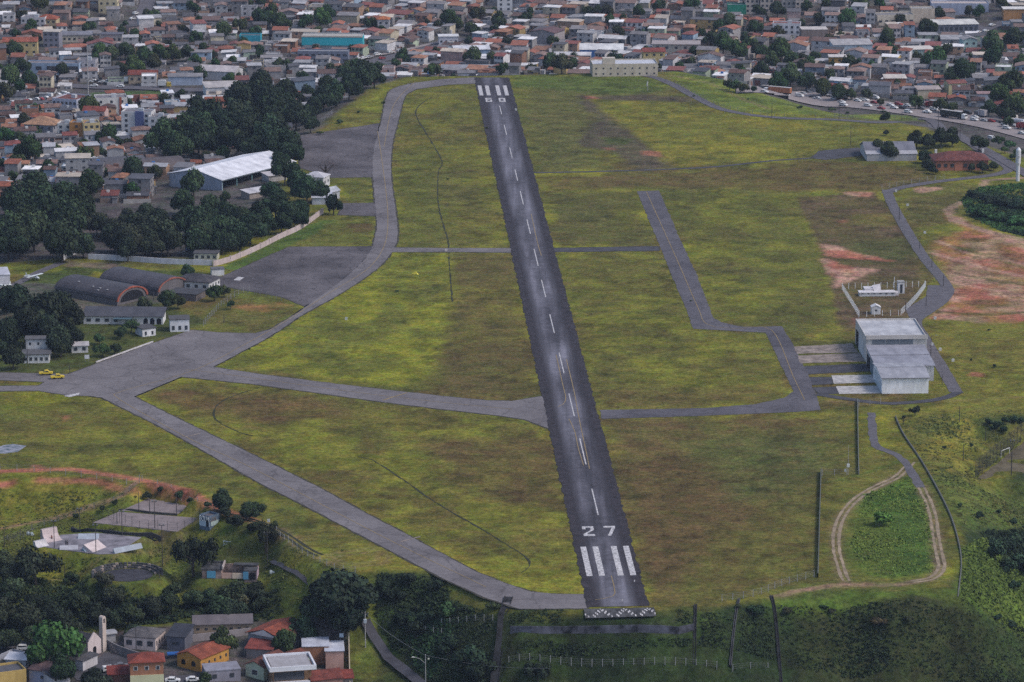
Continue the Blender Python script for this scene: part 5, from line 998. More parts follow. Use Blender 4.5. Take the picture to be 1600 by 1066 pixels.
# ---------------------------------------------------------------- labels that tell look-alikes apart
ANCH += [(60, 330, 'huge ficus trees'), (270, 345, 'walled grove'), (400, 175, 'tall dark trees'), (555, 125, 'taxiway tree belt'), (230, 92, 'roadside tree row'),
         (60, 135, 'left highway'), (768, 120, 'far runway end'), (870, 100, 'cream school trees'), (1210, 145, 'orange lorry'), (1325, 155, 'highway queue'), (1480, 180, 'black sided lorry'),
         (1590, 240, 'white water tower'), (1325, 30, 'lone round tree'), (1560, 110, 'right edge trees'), (1110, 75, 'central tree clump'), (650, 30, 'upper tree clump'), (300, 30, 'upper left town'), (215, 25, 'curving street'),
         (1030, 30, 'top central town'), (700, 30, 'dark hillside trees'), (860, 30, 'white top block'), (430, 40, 'dark tree pair'), (30, 270, 'left edge town'), (170, 240, 'dark barrel sheds')]
ORD = ['first', 'second', 'third', 'fourth', 'fifth', 'sixth', 'seventh', 'eighth', 'ninth', 'tenth', 'eleventh', 'twelfth']
PEND = []
def later(o, desc, px, py): PEND.append((o, desc, px, py))
def place_words(px, py):
    best = min(ANCH, key=lambda a: (a[0] - px) ** 2 + ((a[1] - py) * 1.8) ** 2); dx, dy = px - best[0], (py - best[1]) * 1.8
    return ('left of the ' if dx < 0 else 'right of the ') + best[2] if abs(dx) > abs(dy) else ('behind the ' if dy < 0 else 'in front of the ') + best[2]
def settle_labels():
    by = {}
    for o, desc, px, py in PEND: by.setdefault(desc + ' ' + place_words(px, py), []).append((px, py, o))
    for lab, v in by.items():
        if len(v) == 1: v[0][2]['label'] = lab; continue
        v.sort(key=lambda a: a[0])
        for i, (px, py, o) in enumerate(v):
            o['label'] = lab + ', ' + ('leftmost' if i == 0 else 'rightmost' if i == len(v) - 1 else (ORD[i] if i < 12 else 'number %d' % (i + 1)) + ' from left')

# ---------------------------------------------------------------- trees
def crown_mesh(seed, n=900, flat=.72, lobes=9, gap=0.0, leaf=.085, spread=.62):
    rr = random.Random(seed); b = MB(); cols = []; L = []; leaf = leaf * .62
    for i in range(lobes):
        a = rr.random() * 6.283; r = spread * math.sqrt(rr.random()) if i else 0; z = rr.uniform(-.10, .34) * (1 - r * .6) * flat / .72
        L.append((r * math.cos(a), r * math.sin(a), z + (.12 if i == 0 else 0), rr.uniform(.30, .48) * (1.15 if i == 0 else 1), rr.uniform(.72, 1.3)))
    for k in range(n):
        lx, ly, lz, lr, lc = L[rr.randrange(lobes)]
        th = rr.random() * 6.283; cz = rr.uniform(-.75, 1); s = math.sqrt(1 - cz * cz); q = lr * (rr.random() ** .28) * rr.uniform(.85, 1.12)
        c = Vector((lx + q * s * math.cos(th), ly + q * s * math.sin(th), lz + q * cz * flat))
        nrm = (Vector((s * math.cos(th), s * math.sin(th), cz)) + Vector((rr.uniform(-.7, .7), rr.uniform(-.7, .7), rr.uniform(-.4, .9)))).normalized()
        t1 = nrm.orthogonal().normalized(); t2 = nrm.cross(t1); a = rr.random() * 3.14; u = (t1 * math.cos(a) + t2 * math.sin(a)); v = nrm.cross(u); sz = leaf * rr.uniform(.6, 1.3)
        b.quad(c - u * sz - v * sz * .6, c + u * sz * .7 - v * sz, c + u * sz + v * sz * .7, c - u * sz * .6 + v * sz)
        h = rr.uniform(.5, 1.5) * lc * (.85 + .5 * max(0, cz)); cols.append((h * rr.uniform(.88, 1.1), h, h * rr.uniform(.8, 1.05)))  # upward leaves painted lighter as if lit from above, over random leaf tone
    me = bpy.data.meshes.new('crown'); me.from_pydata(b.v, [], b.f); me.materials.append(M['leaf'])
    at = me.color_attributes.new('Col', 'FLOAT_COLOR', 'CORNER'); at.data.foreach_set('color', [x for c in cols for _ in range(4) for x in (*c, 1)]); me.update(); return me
def trunk_mesh(seed):
    rr = random.Random(seed); b = MB(); b.tube([(0, 0, -.12), (.01, .01, .2), (.02, -.01, .42), (0, 0, .62)], [.045, .034, .028, .016], 7)
    for i in range(6):
        a = i * 1.05 + rr.random() * .6; r = rr.uniform(.25, .42); z = rr.uniform(.26, .42)
        b.tube([(0, 0, z), (r * .5 * math.cos(a), r * .5 * math.sin(a), z + .14), (r * math.cos(a), r * math.sin(a), z + rr.uniform(.2, .34))], [.022, .014, .006], 5, cap=False)
    me = bpy.data.meshes.new('trunk'); me.from_pydata(b.v, [], b.f); me.materials.append(M['bark']); return me
CROWN = {'dense': [crown_mesh(10 + i, 4200) for i in range(6)], 'loose': [crown_mesh(30 + i, 1700, .6, 8, leaf=.07, spread=.75) for i in range(3)], 'bush': [crown_mesh(50 + i, 1100, .8, 5, leaf=.12) for i in range(5)], 'small': [crown_mesh(70 + i, 1500, .8, 7, leaf=.10) for i in range(5)], 'bare': [crown_mesh(90, 260, 1.1, 9, leaf=.035, spread=.5)]}
TRUNK = [trunk_mesh(i) for i in range(4)]
TR = random.Random(99)
def tree(px, py, wpx, kind='dense', label=None, hr=.85, col=None, name=None, group=None, cat='tree', desc=None):
    """px, py: centre of the crown in the photograph, wpx: crown width there"""
    up = 0
    for _ in range(3):
        p = P(px, py, up); W = wpx / ppm(p.y); h = W * hr; up = h * .62
    p = P(px, py, up); return tree_at(p, W, kind, label, hr, col, name, group, cat, desc)
def tree_at(p, W, kind='dense', label=None, hr=.85, col=None, name=None, group=None, cat='tree', desc=None):
    name = name or {'bush': 'bush', 'small': 'small_tree'}.get(kind) or {'huge ficus trees at the left': 'ficus_tree', 'tall trees west of the upper apron': 'tall_tree'}.get(group, 'tree')
    if kind == 'bush': cat = 'bush'
    h = W * hr; g = col or (TR.uniform(.020, .034), TR.uniform(.036, .056), TR.uniform(.014, .022))
    jf = TR.uniform(.78, 1.5); g = (g[0] * jf * TR.uniform(.9, 1.2), g[1] * jf, g[2] * jf)
    t = thing(name, label, cat, (p.x, p.y, p.z), TR.random() * 6.28, group)
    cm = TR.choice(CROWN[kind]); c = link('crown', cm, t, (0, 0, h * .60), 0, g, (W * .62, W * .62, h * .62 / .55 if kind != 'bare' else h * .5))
    link('trunk', TR.choice(TRUNK), t, (0, 0, 0), 0, None, (h, h, h))
    if not label: q = proj(p.x, p.y, p.z + h * .5); later(t, desc or {'dense': 'broad dark tree', 'loose': 'thin crowned tree', 'small': 'small rounded tree', 'bush': 'low bush'}.get(kind, 'tree'), *q)
    return t
TZ = []   # ground kept clear of houses: (x, y, r)
def T(*a, **k):
    t = tree(*a, **k); TZ.append((t.location.x, t.location.y, t.children[0].scale[0] * .8)); return t
DG = (.016, .028, .014)
for px, py, w in ((30, 330, 62), (75, 325, 70), (112, 345, 60), (52, 362, 62), (98, 372, 58), (15, 365, 56), (60, 300, 56), (130, 385, 36)):
    T(px, py, w, 'dense', hr=.85, col=DG, group='huge ficus trees at the left', desc='very dark ficus tree')
for px, py, w in ((180, 372, 44), (215, 360, 48), (250, 350, 44), (262, 375, 54), (300, 345, 50), (330, 330, 46), (345, 362, 50), (310, 378, 44), (375, 372, 40), (235, 385, 40), (200, 392, 36), (285, 318, 40), (160, 355, 36), (352, 335, 38), (225, 335, 36)):
    T(px, py, w, 'dense', hr=.8, col=(.018, .034, .016) if px > 270 else (.016, .024, .014), group='trees of the grove behind the white wall', desc='dark green spreading tree' if px > 270 else 'brownish dark tree')
for i in range(26):
    a = TR.random(); px = 150 + 245 * a; py = 338 + 34 * TR.random() + 12 * math.sin(a * 3); T(px, py, TR.uniform(36, 54), 'dense', hr=.75, col=(.017, .030, .015) if px > 260 else (.017, .023, .014), group='trees of the grove behind the white wall', desc='dark green spreading tree' if px > 260 else 'brownish dark tree')
for i in range(12): T(TR.uniform(5, 125), TR.uniform(310, 385), TR.uniform(50, 66), 'dense', hr=.8, col=DG, group='huge ficus trees at the left', desc='very dark ficus tree')
for i in range(14): T(TR.uniform(250, 460), TR.uniform(165, 235), TR.uniform(40, 56), 'dense', hr=.85, col=(.016, .028, .015), group='tall trees west of the upper apron', desc='tall dark tree')
T(303, 289, 40, 'dense', 'round dark tree standing alone before the gable wall of the white hall', hr=.9); T(140, 289, 42, 'dense', 'round dark tree behind the ficus grove, left of the white hall'); T(210, 268, 40, 'dense', 'wide dark tree between the two dark barrel sheds'); T(45, 236, 44, 'dense', 'bright rimmed round tree at the left edge of the town', col=(.03, .055, .018))
for px, py, w in ((255, 220, 52), (290, 210, 56), (318, 205, 50), (330, 190, 40), (275, 232, 46), (365, 190, 60), (400, 160, 66), (430, 165, 62), (385, 215, 56), (420, 205, 60), (450, 150, 52), (410, 135, 44), (440, 220, 52), (375, 150, 44), (350, 222, 44), (462, 182, 44), (448, 240, 30), (395, 232, 40)):
    T(px, py, w, 'dense', hr=.85, col=(.015, .026, .014) if px > 340 else (.017, .034, .015), group='tall trees west of the upper apron', desc='tall dark tree' if px > 340 else 'rounded deep green tree')
for px, py, w in ((490, 172, 36), (505, 155, 38), (525, 148, 36), (545, 138, 38), (540, 118, 34), (565, 125, 38), (585, 120, 34), (570, 108, 30), (510, 135, 30), (485, 195, 26), (480, 150, 30), (595, 112, 22)):
    T(px, py, w, 'dense', hr=.85, col=(.016, .030, .015), group='tree belt along the taxiway bend', desc='deep green belt tree')
for px, py, w in ((445, 268, 46), (462, 285, 40), (480, 298, 44), (498, 300, 34), (430, 322, 46), (450, 335, 40), (405, 335, 40), (468, 330, 34), (470, 345, 26), (425, 300, 34), (415, 350, 38), (440, 350, 34), (438, 250, 28), (458, 243, 34), (380, 345, 30)):
    T(px, py, w, 'dense', hr=.8, col=(.014, .030, .014), group='trees around the white hipped house', desc='glossy dark tree')
T(521, 320, 28, 'small', 'round ball shaped tree at the small pad by the taxiway', hr=.95, col=(.010, .022, .012)); T(509, 258, 40, 'bare', 'bare grey tree standing against the upper apron', hr=1.2, col=(.085, .07, .075))
for px, py, w in ((155, 82, 28), (175, 88, 30), (195, 80, 28), (205, 100, 30), (225, 88, 30), (248, 84, 30), (270, 86, 30), (292, 84, 26), (240, 98, 26), (215, 108, 28), (190, 108, 22), (305, 96, 22)):
    T(px, py, w, 'dense', hr=.8, group='roadside tree row', desc='dull green town tree')
for px, py, w in ((15, 120, 34), (35, 105, 26), (45, 125, 26), (98, 112, 24), (8, 145, 30), (30, 138, 24), (20, 78, 26), (55, 170, 18), (138, 170, 36), (57, 205, 18), (10, 215, 30), (30, 220, 24), (165, 215, 30), (182, 222, 20), (200, 225, 18), (300, 12, 22), (195, 40, 14), (305, 60, 22), (350, 48, 26), (375, 40, 22), (60, 5, 30),
                 (405, 30, 30), (425, 25, 34), (440, 35, 30), (500, 30, 30), (510, 22, 26), (480, 35, 24), (740, 90, 30), (768, 92, 20), (745, 22, 24), (780, 32, 26), (700, 30, 26), (715, 38, 24), (820, 30, 22), (735, 45, 20), (580, 38, 22), (240, 25, 18), (630, 90, 26), (672, 110, 18), (545, 105, 18),
                 (858, 98, 30), (878, 100, 30), (895, 102, 20), (832, 108, 16), (968, 50, 22), (1077, 98, 18), (1130, 70, 36), (1150, 80, 30), (1110, 62, 24), (1140, 35, 26), (1125, 45, 24), (1180, 45, 26), (1165, 60, 20), (1030, 10, 22), (1080, 8, 24), (1185, 18, 22), (1190, 82, 22), (1170, 70, 22), (1095, 55, 20),
                 (1325, 32, 32), (1215, 15, 26), (1260, 10, 22), (1280, 30, 20), (1220, 80, 36), (1235, 95, 26), (1205, 95, 26), (1190, 110, 26), (1235, 118, 34), (1215, 130, 30), (1260, 128, 30), (1285, 138, 28), (1310, 145, 26), (1330, 148, 20), (1300, 118, 20), (1325, 100, 24), (1388, 60, 28), (1390, 75, 18), (1450, 45, 30), (1465, 95, 36), (1475, 80, 24), (1500, 112, 40), (1485, 120, 26), (1515, 110, 24),
                 (1550, 70, 38), (1555, 90, 30), (1530, 20, 20), (1515, 18, 18), (1565, 5, 22), (1585, 60, 30), (1580, 130, 40), (1560, 150, 34), (1590, 165, 40), (1570, 175, 30), (1545, 170, 26), (1470, 165, 24), (1485, 170, 20), (1430, 160, 22), (1355, 148, 18), (1375, 160, 12), (1595, 100, 26), (1535, 85, 18), (1250, 40, 20), (1405, 110, 20), (1370, 90, 16), (1345, 5, 26), (1375, 8, 22), (1290, 8, 20)):
    T(px, py, w, 'dense' if w > 24 else 'small', hr=.85, group='trees scattered in the town', desc=None)
for px, py, w in ((1372, 232, 30), (1388, 236, 32), (1360, 236, 20), (1432, 218, 30), (1450, 222, 26), (1470, 216, 34), (1488, 214, 32), (1446, 245, 24), (1530, 225, 30), (1458, 265, 16), (1385, 208, 10), (1518, 262, 14), (1535, 262, 20), (1552, 260, 16), (1450, 258, 20)):
    T(px, py, w, 'dense', hr=.7, col=(.020, .032, .016), group='trees around the two old airfield buildings', desc='dark shade tree')
for px, py, w in ((1560, 220, 18), (1578, 228, 20), (1592, 238, 18), (1570, 235, 14), (1585, 245, 14)): T(px, py, w, 'bush', hr=.6, group='bushes along the frontage road', desc='dark roadside bush')
for px, py, w in ((30, 475, 60), (65, 490, 66), (95, 480, 50), (110, 500, 44), (40, 510, 60), (75, 520, 50), (15, 520, 44), (10, 470, 40), (95, 535, 42), (115, 530, 36), (20, 560, 34), (5, 550, 26)):
    T(px, py, w, 'dense', hr=.85, col=(.014, .022, .013), group='dark trees beside the flying club', desc='blackish green tree')
for px, py, w, kind in ((205, 508, 26, 'loose'), (188, 520, 20, 'small'), (160, 545, 26, 'loose'), (180, 545, 18, 'small'), (155, 530, 18, 'small'), (225, 475, 24, 'small'), (260, 470, 30, 'dense'), (278, 472, 24, 'dense'), (292, 425, 22, 'dense'), (335, 458, 26, 'dense'), (350, 455, 20, 'small'), (360, 477, 14, 'bush'), (310, 458, 10, 'bush'), (130, 200, 8, 'bush'), (95, 545, 30, 'loose')):
    T(px, py, w, kind, hr=.8, group='trees around the airfield offices', desc=None)
for px, py, w in ((1150, 134, 20), (1163, 138, 16), (1140, 132, 18), (1176, 140, 12)): T(px, py, w, 'small', hr=.8, group='trees scattered in the town')
# park and banks, lower left
T(347, 783, 34, 'dense', 'round dark tree behind the graffiti hut', hr=.85, col=(.018, .028, .015)); T(302, 862, 62, 'loose', 'tall open crowned tree left of the ruined building', hr=1.05, col=(.020, .026, .016)); T(55, 882, 70, 'loose', 'wide flat crowned tree in the lower left park', hr=.8, col=(.020, .028, .018)); T(165, 905, 30, 'loose', 'small sparse tree in front of the round arena', hr=.9, col=(.03, .035, .024)); T(415, 835, 30, 'loose', 'slim dark tree beside the descending post fence', hr=1.5, col=(.018, .026, .016))
T(530, 930, 112, 'dense', 'big dark dome shaped tree above the long narrow lane', hr=.5, col=(.012, .021, .013)); T(540, 968, 62, 'dense', 'dark tree below the big dome shaped one', hr=.7, col=(.011, .019, .012)); T(500, 950, 56, 'dense', 'dark tree merging with the left of the dome shaped one', hr=.8, col=(.013, .022, .013)); T(84, 1010, 84, 'dense', 'big round bright green tree beside the chapel', hr=.72, col=(.024, .056, .016)); T(95, 1048, 50, 'dense', 'dark tree over the white wall at the bottom left', hr=.8, col=(.014, .028, .013)); T(347, 1003, 40, 'dense', 'dark tree between the orange house and white gabled house', hr=.9); T(445, 1008, 40, 'dense', 'dark tree over the modern white house', hr=.9); T(475, 990, 44, 'dense', 'dark tree behind the pale metal roofs', hr=.9, col=(.014, .026, .014)); T(455, 985, 30, 'dense', 'smaller dark tree right of the big orange roof', hr=1)
T(148, 1062, 46, 'dense', 'dark spreading tree at the bottom edge below the white van', hr=.6, col=(.016, .022, .016)); T(320, 1064, 26, 'small', 'small dark tree at the bottom edge by the grey roof', hr=.7)
for px, py, w in ((15, 925, 50), (0, 960, 60), (40, 965, 56), (85, 965, 50), (60, 945, 46), (120, 940, 50), (150, 960, 44), (200, 965, 52), (235, 950, 46), (265, 945, 44), (110, 985, 40), (10, 1000, 46), (50, 995, 40), (175, 935, 40), (210, 988, 30), (370, 930, 50), (345, 950, 46), (395, 925, 40), (365, 955, 44), (330, 935, 36), (410, 945, 30), (20, 895, 40), (5, 875, 36), (110, 905, 26), (390, 800, 36), (370, 815, 30), (400, 795, 26), (395, 825, 26), (355, 800, 22), (270, 925, 34), (305, 935, 36), (230, 775, 16), (250, 765, 14), (180, 785, 12), (160, 795, 12), (120, 808, 12), (282, 775, 18), (298, 784, 14), (325, 790, 14), (430, 820, 16)):
    T(px, py, w, 'dense' if w > 34 else ('small' if w > 20 else 'bush'), hr=.62, col=(.022, .034, .017) if (px * 7 + py) % 3 else (.018, .026, .016), group='trees and bushes on the park banks', desc='dark bank tree' if w > 30 else 'dark bank bush')
T(368, 940, 34, 'small', 'flowering pale topped tree on the bank below the ruined building', hr=.7, col=(.075, .085, .045))
# bowl of shrubs and slope growth on the right and the south slope
for i in range(18):
    px = 1525 + (i % 9) * 10 + TR.uniform(-3, 3); py = 305 + (i // 9) * 24 + TR.uniform(-4, 4) + (i % 9) * 2.2
    T(px, py, TR.uniform(22, 34), 'bush', hr=.34, col=(.022, .058, .020) if i > 8 else (.016, .030, .018), group='shrubs lining the hollow at the right edge', desc='green hollow shrub' if i > 8 else 'dark hollow shrub')
for px, py, w in ((1545, 660, 14), (1558, 664, 18), (1572, 658, 16), (1585, 656, 16), (1568, 672, 14), (1596, 658, 14), (1550, 668, 10), (1412, 652, 9), (1554, 572, 8), (1518, 562, 5), (1560, 800, 12), (1530, 805, 14), (1500, 790, 10), (1585, 815, 16), (1475, 700, 8), (1518, 695, 8), (1555, 860, 40), (1580, 850, 44), (1600, 880, 44), (1575, 885, 30), (1585, 915, 20), (1560, 965, 14), (1582, 975, 18)):
    T(px, py, w, 'bush', hr=.6, col=(.018, .036, .020), group='bushes on the right hand slopes', desc='dark slope bush')
T(1430, 641, 17, 'loose', 'small dark flat topped tree just in front of the hangar row track', hr=.9, col=(.018, .026, .018)); T(1412, 655, 15, 'bare', 'leafless reddish bush beside the curving drain', hr=1, col=(.09, .06, .05)); T(1375, 812, 40, 'bush', 'fresh green tussock mound inside the grass loop', hr=.4, col=(.07, .15, .03)); T(697, 955, 28, 'bush', 'bright blue green bush at the plateau edge', hr=.7, col=(.035, .080, .030))
sr = random.Random(4)
for i in range(20):
    px = 580 + (i % 24) * 43 + sr.uniform(-24, 24); py = 960 + (i // 24) * 30 + sr.uniform(-14, 14)
    if 540 < px < 690 and (px - 571) < (py - 965) * 1.05 + 14 and py > 960: continue
    if 780 < px < 1120 and py < 998: continue
    T(px, py, sr.uniform(12, 34), 'bush', hr=.36, col=(sr.uniform(.016, .034), sr.uniform(.030, .046), sr.uniform(.014, .022)), group='brush on the southern slope', desc='dark slope brush')
for px, py, w in ((735, 1030, 60), (748, 1050, 50), (630, 965, 30), (650, 985, 34), (670, 965, 26), (700, 1010, 40), (620, 930, 30), (680, 915, 24), (600, 920, 26), (640, 905, 26), (840, 1050, 40)): T(px, py, w, 'small', hr=.6, col=(.015, .026, .015), group='brush on the southern slope', desc='dark thicket')
for px, py, w in ((535, 860, 5), (620, 455, 6), (1170, 155, 5), (1085, 150, 6), (1300, 600, 4), (700, 280, 5), (760, 200, 5), (1250, 168, 12), (1300, 172, 14), (1325, 176, 8), (1380, 175, 10), (500, 208, 12), (530, 190, 12), (600, 160, 8), (560, 175, 8), (390, 545, 5), (1545, 515, 7), (1080, 470, 5)): T(px, py, w, 'bush', hr=.4, col=(.030, .050, .020), group='low tufts dotted over the airfield', desc='low dark tuft')
print('trees', sum(1 for o in bpy.data.objects if o.name.startswith('tree')))

# ---------------------------------------------------------------- the town, house by house
CR = random.Random(2024)
ROADS = [([tuple(P(*p)[:2]) for p in pts], w) for pts, w in ((HWL, 13), ([(-20, 172), (40, 164), (90, 154), (130, 148)], 9), ([(200, 42), (215, 30), (228, 12), (232, -6)], 9), ([(540, 108), (570, 100), (620, 88), (660, 78), (720, 60)], 13), ([(1100, 78), (1140, 92), (1190, 105), (1230, 100)], 8), ([(1560, 60), (1530, 44), (1500, 36)], 8), ([(1480, 62), (1530, 50), (1570, 34)], 8), (HWT, 20), (HWB, 22), ([(20, 447), (60, 426), (96, 411)], 6), ([(1436, 186), (1462, 193), (1500, 214), (1545, 238), (1620, 282)], 12))]
GREENS = [(PP([(140, 138), (260, 136), (300, 152), (140, 158)]), 0)]
PLX = np.array(PLATEAU)
def clear(x, y, r):
    for cx, cy, w, d, a in LAND:
        dx, dy = x - cx, y - cy; u, v = dx * math.cos(a) + dy * math.sin(a), -dx * math.sin(a) + dy * math.cos(a)
        if abs(u) < w / 2 + r and abs(v) < d / 2 + r: return False
    for tx, ty, tr in TZ:
        if (x - tx) ** 2 + (y - ty) ** 2 < (tr * .75 + r * .8) ** 2: return False
    X, Y = np.array([x]), np.array([y])
    if sdist(X, Y, PLATEAU)[0] < r + 5: return False
    for ln, w in ROADS:
        if ldist(X, Y, ln)[0] < w / 2 + r: return False
    for g, _ in GREENS:
        if sdist(X, Y, g)[0] < r: return False
    if sdist(X, Y, NOGO)[0] < 0 or sdist(X, Y, NOGO2)[0] < 0 or (x < -60 and y < 1662): return False
    return True
NOGO2 = PP([(248, 282), (262, 292), (345, 300), (455, 265), (545, 300), (510, 345), (400, 400), (330, 345), (245, 318)])
NOGO = PP([(1060, 120), (1150, 141), (1232, 148), (1400, 172), (1500, 195), (1660, 232), (1660, 300), (1400, 200), (1200, 172)])
WALLS = [('white', WHITE), ('white', (.52, .52, .55)), ('cream', CREAM), ('peach', PEACH), ('grey', GREYW), ('blue', BLUEW), ('green', GREENW), ('brick', BRICK), ('yellow', YELW), ('pink', PINKW), ('concrete', (.24, .23, .24)), ('grey', (.36, .35, .37))]
WW = [16, 10, 8, 5, 8, 5, 3, 6, 4, 4, 8, 6]
ROOFS = [('terracotta', (.30, .105, .065), 'tile'), ('orange', (.30, .145, .09), 'tile'), ('red', (.21, .070, .06), 'tile'), ('brown', (.125, .075, .065), 'tile'), ('faded', (.22, .145, .125), 'tile'), ('grey sheet', GREYR, 'sheet'), ('dark sheet', DKGREY, 'sheet'), ('white', (.72, .71, .72), 'sheet'), ('cream', CREAMR, 'sheet'), ('pale grey', (.36, .36, .38), 'sheet')]
RW = [9, 5, 6, 10, 8, 14, 16, 9, 5, 8]
lots = []
for (ang, x0, x1, y0, y1) in ((R(-8), -420, 420, 1440, 2420),):
    ca, sa = math.cos(ang), math.sin(ang); v = -700; row = 0
    while v < 1700:
        u = -900; dd = CR.uniform(8.8, 11.5); 
        while u < 900:
            ww = CR.uniform(6.8, 11.5) * (1.5 if CR.random() < .10 else 1)
            warp = 34 * math.sin((u + v * .6) / 120) + 12 * math.sin(u / 47 + 1)
            cx = (u + ww / 2) * ca - (v + warp) * sa * 1.0; cy = 1500 + (u + ww / 2) * sa + (v + warp) * ca
            u += ww + (CR.choice((.6, 1.0, 1.6, 2.5)) if CR.random() > .12 else 8)
            if not (x0 < cx < x1 and y0 < cy < y1): continue
            z = H(cx, cy); q = proj(cx, cy, z + 3)
            if not (-45 < q[0] < 1645 and -30 < q[1] < 600): continue
            if cx > -60 and cy < 1850: continue
            if cy > 1640 or cx < -70:
                lots.append((cx, cy, z, ww, dd, q, ang + .22 * math.cos((u + v * .6) / 120)))
        v += dd + (1.2 if row % 2 == 0 else 5.5); row += 1
good = [l for l in lots if clear(l[0], l[1], min(l[3], l[4]) * .5)]
good.sort(key=lambda l: l[1])
print('lots', len(good))
NMAX = 300 - sum(1 for o in bpy.data.objects if o.name.startswith('house'))
SB = MB(); SCOL = []; nh = 0; yards = MB(); YC = []
for i, (cx, cy, z, ww, dd, q, rz) in enumerate(good):
    kind = CR.random(); rz = rz + .45 * (float(vnoise(cx, cy, 70, 3)) - .5) + CR.uniform(-.10, .10)
    wn_, wc = CR.choices(WALLS, WW)[0]; rn, rc, rm = CR.choices(ROOFS, RW)[0]; jit = CR.uniform(.62, 1.2); wc = tuple(v * jit * .84 for v in wc); rj = CR.uniform(.72, 1.2); rc = tuple(v * rj for v in rc)
    w = ww * CR.uniform(.70, 1.0); d = dd * CR.uniform(.72, 1.02); st = CR.choices((1, 2, 3), (64, 30, 6))[0]; h = st * 2.75 + .3
    if rn in ('white', 'cream', 'pale grey') and CR.random() < .5: roof = 'slab'; rm = 'wall'
    elif rm == 'tile': roof = CR.choice(('gable_x', 'gable_x', 'hip', 'gable_y', 'shed'))
    else: roof = CR.choice(('gable_x', 'shed', 'shed_l', 'flat', 'gable_x', 'slab'))
    big = w > 13
    rise = {'gable_x': d * .14, 'gable_y': w * .14, 'hip': min(w, d) * .16, 'shed': d * .08, 'shed_l': w * .07}.get(roof, 0)
    c, s = math.cos(rz), math.sin(rz); ox, oy = cx - (w / 2 * c - d / 2 * s), cy - (w / 2 * s + d / 2 * c)
    wins = [('f', CR.choice((1, 2, 2, 3)), st, CR.choice((.9, 1.2, 2.0)), CR.choice((.8, 1.1, 1.4)))]
    if CR.random() < .35: wins = []
    else: wins.append(('r' if cx < 0 else 'l', 2, st, 1.2, 1.2))
    if nh < NMAX:
        nh += 1
        nm, cat = ('house', 'house')
        t = thing(nm, None, cat, (ox, oy, z), rz, 'houses of the town around the airfield')
        b = MB(); wall_mesh(b, w, d, h, roof, rise); b.build('wall', 'wall', t, color=wc); b = MB(); roof_mesh(b, w, d, h, roof, rise, .4); b.build('roof', rm, t, color=rc); add_windows(t, w, d, h - (.9 if roof == 'flat' else 0), wins)
        if CR.random() < .35: ubox('water_tank', t, w * CR.uniform(.3, .7), d * .6, h + (rise * .3 if roof != 'flat' else -.7), 1.3, 1.3, 1.3, 'wall', CR.choice(((.05, .16, .40), (.45, .47, .50), (.5, .5, .5))))
        if CR.random() < .5: aw = w * CR.uniform(.3, .55); ax_ = CR.choice((aw / 2, w - aw / 2)); ubox('annex', t, ax_, -1.2, 0, aw, 3.0, 2.5, 'wall', tuple(v * .8 for v in wc)); ubox('annex_roof', t, ax_, -1.3, 2.5, aw + .5, 3.4, .16, 'wall', CR.choice(((.2, .19, .2), (.34, .33, .34), (.19, .08, .06), (.10, .10, .11))))
        later(t, ('%s %shouse with %s roof' % ({1: 'low', 2: 'two storey', 3: 'tall'}[st], wn_ + ' ', rn)), *q)
    else:
        m = Matrix.Translation((ox, oy, z)) @ Matrix.Rotation(rz, 4, 'Z')
        for fn, cc in ((lambda b: wall_mesh(b, w, d, h, roof, rise), wc), (lambda b: roof_mesh(b, w, d, h, roof, rise, .4), rc)):
            b = MB(); fn(b); b.xform(m); n0 = len(SB.v); SB.v += b.v; SB.f += [tuple(n0 + k for k in f) for f in b.f]; SB.mi += b.mi; SCOL += [cc] * len(b.f)
        b = MB()
        for r in range(st if wins else 0):
            for k in range(wins[0][1]): u = w * (k + .5) / wins[0][1]; b.box(u - .65, u + .65, -.1, .1, r * 2.9 + 1.2, r * 2.9 + 2.4)
        b.xform(m); n0 = len(SB.v); SB.v += b.v; SB.f += [tuple(n0 + k for k in f) for f in b.f]; SB.mi += b.mi; SCOL += [(.04, .045, .055)] * len(b.f)
def mat_attr(name):
    m, nt, b = new_mat(name); at = N(nt, 'ShaderNodeAttribute', attribute_name='Col'); c = mul(nt, at.outputs[0], ramp(nt, noise(nt, .4, 6), .3, .7, (.62, .62, .63), (1.15, 1.12, 1.1))); nt.links.new(c, b.inputs[0]); b.inputs['Roughness'].default_value = .85; return m
M['town'] = mat_attr('far_town_surfaces')
if SB.f:
    o = SB.build('far_houses', 'town'); at = o.data.color_attributes.new('Col', 'FLOAT_COLOR', 'CORNER')
    at.data.foreach_set('color', [x for f, c in zip(SB.f, SCOL) for _ in f for x in (*c, 1)]); tag(o, 'smallest houses of the far town packed along the top of the view', 'houses', kind='stuff')
print('houses', nh, 'rest', len(good) - nh)
# small trees in the gaps between houses
nt_ = 0
for (cx, cy, z, ww, dd, q, rz) in lots:
    if nt_ > 200 and cy > 2000 and CR.random() < .5: continue
    if CR.random() < .20 and nt_ < 240:
        x, y = cx + CR.uniform(-8, 8), cy + dd * .5 + CR.uniform(0, 3)
        if clear(x, y, 1.5) or CR.random() < .25:
            if sdist(np.array([x]), np.array([y]), PLATEAU)[0] < 6 or min(ldist(np.array([x]), np.array([y]), ln)[0] - w_ / 2 for ln, w_ in ROADS) < 2 or any(abs(x - a) < b_ * .6 and abs(y - c_) < d_ * .6 for a, c_, b_, d_, _ in LAND): continue
            tree_at(Vector((x, y, H(x, y))), CR.uniform(4, 8), 'small', None, .9, (CR.uniform(.018, .03), CR.uniform(.032, .05), .017), 'small_tree', 'garden trees between the houses', 'tree', 'small garden tree'); nt_ += 1
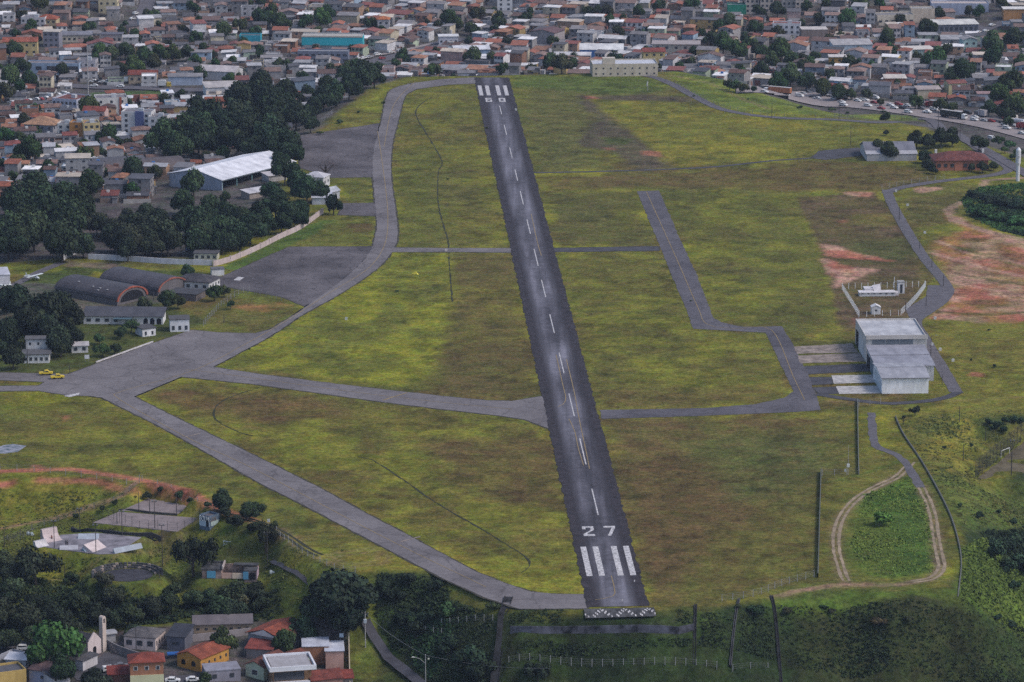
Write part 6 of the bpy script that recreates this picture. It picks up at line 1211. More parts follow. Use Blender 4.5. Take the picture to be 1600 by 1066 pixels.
# yard walls and sheds: a low clutter nobody could count
b = MB(); YC = []
for (cx, cy, z, ww, dd, q, rz) in good:
    m = Matrix.Translation((cx, cy, z)) @ Matrix.Rotation(rz, 4, 'Z'); a = MB(); col = CR.choice(((.3, .28, .27), (.42, .40, .38), (.22, .16, .13), (.5, .5, .52)))
    a.box(-ww / 2, ww / 2, -dd / 2 - 1.0, -dd / 2 - .8, -1, 2.0)
    for k in range(5): u = CR.uniform(-ww / 2, ww / 2 - 1.5); v = CR.uniform(-dd * .5, dd * .5); hh = CR.uniform(1.2, 4.8) if abs(v) > dd * .3 else CR.uniform(1, 2.5); a.box(u, u + CR.uniform(1.5, 4), v, v + CR.uniform(1.5, 4), -1, hh)
    n1_ = len(a.f); a.xform(m); n0 = len(b.v); b.v += a.v; b.f += [tuple(n0 + k for k in f) for f in a.f]; b.mi += a.mi
    for j in range(n1_ // 6): cc = CR.choice(((.2, .19, .19), (.32, .30, .29), (.17, .09, .07), (.42, .42, .44), (.09, .09, .10), (.20, .08, .06), (.05, .05, .055), (.12, .12, .13))) if j else col; YC += [cc] * 6
o = b.build('yard_clutter', 'town'); at = o.data.color_attributes.new('Col', 'FLOAT_COLOR', 'CORNER'); at.data.foreach_set('color', [x for f, c in zip(b.f, YC) for _ in f for x in (*c, 1)]); tag(o, 'yard walls, lean-tos and small sheds jumbled between the town houses', 'yards', kind='stuff')

# ---------------------------------------------------------------- the park, lower left
def slabpoly(name, pts, z, up, mat, label=None, cat=None):
    w = [U(px, py, z) for px, py in pts]; b = MB(); b.prism(w, z - .5, z + up); o = b.build(name, mat)
    bm = bmesh.new(); bm.from_mesh(o.data); bmesh.ops.recalc_face_normals(bm, faces=bm.faces[:]); bm.to_mesh(o.data); bm.free(); return struct(o)
slabpoly('skate_park_floor', [(57, 853), (96, 836), (150, 833), (221, 840), (180, 866), (152, 866), (100, 860)], -5, .1, 'skate')
slabpoly('sand_court', [(145, 817), (186, 800), (311, 810), (277, 831)], -4, .08, 'court'); slabpoly('sand_court', [(190, 798), (232, 779), (297, 791), (277, 804)], -4, .08, 'court')
slabpoly('painted_court', [(-30, 708), (6, 696), (20, 694), (41, 697), (28, 706), (8, 709)], 0, .07, 'painted_court' if 'painted_court' in M else 'skate')
AC = U(199, 899, -6.5)
def disc(name, cx, cy, z, rx, ry, up, mat): b = MB(); b.prism([(cx + rx * math.cos(a), cy + ry * math.sin(a)) for a in [2 * math.pi * i / 40 for i in range(40)]], z - .4, z + up); return struct(b.build(name, mat))
disc('arena_floor', AC[0], AC[1], -6.5, 7.6, 6.6, .1, 'arena')
t = thing('arena_seating', 'ring of dark stepped stone seats round the back of the circular arena', 'seating', (AC[0], AC[1], -6.5))
for tier, (r, hh) in enumerate(((8.0, .5), (9.0, .9), (10.0, 1.3))):
    for i in range(26):
        a0 = R(8 + i * 7.3); a1 = a0 + R(5.6); b = MB(); b.prism([(r * math.cos(a0), r * .9 * math.sin(a0)), ((r + .75) * math.cos(a0), (r + .75) * .9 * math.sin(a0)), ((r + .75) * math.cos(a1), (r + .75) * .9 * math.sin(a1)), (r * math.cos(a1), r * .9 * math.sin(a1))], -.4, hh); b.build('seat', 'concrete_dark' if (i + tier) % 4 else 'concrete_old', t)
ANCH.extend([(140, 850, 'skate park'), (230, 815, 'sand courts'), (195, 900, 'round arena'), (360, 888, 'ruined building'), (333, 816, 'graffiti hut'), (700, 1000, 'wide dark drain'), (950, 1000, 'old retaining wall'), (1150, 1000, 'pale edged drain'), (1350, 1000, 'slope foot'), (1560, 320, 'shrub hollow'), (1560, 720, 'football pitch'), (1570, 880, 'steep green slope')])
def ramp(label, px, py, z, w, d, h, rot, color, kind='quarter'):
    x, y = U(px, py, z); t = thing('skate_ramp', label, 'ramp', (x, y, z + .1), R(rot), 'ramps of the skate park'); n = 8 if kind == 'quarter' else 1; prof = []
    for i in range(n + 1):
        s = i / n; prof.append((d * s, h * (1 - math.sqrt(max(0, 1 - s * s))) if kind == 'quarter' else h * s))
    b = MB()
    for (y0, z0), (y1, z1) in zip(prof[:-1], prof[1:]):
        b.quad((0, y0, z0 + .02), (w, y0, z0 + .02), (w, y1, z1 + .02), (0, y1, z1 + .02))
        b.quad((0, y0, 0), (0, y0, z0 + .02), (0, y1, z1 + .02), (0, y1, 0)); b.quad((w, y0, 0), (w, y1, 0), (w, y1, z1 + .02), (w, y0, z0 + .02))
    b.build('riding_surface', 'wall', t, color=color)
    b = MB(); b.box(0, w, d, d + (1.0 if kind == 'quarter' else .3), 0, h); b.build('deck', 'wall', t, color=tuple(v * .8 for v in color)); return t
ramp('low white quarter pipe at the left corner of the skate park', 60, 857, -5, 4.2, 1.8, 1.6, 42, (.56, .54, .56)); ramp('tall painted quarter pipe towering over the left of the skate park', 75, 849, -5, 5.4, 3.4, 3.4, 38, (.50, .42, .42))
ramp('blue grey bank at the back of the skate park', 121, 843, -5, 6.4, 2.2, 1.1, -3, (.36, .40, .46), 'bank'); t = ramp('long pinkish funbox wall in the middle of the skate park', 145, 864, -5, 6.8, 3.4, 1.9, 58, (.56, .48, .48), 'bank'); ramp('low box with dark side at the front of the skate park', 93, 860, -5, 5.6, 2.0, .8, 4, (.40, .40, .44), 'bank')
ramp('low painted wall ramp along the right side of the skate park', 180, 866, -5, 10, 1.0, 1.4, 38, (.34, .38, .44), 'bank'); ramp('small bluish wedge beside the long funbox wall', 133, 863, -5, 3.0, 1.6, 1.0, 35, (.34, .42, .50), 'bank')
wall_run('retaining_wall', 'low black wall between the skate park and the courts', [(112, 829), (170, 834), (252, 844)], 1.2, .6, (.035, .035, .04)); wall_run('retaining_wall', 'dark stained wall dividing the two sand courts', [(186, 799), (230, 802), (277, 806)], .7, .4, (.08, .075, .07))
fence('court_fence', 'dark post fence along the front of the lower sand court', [(145, 818), (210, 825), (277, 832)], 3.2, 3, 'wood', .10, 4); fence('court_fence', 'dark post fence along the right end of the lower sand court', [(277, 832), (312, 811)], 3.2, 3, 'wood', .10, 4); fence('court_fence', 'dark post fence at the left of the skate park', [(14, 850), (30, 845), (56, 832)], 1.8, 3, 'wood', .1)
# graffiti hut
t = building('graffiti_hut', 'small flat roofed hut with white lettering and blue graffiti on its walls', 'hut', 312, 827, 4.2, 4.6, -38, 3.6, 'flat', 0, (.10, .14, .20), (.11, .10, .11), 'wall', anchor=(0, 0), group=None)
ubox('painted_panel', t, 2.1, -.06, .1, 4.2, .1, 1.5, 'wall', (.42, .50, .60)); ubox('doorway', t, 3.4, -.1, .1, 1.0, .2, 2.0, 'dark'); ubox('painted_panel', t, 4.25, 2.3, .3, 3.6, .1, 1.4, 'wall', (.34, .42, .42), math.pi / 2)
def letters(txt, parent, x, y, z, size, rx, rz, name='lettering', mat='white_paint', ex=.02, sx=1):
    cu = bpy.data.curves.new(name, 'FONT'); cu.body = txt; cu.size = size; cu.extrude = ex; o = bpy.data.objects.new(name, cu); COL.objects.link(o); dg = bpy.context.evaluated_depsgraph_get(); me = bpy.data.meshes.new_from_object(o.evaluated_get(dg)); bpy.data.objects.remove(o)
    me.materials.clear(); me.materials.append(M[mat]); o = bpy.data.objects.new(name, me); COL.objects.link(o); o.parent = parent; o.location = (x, y, z); o.rotation_euler = (rx, 0, rz); o.scale = (sx, 1.0, 1); return o
lt = letters('BOLM', t, .05, -.14, 1.66, 2.5, math.pi / 2, 0, sx=.62, ex=.05, mat='paint'); lt.color = (.85, .85, .85, 1); letters('LEAL', t, 4.34, .3, 1.75, 2.0, math.pi / 2, math.pi / 2, mat='concrete_old', sx=.7)
# ruined building
t = thing('ruined_building', 'roofless ruined building with pink inner wall and blue painted corners', 'ruin', (*U(322, 904, -7.2), -7.2), R(-2))
for nm, bx, mt, cl in (('left_room', (-1.2, 4.6, 0, 5.2, -1, 2.7), 'ruin', None), ('back_wall', (4.6, 15, 4.8, 5.2, -1, 3.2), 'ruin', None), ('right_room', (11.6, 15.2, -.4, 5.2, -1, 2.6), 'ruin', None)):
    b = MB(); b.box(*bx); b.build(nm, mt, t)
b = MB(); b.box(-1.6, 5.0, -.2, 6.8, 2.72, 2.95); b.box(-1.6, 5.0, 6.4, 6.8, 2.95, 3.5); b.build('roof_slab', 'concrete_dark', t); b = MB(); b.box(8, 15.4, 3.2, 5.6, 3.22, 3.42); b.box(11.4, 15.4, -.6, 3.2, 2.62, 2.82); b.build('roof_slab', 'concrete_dark', t)
ubox('pink_wall', t, 8.2, .3, 0, 7.0, .2, 1.7, 'wall', (.58, .38, .30)); ubox('pale_wall_panel', t, 9.4, .15, 0, 3.0, .2, 1.75, 'wall', (.66, .52, .40)); ubox('blue_panel', t, 1.6, -.1, .2, 2.6, .2, 2.2, 'wall', (.10, .30, .44)); ubox('blue_panel', t, 12.0, -.5, 0, 1.6, .2, 2.4, 'wall', (.10, .28, .42)); ubox('doorway', t, 14, -.5, 0, 1.7, .25, 2.1, 'dark'); ubox('lilac_side', t, 15.3, 2.2, 0, 5.4, .2, 2.7, 'wall', (.40, .30, .36), math.pi / 2); ubox('parapet', t, 5.0, 3.4, 2.9, .4, 6.8, .9, 'wall', (.42, .36, .34))
# playground frame
t = thing('climbing_frame', 'grey blue climbing frame on the grass above the ruined building', 'playground frame', tuple(P(349, 853))); b = MB(); 
for k in range(5): b.tube([(k * 1.1, 0, 0), (k * 1.1, .3, 1.2 + .3 * (k == 4)), (k * 1.1, 1.4, 1.2 + .3 * (k == 4)), (k * 1.1, 1.8, 0)], .07, 6)
for yy, zz in ((.3, 1.2), (1.4, 1.2), (.1, .5)): b.tube([(0, yy, zz), (4.4, yy, zz)], .07, 6)
b.build('frame', 'paint', t, color=(.26, .34, .42)); ubox('panel', t, 4.6, .8, .4, 1.0, .1, 1.3, 'wall', (.40, .46, .56))
for i, (px, py) in enumerate(((424, 897), (46, 836), (420, 822))):
    p = P(px, py); t = thing('debris_pile', ['white and teal rubbish pile right of the ruined building', 'white litter beside the skate park fence', 'small white sign post by the dirt track'][i], ['rubbish', 'litter', 'sign'][i], tuple(p))
    b = MB(); rr = random.Random(i)
    if i < 2:
        for k in range(7): x, y = rr.uniform(-1, 1), rr.uniform(-.7, .7); b.box(x, x + .7, y, y + .5, 0, rr.uniform(.3, .9))
        b.build('scraps', 'paint', t, color=(.45, .5, .52))
    else: b.box(-.06, .06, -.06, .06, 0, 2.2); b.build('pole', 'metal', t); ubox('board', t, 0, -.1, 1.3, .8, .06, 1.0, 'paint', (.65, .65, .65))
# ---------------------------------------------------------------- poles and lamps
def pole(px, py, hpx, kind='plain', label=None, mat='wood', th=.22, desc=None, zoff=0):
    p = P(px, py); h = hpx / ppm(p.y); nm = {'lamp': 'street_lamp', 'flood': 'floodlight_pole', 'elec': 'utility_pole'}.get(kind, 'pole')
    t = thing(nm, label, {'lamp': 'street lamp', 'flood': 'floodlight', 'elec': 'utility pole'}.get(kind, 'pole'), tuple(p), 0, {'lamp': 'street lamps', 'flood': 'floodlight poles of the park', 'elec': 'utility poles'}.get(kind, 'thin poles'))
    b = MB(); b.tube([(0, 0, -.5), (0, 0, h * .5), (0, 0, h)], [th * .62, th * .52, th * .42], 8); b.build('shaft', mat, t)
    if kind == 'lamp': b = MB(); b.tube([(0, 0, h - .1), (.8, 0, h + .25), (1.6, 0, h + .3)], .06, 6); b.build('arm', mat, t); ubox('lamp_head', t, 1.8, 0, h + .22, .8, .3, .16, 'metal')
    if kind == 'flood': ubox('crossbar', t, 0, 0, h - .2, 1.6, .12, .12, 'wood'); [ubox('floodlight', t, s * .6, -.15, h, .5, .3, .4, 'metal') for s in (-1, 1)]
    if kind == 'elec': ubox('crossarm', t, 0, 0, h - .6, 2.2, .14, .14, 'wood'); [ubox('insulator', t, s, 0, h - .46, .12, .12, .25, 'paint', (.5, .5, .5)) for s in (-.9, 0, .9)]
    if not label: q = proj(p.x, p.y, p.z); later(t, desc or {'lamp': 'dark street lamp', 'flood': 'dark floodlight pole', 'elec': 'utility pole', 'plain': 'thin dark pole'}[kind], *q)
    return t
for a in ((125, 832, 38, 'flood'), (85, 857, 44, 'flood'), (183, 820, 20, 'plain'), (191, 838, 40, 'flood'), (217, 801, 34, 'plain'), (234, 803, 24, 'plain'), (242, 826, 44, 'flood'), (276, 806, 36, 'plain'), (150, 865, 46, 'flood'), (254, 886, 68, 'flood'), (7, 855, 32, 'plain'), (249, 905, 14, 'plain'), (101, 900, 18, 'plain'), (418, 880, 52, 'elec'), (213, 1022, 42, 'elec'),
          (1466, 207, 37, 'lamp'), (1500, 220, 28, 'lamp'), (1409, 188, 14, 'plain'), (1311, 186, 26, 'plain'), (1206, 186, 26, 'plain'), (1329, 226, 28, 'plain'), (1405, 345, 25, 'plain'), (1437, 390, 22, 'plain'), (1456, 418, 20, 'plain'), (1474, 447, 18, 'plain'), (1447, 478, 18, 'plain'), (1415, 488, 18, 'plain'), (1433, 511, 14, 'plain'), (1454, 566, 42, 'lamp'), (1472, 601, 16, 'plain'), (1499, 660, 26, 'plain'), (1540, 688, 20, 'plain'), (1505, 721, 28, 'plain'), (768, 118, 14, 'plain'), (1395, 150, 16, 'plain'), (1360, 158, 18, 'lamp'), (1270, 150, 20, 'lamp'), (1530, 190, 24, 'lamp'), (34, 568, 28, 'plain'), (43, 568, 36, 'plain'), (109, 582, 12, 'plain'), (350, 505, 14, 'plain'), (228, 470, 14, 'plain'), (240, 470, 14, 'plain'), (90, 385, 20, 'plain'), (1430, 270, 12, 'plain')):
    pole(*a)
pole(1580, 745, 58, 'flood', 'tall dark floodlight pole standing on the football pitch', th=.3); pole(138, 152, 84, 'lamp', 'very tall pale mast beside the left highway', 'post', .45); t = pole(571, 1011, 58, 'elec', 'utility pole with pale transformer beside the narrow lane', 'post', .26); ubox('transformer', t, 0, -.3, 7.4, .9, .7, 1.1, 'paint', (.45, .5, .55))
t = pole(665, 1074, 54, 'plain', 'double armed lamp post at the foot of the southern slope', 'post', .26); b = MB(); b.tube([(0, 0, 7.2), (-1.8, 0, 8.6), (-3.2, 0, 9.0)], .07, 6); b.build('arm', 'post', t); ubox('lamp_head', t, -3.5, 0, 8.9, .8, .35, .2, 'paint', (.6, .6, .55)); ubox('lamp_head', t, .9, 0, 8.3, .5, .35, .4, 'paint', (.6, .6, .5))
A, B_ = P(571, 1011), P(665, 1074); t = thing('overhead_wire', 'thin overhead wire sagging from the transformer pole past the double armed lamp', 'wire', (0, 0, 0)); pts = []
for q0, q1, hh0, hh1, sg in ((A, B_, 10.2, 9.6, 1.0), (B_, P(860, 1100), 9.6, 10.5, 1.2)):
    for i in range(12): s = i / 11; v = q0.lerp(q1, s); pts.append((v.x, v.y, (q0.z + hh0) * (1 - s) + (q1.z + hh1) * s - sg * 4 * s * (1 - s)))
b = MB(); b.tube(pts, .05, 5); b.build('cable', 'metal', t)
# water tower, masts and small airfield marks
p = P(1590, 283); t = thing('water_tower', 'slim white water tower with a wider tank on top at the right edge', 'water tower', tuple(p)); h = 53 / ppm(p.y); b = MB(); b.tube([(0, 0, -1), (0, 0, h * .45), (0, 0, h * .5)], [.85, .85, .9], 16); b.build('shaft', 'paint', t, color=(.62, .62, .66)); b = MB(); b.tube([(0, 0, h * .48), (0, 0, h * .54), (0, 0, h * .93), (0, 0, h)], [.9, 1.15, 1.15, .5], 16); b.build('tank', 'paint', t, color=(.62, .62, .66)); ubox('marking', t, 0, -1.15, h * .7, .7, .1, 1.0, 'paint', (.4, .4, .42))
p = P(1325, 742); t = thing('antenna_mast', 'thin antenna mast with white instrument box by the pale fence corner', 'mast', tuple(p)); b = MB(); b.tube([(0, 0, 0), (0, 0, 10)], [.09, .05], 6); b.build('mast_pole', 'post', t); ubox('instrument_box', t, 0, 0, 2.6, .9, .7, 1.0, 'paint', (.65, .65, .65)); ubox('instrument_box', t, -.9, 0, 1.0, .6, .5, .9, 'paint', (.6, .6, .6))
p = P(1397, 457); t = thing('antenna_mast', 'white antenna mast with short side arm in the fenced station', 'mast', tuple(p)); b = MB(); b.tube([(0, 0, 0), (0, 0, 6.2)], .14, 8); b.build('mast_pole', 'paint', t, color=(.6, .6, .6)); ubox('side_arm', t, .5, 0, 4.2, 1.0, .14, .14, 'paint', (.6, .6, .6))
p = P(1012, 142); t = thing('windsock_mast', 'slim pale mast with white sock at the far end of the field', 'mast', tuple(p)); b = MB(); b.tube([(0, 0, 0), (0, 0, 5.2)], .14, 8); b.build('mast_pole', 'post', t); b = MB(); b.tube([(0, 0, 4.6), (-.3, 0, 3.6), (-.4, 0, 2.4)], [.4, .32, .2], 8); b.build('sock', 'paint', t, color=(.62, .62, .6))
p = P(649, 429); t = thing('wind_tetrahedron', 'small bright yellow wind marker lying in the grass', 'wind marker', tuple(p), R(-30)); b = MB(); b.quad((-1.6, -.6, .1), (1.4, -.3, .1), (0, 0, 1.3)); b.quad((1.4, -.3, .1), (1.2, .6, .1), (0, 0, 1.3)); b.quad((1.2, .6, .1), (-1.4, .7, .1), (0, 0, 1.3)); b.quad((-1.4, .7, .1), (-1.6, -.6, .1), (0, 0, 1.3)); b.build('shell', 'paint', t, color=(.75, .62, .05))
for lab, px, py, c in (('little pale marker box in the bright grass left of the runway', 541, 500, (.5, .52, .5)), ('tiny white marker where the track meets the hangar road', 1469, 548, (.6, .6, .6)), ('tiny white marker stone beside the first bend of the access road', 1418, 322, (.6, .6, .6)), ('white marker stone halfway down the access road', 1445, 365, (.6, .6, .6)), ('white marker stone on the red soil side of the road bend', 1461, 499, (.6, .6, .6)), ('white marker stone in the grass right of the hangar row', 1489, 565, (.6, .6, .6)), ('pale box on a stand beside the access road', 1456, 540, (.6, .6, .62)), ('white marker board right of the runway, upper half', 806, 173, (.6, .6, .58)), ('white board by the cross track and dark cable line', 697, 393, (.6, .52, .5)), ('pale box beside the road at the upper bend', 1400, 300, (.55, .55, .55))):
    p = P(px, py); t = thing('marker', lab, 'marker', tuple(p)); b = MB(); b.box(-.5, .5, -.3, .3, 0, .9); b.box(-.12, .12, -.12, .12, -.3, 0); b.build('body', 'paint', t, color=c); ubox('cap', t, 0, 0, .9, .8, .5, .12, 'paint', tuple(v * .8 for v in c))
p = P(136, 566); t = thing('notice_board', 'white square notice board by the long kerb wall', 'sign', tuple(p), .2); ubox('post', t, -.6, 0, 0, .12, .12, 1.6, 'metal'); ubox('post', t, .6, 0, 0, .12, .12, 1.6, 'metal'); ubox('board', t, 0, 0, 1.2, 1.7, .1, 1.5, 'paint', (.55, .56, .6))
p = P(532, 1004); t = thing('road_sign', 'square blue white sign on a post in front of the dark dome tree', 'sign', tuple(p)); ubox('post', t, 0, 0, 0, .12, .12, 1.8, 'metal'); ubox('board', t, .3, 0, 1.6, 1.2, .08, 1.2, 'paint', (.45, .55, .66))
# football goal
p = P(1564, 715); t = thing('football_goal', 'white football goal standing by the tall slanting mesh fence', 'goal', tuple(p), R(52)); 
for u in (0, 5.5): ubox('post', t, u, 0, 0, .14, .14, 2.2, 'paint', (.7, .7, .7))
ubox('crossbar', t, 2.75, 0, 2.2, 5.64, .14, .14, 'paint', (.7, .7, .7))
# ---------------------------------------------------------------- vehicles
WHEEL = MB(); WHEEL.tube([(0, -.11, 0), (0, .11, 0)], .33, 12); WM = WHEEL.build('wheel', 'tyre'); WHM = WM.data; bpy.data.objects.remove(WM)
def profile(b, pts, y0, y1):
    n = len(b.v); k = len(pts); b.v += [(x, y0, z) for x, z in pts] + [(x, y1, z) for x, z in pts]; b.f.append(tuple(n + i for i in range(k))); b.mi.append(0); b.f.append(tuple(n + k + i for i in range(k - 1, -1, -1))); b.mi.append(0)
    for i in range(k): b.f.append((n + (i + 1) % k, n + i, n + k + i, n + k + (i + 1) % k)); b.mi.append(0)
VM = {}
def vmesh(key, fn, mat):
    if key not in VM: b = MB(); fn(b); o = b.build(key, mat); VM[key] = o.data; bpy.data.objects.remove(o)
    return VM[key]
def vehicle(kind, label, x, y, z, rz, color, group=None, box=(.6, .6, .6)):
    nm, cat = {'car': ('car', 'car'), 'suv': ('car', 'car'), 'van': ('van', 'van'), 'pickup': ('pickup_truck', 'pickup truck'), 'truck': ('truck', 'lorry'), 'lorry': ('lorry', 'lorry'), 'tanker': ('tanker_truck', 'tanker lorry'), 'mixer': ('mixer_truck', 'cement mixer'), 'bus': ('bus', 'bus')}[kind]
    t = thing(nm, label, cat, (x, y, z), rz, group)
    def wh(xs, yy, s=1):
        for u in xs:
            for v in (-yy, yy): link('wheel', WHM, t, (u, v, .33 * s), 0, None, (s, 1, s))
    if kind in ('car', 'suv', 'pickup', 'van'):
        bod = {'car': [(-2.1, .35), (2.1, .35), (2.15, .65), (1.95, .82), (1.0, .92), (.45, 1.38), (-1.0, 1.42), (-1.7, 1.0), (-2.1, .95)], 'suv': [(-2.2, .4), (2.2, .4), (2.25, .8), (1.95, 1.0), (1.1, 1.08), (.6, 1.66), (-2.0, 1.68), (-2.2, 1.0)],
               'pickup': [(-2.5, .45), (2.4, .45), (2.45, .85), (2.1, 1.02), (1.2, 1.1), (.7, 1.68), (-.5, 1.68), (-.6, 1.05), (-2.5, 1.05)], 'van': [(-2.4, .4), (2.4, .4), (2.45, .95), (1.9, 1.3), (1.2, 2.0), (-2.4, 2.05)]}[kind]
        o = link('body', vmesh('body_' + kind, lambda b: profile(b, bod, -.85, .85), 'paint'), t, None, 0, color)
        zt = max(q[1] for q in bod); zr = zt - .12; zl = zt - .52
        rear = {'car': -1.35, 'suv': -1.9, 'pickup': -.45, 'van': -.2}[kind]; fr = {'car': .85, 'suv': .95, 'pickup': 1.0, 'van': 1.6}[kind]
        link('side_windows', vmesh('glass_' + kind, lambda b: profile(b, [(rear, zl), (fr, zl), (fr - .4, zr), (rear + .15, zr)], -.865, .865), 'glass'), t)
        link('windscreen', vmesh('screen_' + kind, lambda b: b.quad((fr + .06, -.72, zl + .02), (fr + .06, .72, zl + .02), (fr - .33, .66, zr + .05), (fr - .33, -.66, zr + .05)), 'glass'), t, (.04, 0, .02)); wh((-1.3, 1.35), .82)
    else:
        L = {'truck': 7, 'lorry': 15, 'tanker': 9, 'mixer': 8, 'bus': 10}[kind]; f = L / 2
        if kind == 'bus': link('body', vmesh('body_bus', lambda b: profile(b, [(-5, .5), (5, .5), (5, 2.9), (-5, 3.0)], -1.2, 1.2), 'paint'), t, None, 0, color); ubox('side_windows', t, 0, 0, 1.6, 9, 2.44, .8, 'glass')
        else:
            link('cab', vmesh('cab', lambda b: profile(b, [(-1.1, .6), (1.1, .6), (1.1, 1.6), (.9, 2.7), (-1.1, 2.8)], -1.15, 1.15), 'paint'), t, (f - 1.1, 0, 0), 0, color); ubox('windscreen', t, f - .05, 0, 1.7, .12, 1.9, .8, 'glass'); ubox('chassis', t, -.8, 0, .55, L - 1.8, .9, .35, 'dark')
            if kind in ('truck', 'lorry'): ubox('cargo_box', t, -1.3, 0, 1.0, L - 2.8, 2.5, 2.7, 'paint', box); ubox('cargo_roof', t, -1.3, 0, 3.7, L - 2.9, 2.4, .1, 'paint', (.45, .42, .40))
            elif kind == 'tanker': b = MB(); b.tube([(-f, 0, 2.0), (-f + .4, 0, 2.0), (f - 2.9, 0, 2.0), (f - 2.5, 0, 2.0)], [.7, 1.15, 1.15, .7], 14); b.build('tank', 'paint', t, color=box)
            else: b = MB(); b.tube([(-f + .4, 0, 2.9), (-f + 1.6, 0, 2.7), (f - 4.2, 0, 2.4), (f - 2.6, 0, 2.1)], [.5, 1.2, 1.35, .7], 14); b.build('drum', 'paint', t, color=box); ubox('chute', t, -f + .2, 0, 2.2, .8, 1.0, 1.3, 'metal')
        wh([f - 1.3, -f + 1.2, -f + 2.4] if kind != 'lorry' else [f - 1.3, f - 4, -f + 1.0, -f + 2.1, -f + 3.2], 1.0, 1.45)
    return t
CW, CS, CB, CRD, CG, CBL = ('white', (.68, .68, .68)), ('silver', (.40, .41, .43)), ('black', (.02, .02, .022)), ('red', (.30, .03, .03)), ('grey', (.13, .13, .14)), ('blue', (.05, .11, .26))
def on(px, py, kind, c, a, label=None, up=.42, group='vehicles on the highways', box=(.6, .6, .6)):
    p = P(px, py); t = vehicle(kind, label, p.x, p.y, p.z + up, R(a), c[1], group, box)
    if not label: later(t, '%s %s' % (c[0], {'suv': 'estate car', 'car': 'car', 'van': 'van', 'pickup': 'pickup', 'truck': 'box lorry', 'bus': 'bus', 'lorry': 'lorry'}.get(kind, kind)), px, py)
RA_ = -42
for px, py, k, c in ((1194, 146, 'car', CW), (1228, 151, 'car', CW), (1249, 153, 'van', CW), (1255, 149, 'car', CS), (1264, 148, 'car', CG), (1270, 155, 'car', CB), (1277, 157, 'pickup', CS), (1286, 151, 'car', CW), (1291, 152, 'car', CS), (1297, 154, 'car', CB), (1304, 157, 'car', CW), (1312, 158, 'car', CRD), (1315, 162, 'car', CW), (1318, 167, 'suv', CW), (1346, 159, 'car', CS), (1352, 159, 'car', CW), (1356, 168, 'suv', CW), (1366, 163, 'car', CRD), (1367, 156, 'van', CW), (1377, 172, 'car', CRD), (1391, 167, 'car', CW), (1397, 171, 'car', CW), (1404, 166, 'suv', CRD), (1418, 168, 'car', CW), (1419, 178, 'suv', CW), (1449, 178, 'pickup', CW), (1459, 174, 'suv', CW), (1440, 172, 'car', CG), (1512, 180, 'van', CB), (1522, 190, 'suv', CW), (1524, 186, 'car', CW), (1549, 192, 'car', CRD), (1538, 191, 'car', CS), (1567, 194, 'car', CG), (1570, 197, 'car', CW), (1573, 203, 'suv', CW), (1597, 211, 'car', CW), (1475, 178, 'car', CW), (1465, 172, 'car', CS), (1410, 171, 'car', CB), (1340, 160, 'car', CW), (1583, 199, 'car', CS)): on(px, py, k, c, RA_ + (px - 1400) * -.03)
on(1316, 156, 'truck', CW, 140, 'white cab lorry with grey box in the highway queue'); on(1215, 148, 'lorry', CW, 152, 'long lorry with orange brown cargo on the far highway', box=(.34, .13, .06)); on(1434, 168, 'mixer', CW, 140, 'white cement mixer lorry in the highway queue', box=(.62, .62, .64)); on(1455, 169, 'truck', CRD, 138, 'low red brown flatbed lorry behind the cement mixer', box=(.22, .08, .06))
on(1490, 186, 'lorry', CW, -40, 'long black sided lorry with white cab', box=(.012, .016, .014)); on(1532, 184, 'truck', CG, 135, 'box lorry with grey rear in the queue right of the black sided one', box=(.40, .38, .40)); on(1578, 189, 'tanker', CRD, 136, 'red lorry with pale tank near the right edge', box=(.50, .46, .44)); on(1590, 196, 'tanker', CW, 136, 'silver tank lorry beside the red one at the right edge', box=(.48, .48, .50)); on(1598, 203, 'truck', CRD, 136, 'red lorry cut by the right edge of the highway', box=(.30, .05, .05))
on(1550, 219, 'suv', CW, -50, 'white car alone on the frontage road below the highway', .35)
for px, py, k, c, a in ((100, 133, 'suv', CW, 175), (146, 130, 'car', CW, 178), (153, 130, 'car', CB, 178), (160, 131, 'car', CW, 178), (167, 131, 'suv', CW, 178), (147, 137, 'car', CW, 178), (188, 138, 'car', CW, 178), (18, 163, 'car', CW, 150), (22, 167, 'suv', CW, 150), (24, 163, 'car', CS, 150), (40, 161, 'car', CRD, 150), (45, 160, 'car', CW, 150), (57, 158, 'car', CW, 150), (63, 158, 'car', CRD, 150), (71, 156, 'car', CW, 150), (76, 153, 'van', CW, 150), (90, 151, 'car', CW, 150), (98, 149, 'suv', CW, 150), (104, 150, 'car', CW, 150), (20, 116, 'bus', CW, 160),
                       (563, 95, 'car', CW, 40), (570, 93, 'car', CW, 40), (577, 92, 'car', CS, 40), (590, 88, 'suv', CW, 40), (597, 94, 'car', CRD, 40), (611, 84, 'car', CW, 40), (625, 82, 'car', CS, 40), (207, 32, 'car', CW, 60), (212, 24, 'suv', CW, 60), (1529, 53, 'car', CW, 60), (1541, 51, 'car', CW, 30), (1504, 57, 'car', CS, 30), (1521, 55, 'car', CB, 30), (1512, 59, 'car', CW, 30), (1550, 42, 'car', CW, 40), (1196, 105, 'car', CW, 20), (1180, 100, 'car', CS, 20), (1150, 94, 'car', CW, 20)): on(px, py, k, c, a, up=.55)
on(46, 133, 'truck', CW, -4, 'white cab lorry coming over the left highway bridge', .55, box=(.3, .25, .25)); on(204, 130, 'truck', CW, 178, 'white box lorry parked in front of the red roofed shop', .5); on(257, 138, 'truck', ('yellow', (.5, .36, .05)), -2, 'white box lorry with yellow cab, left highway', .55)
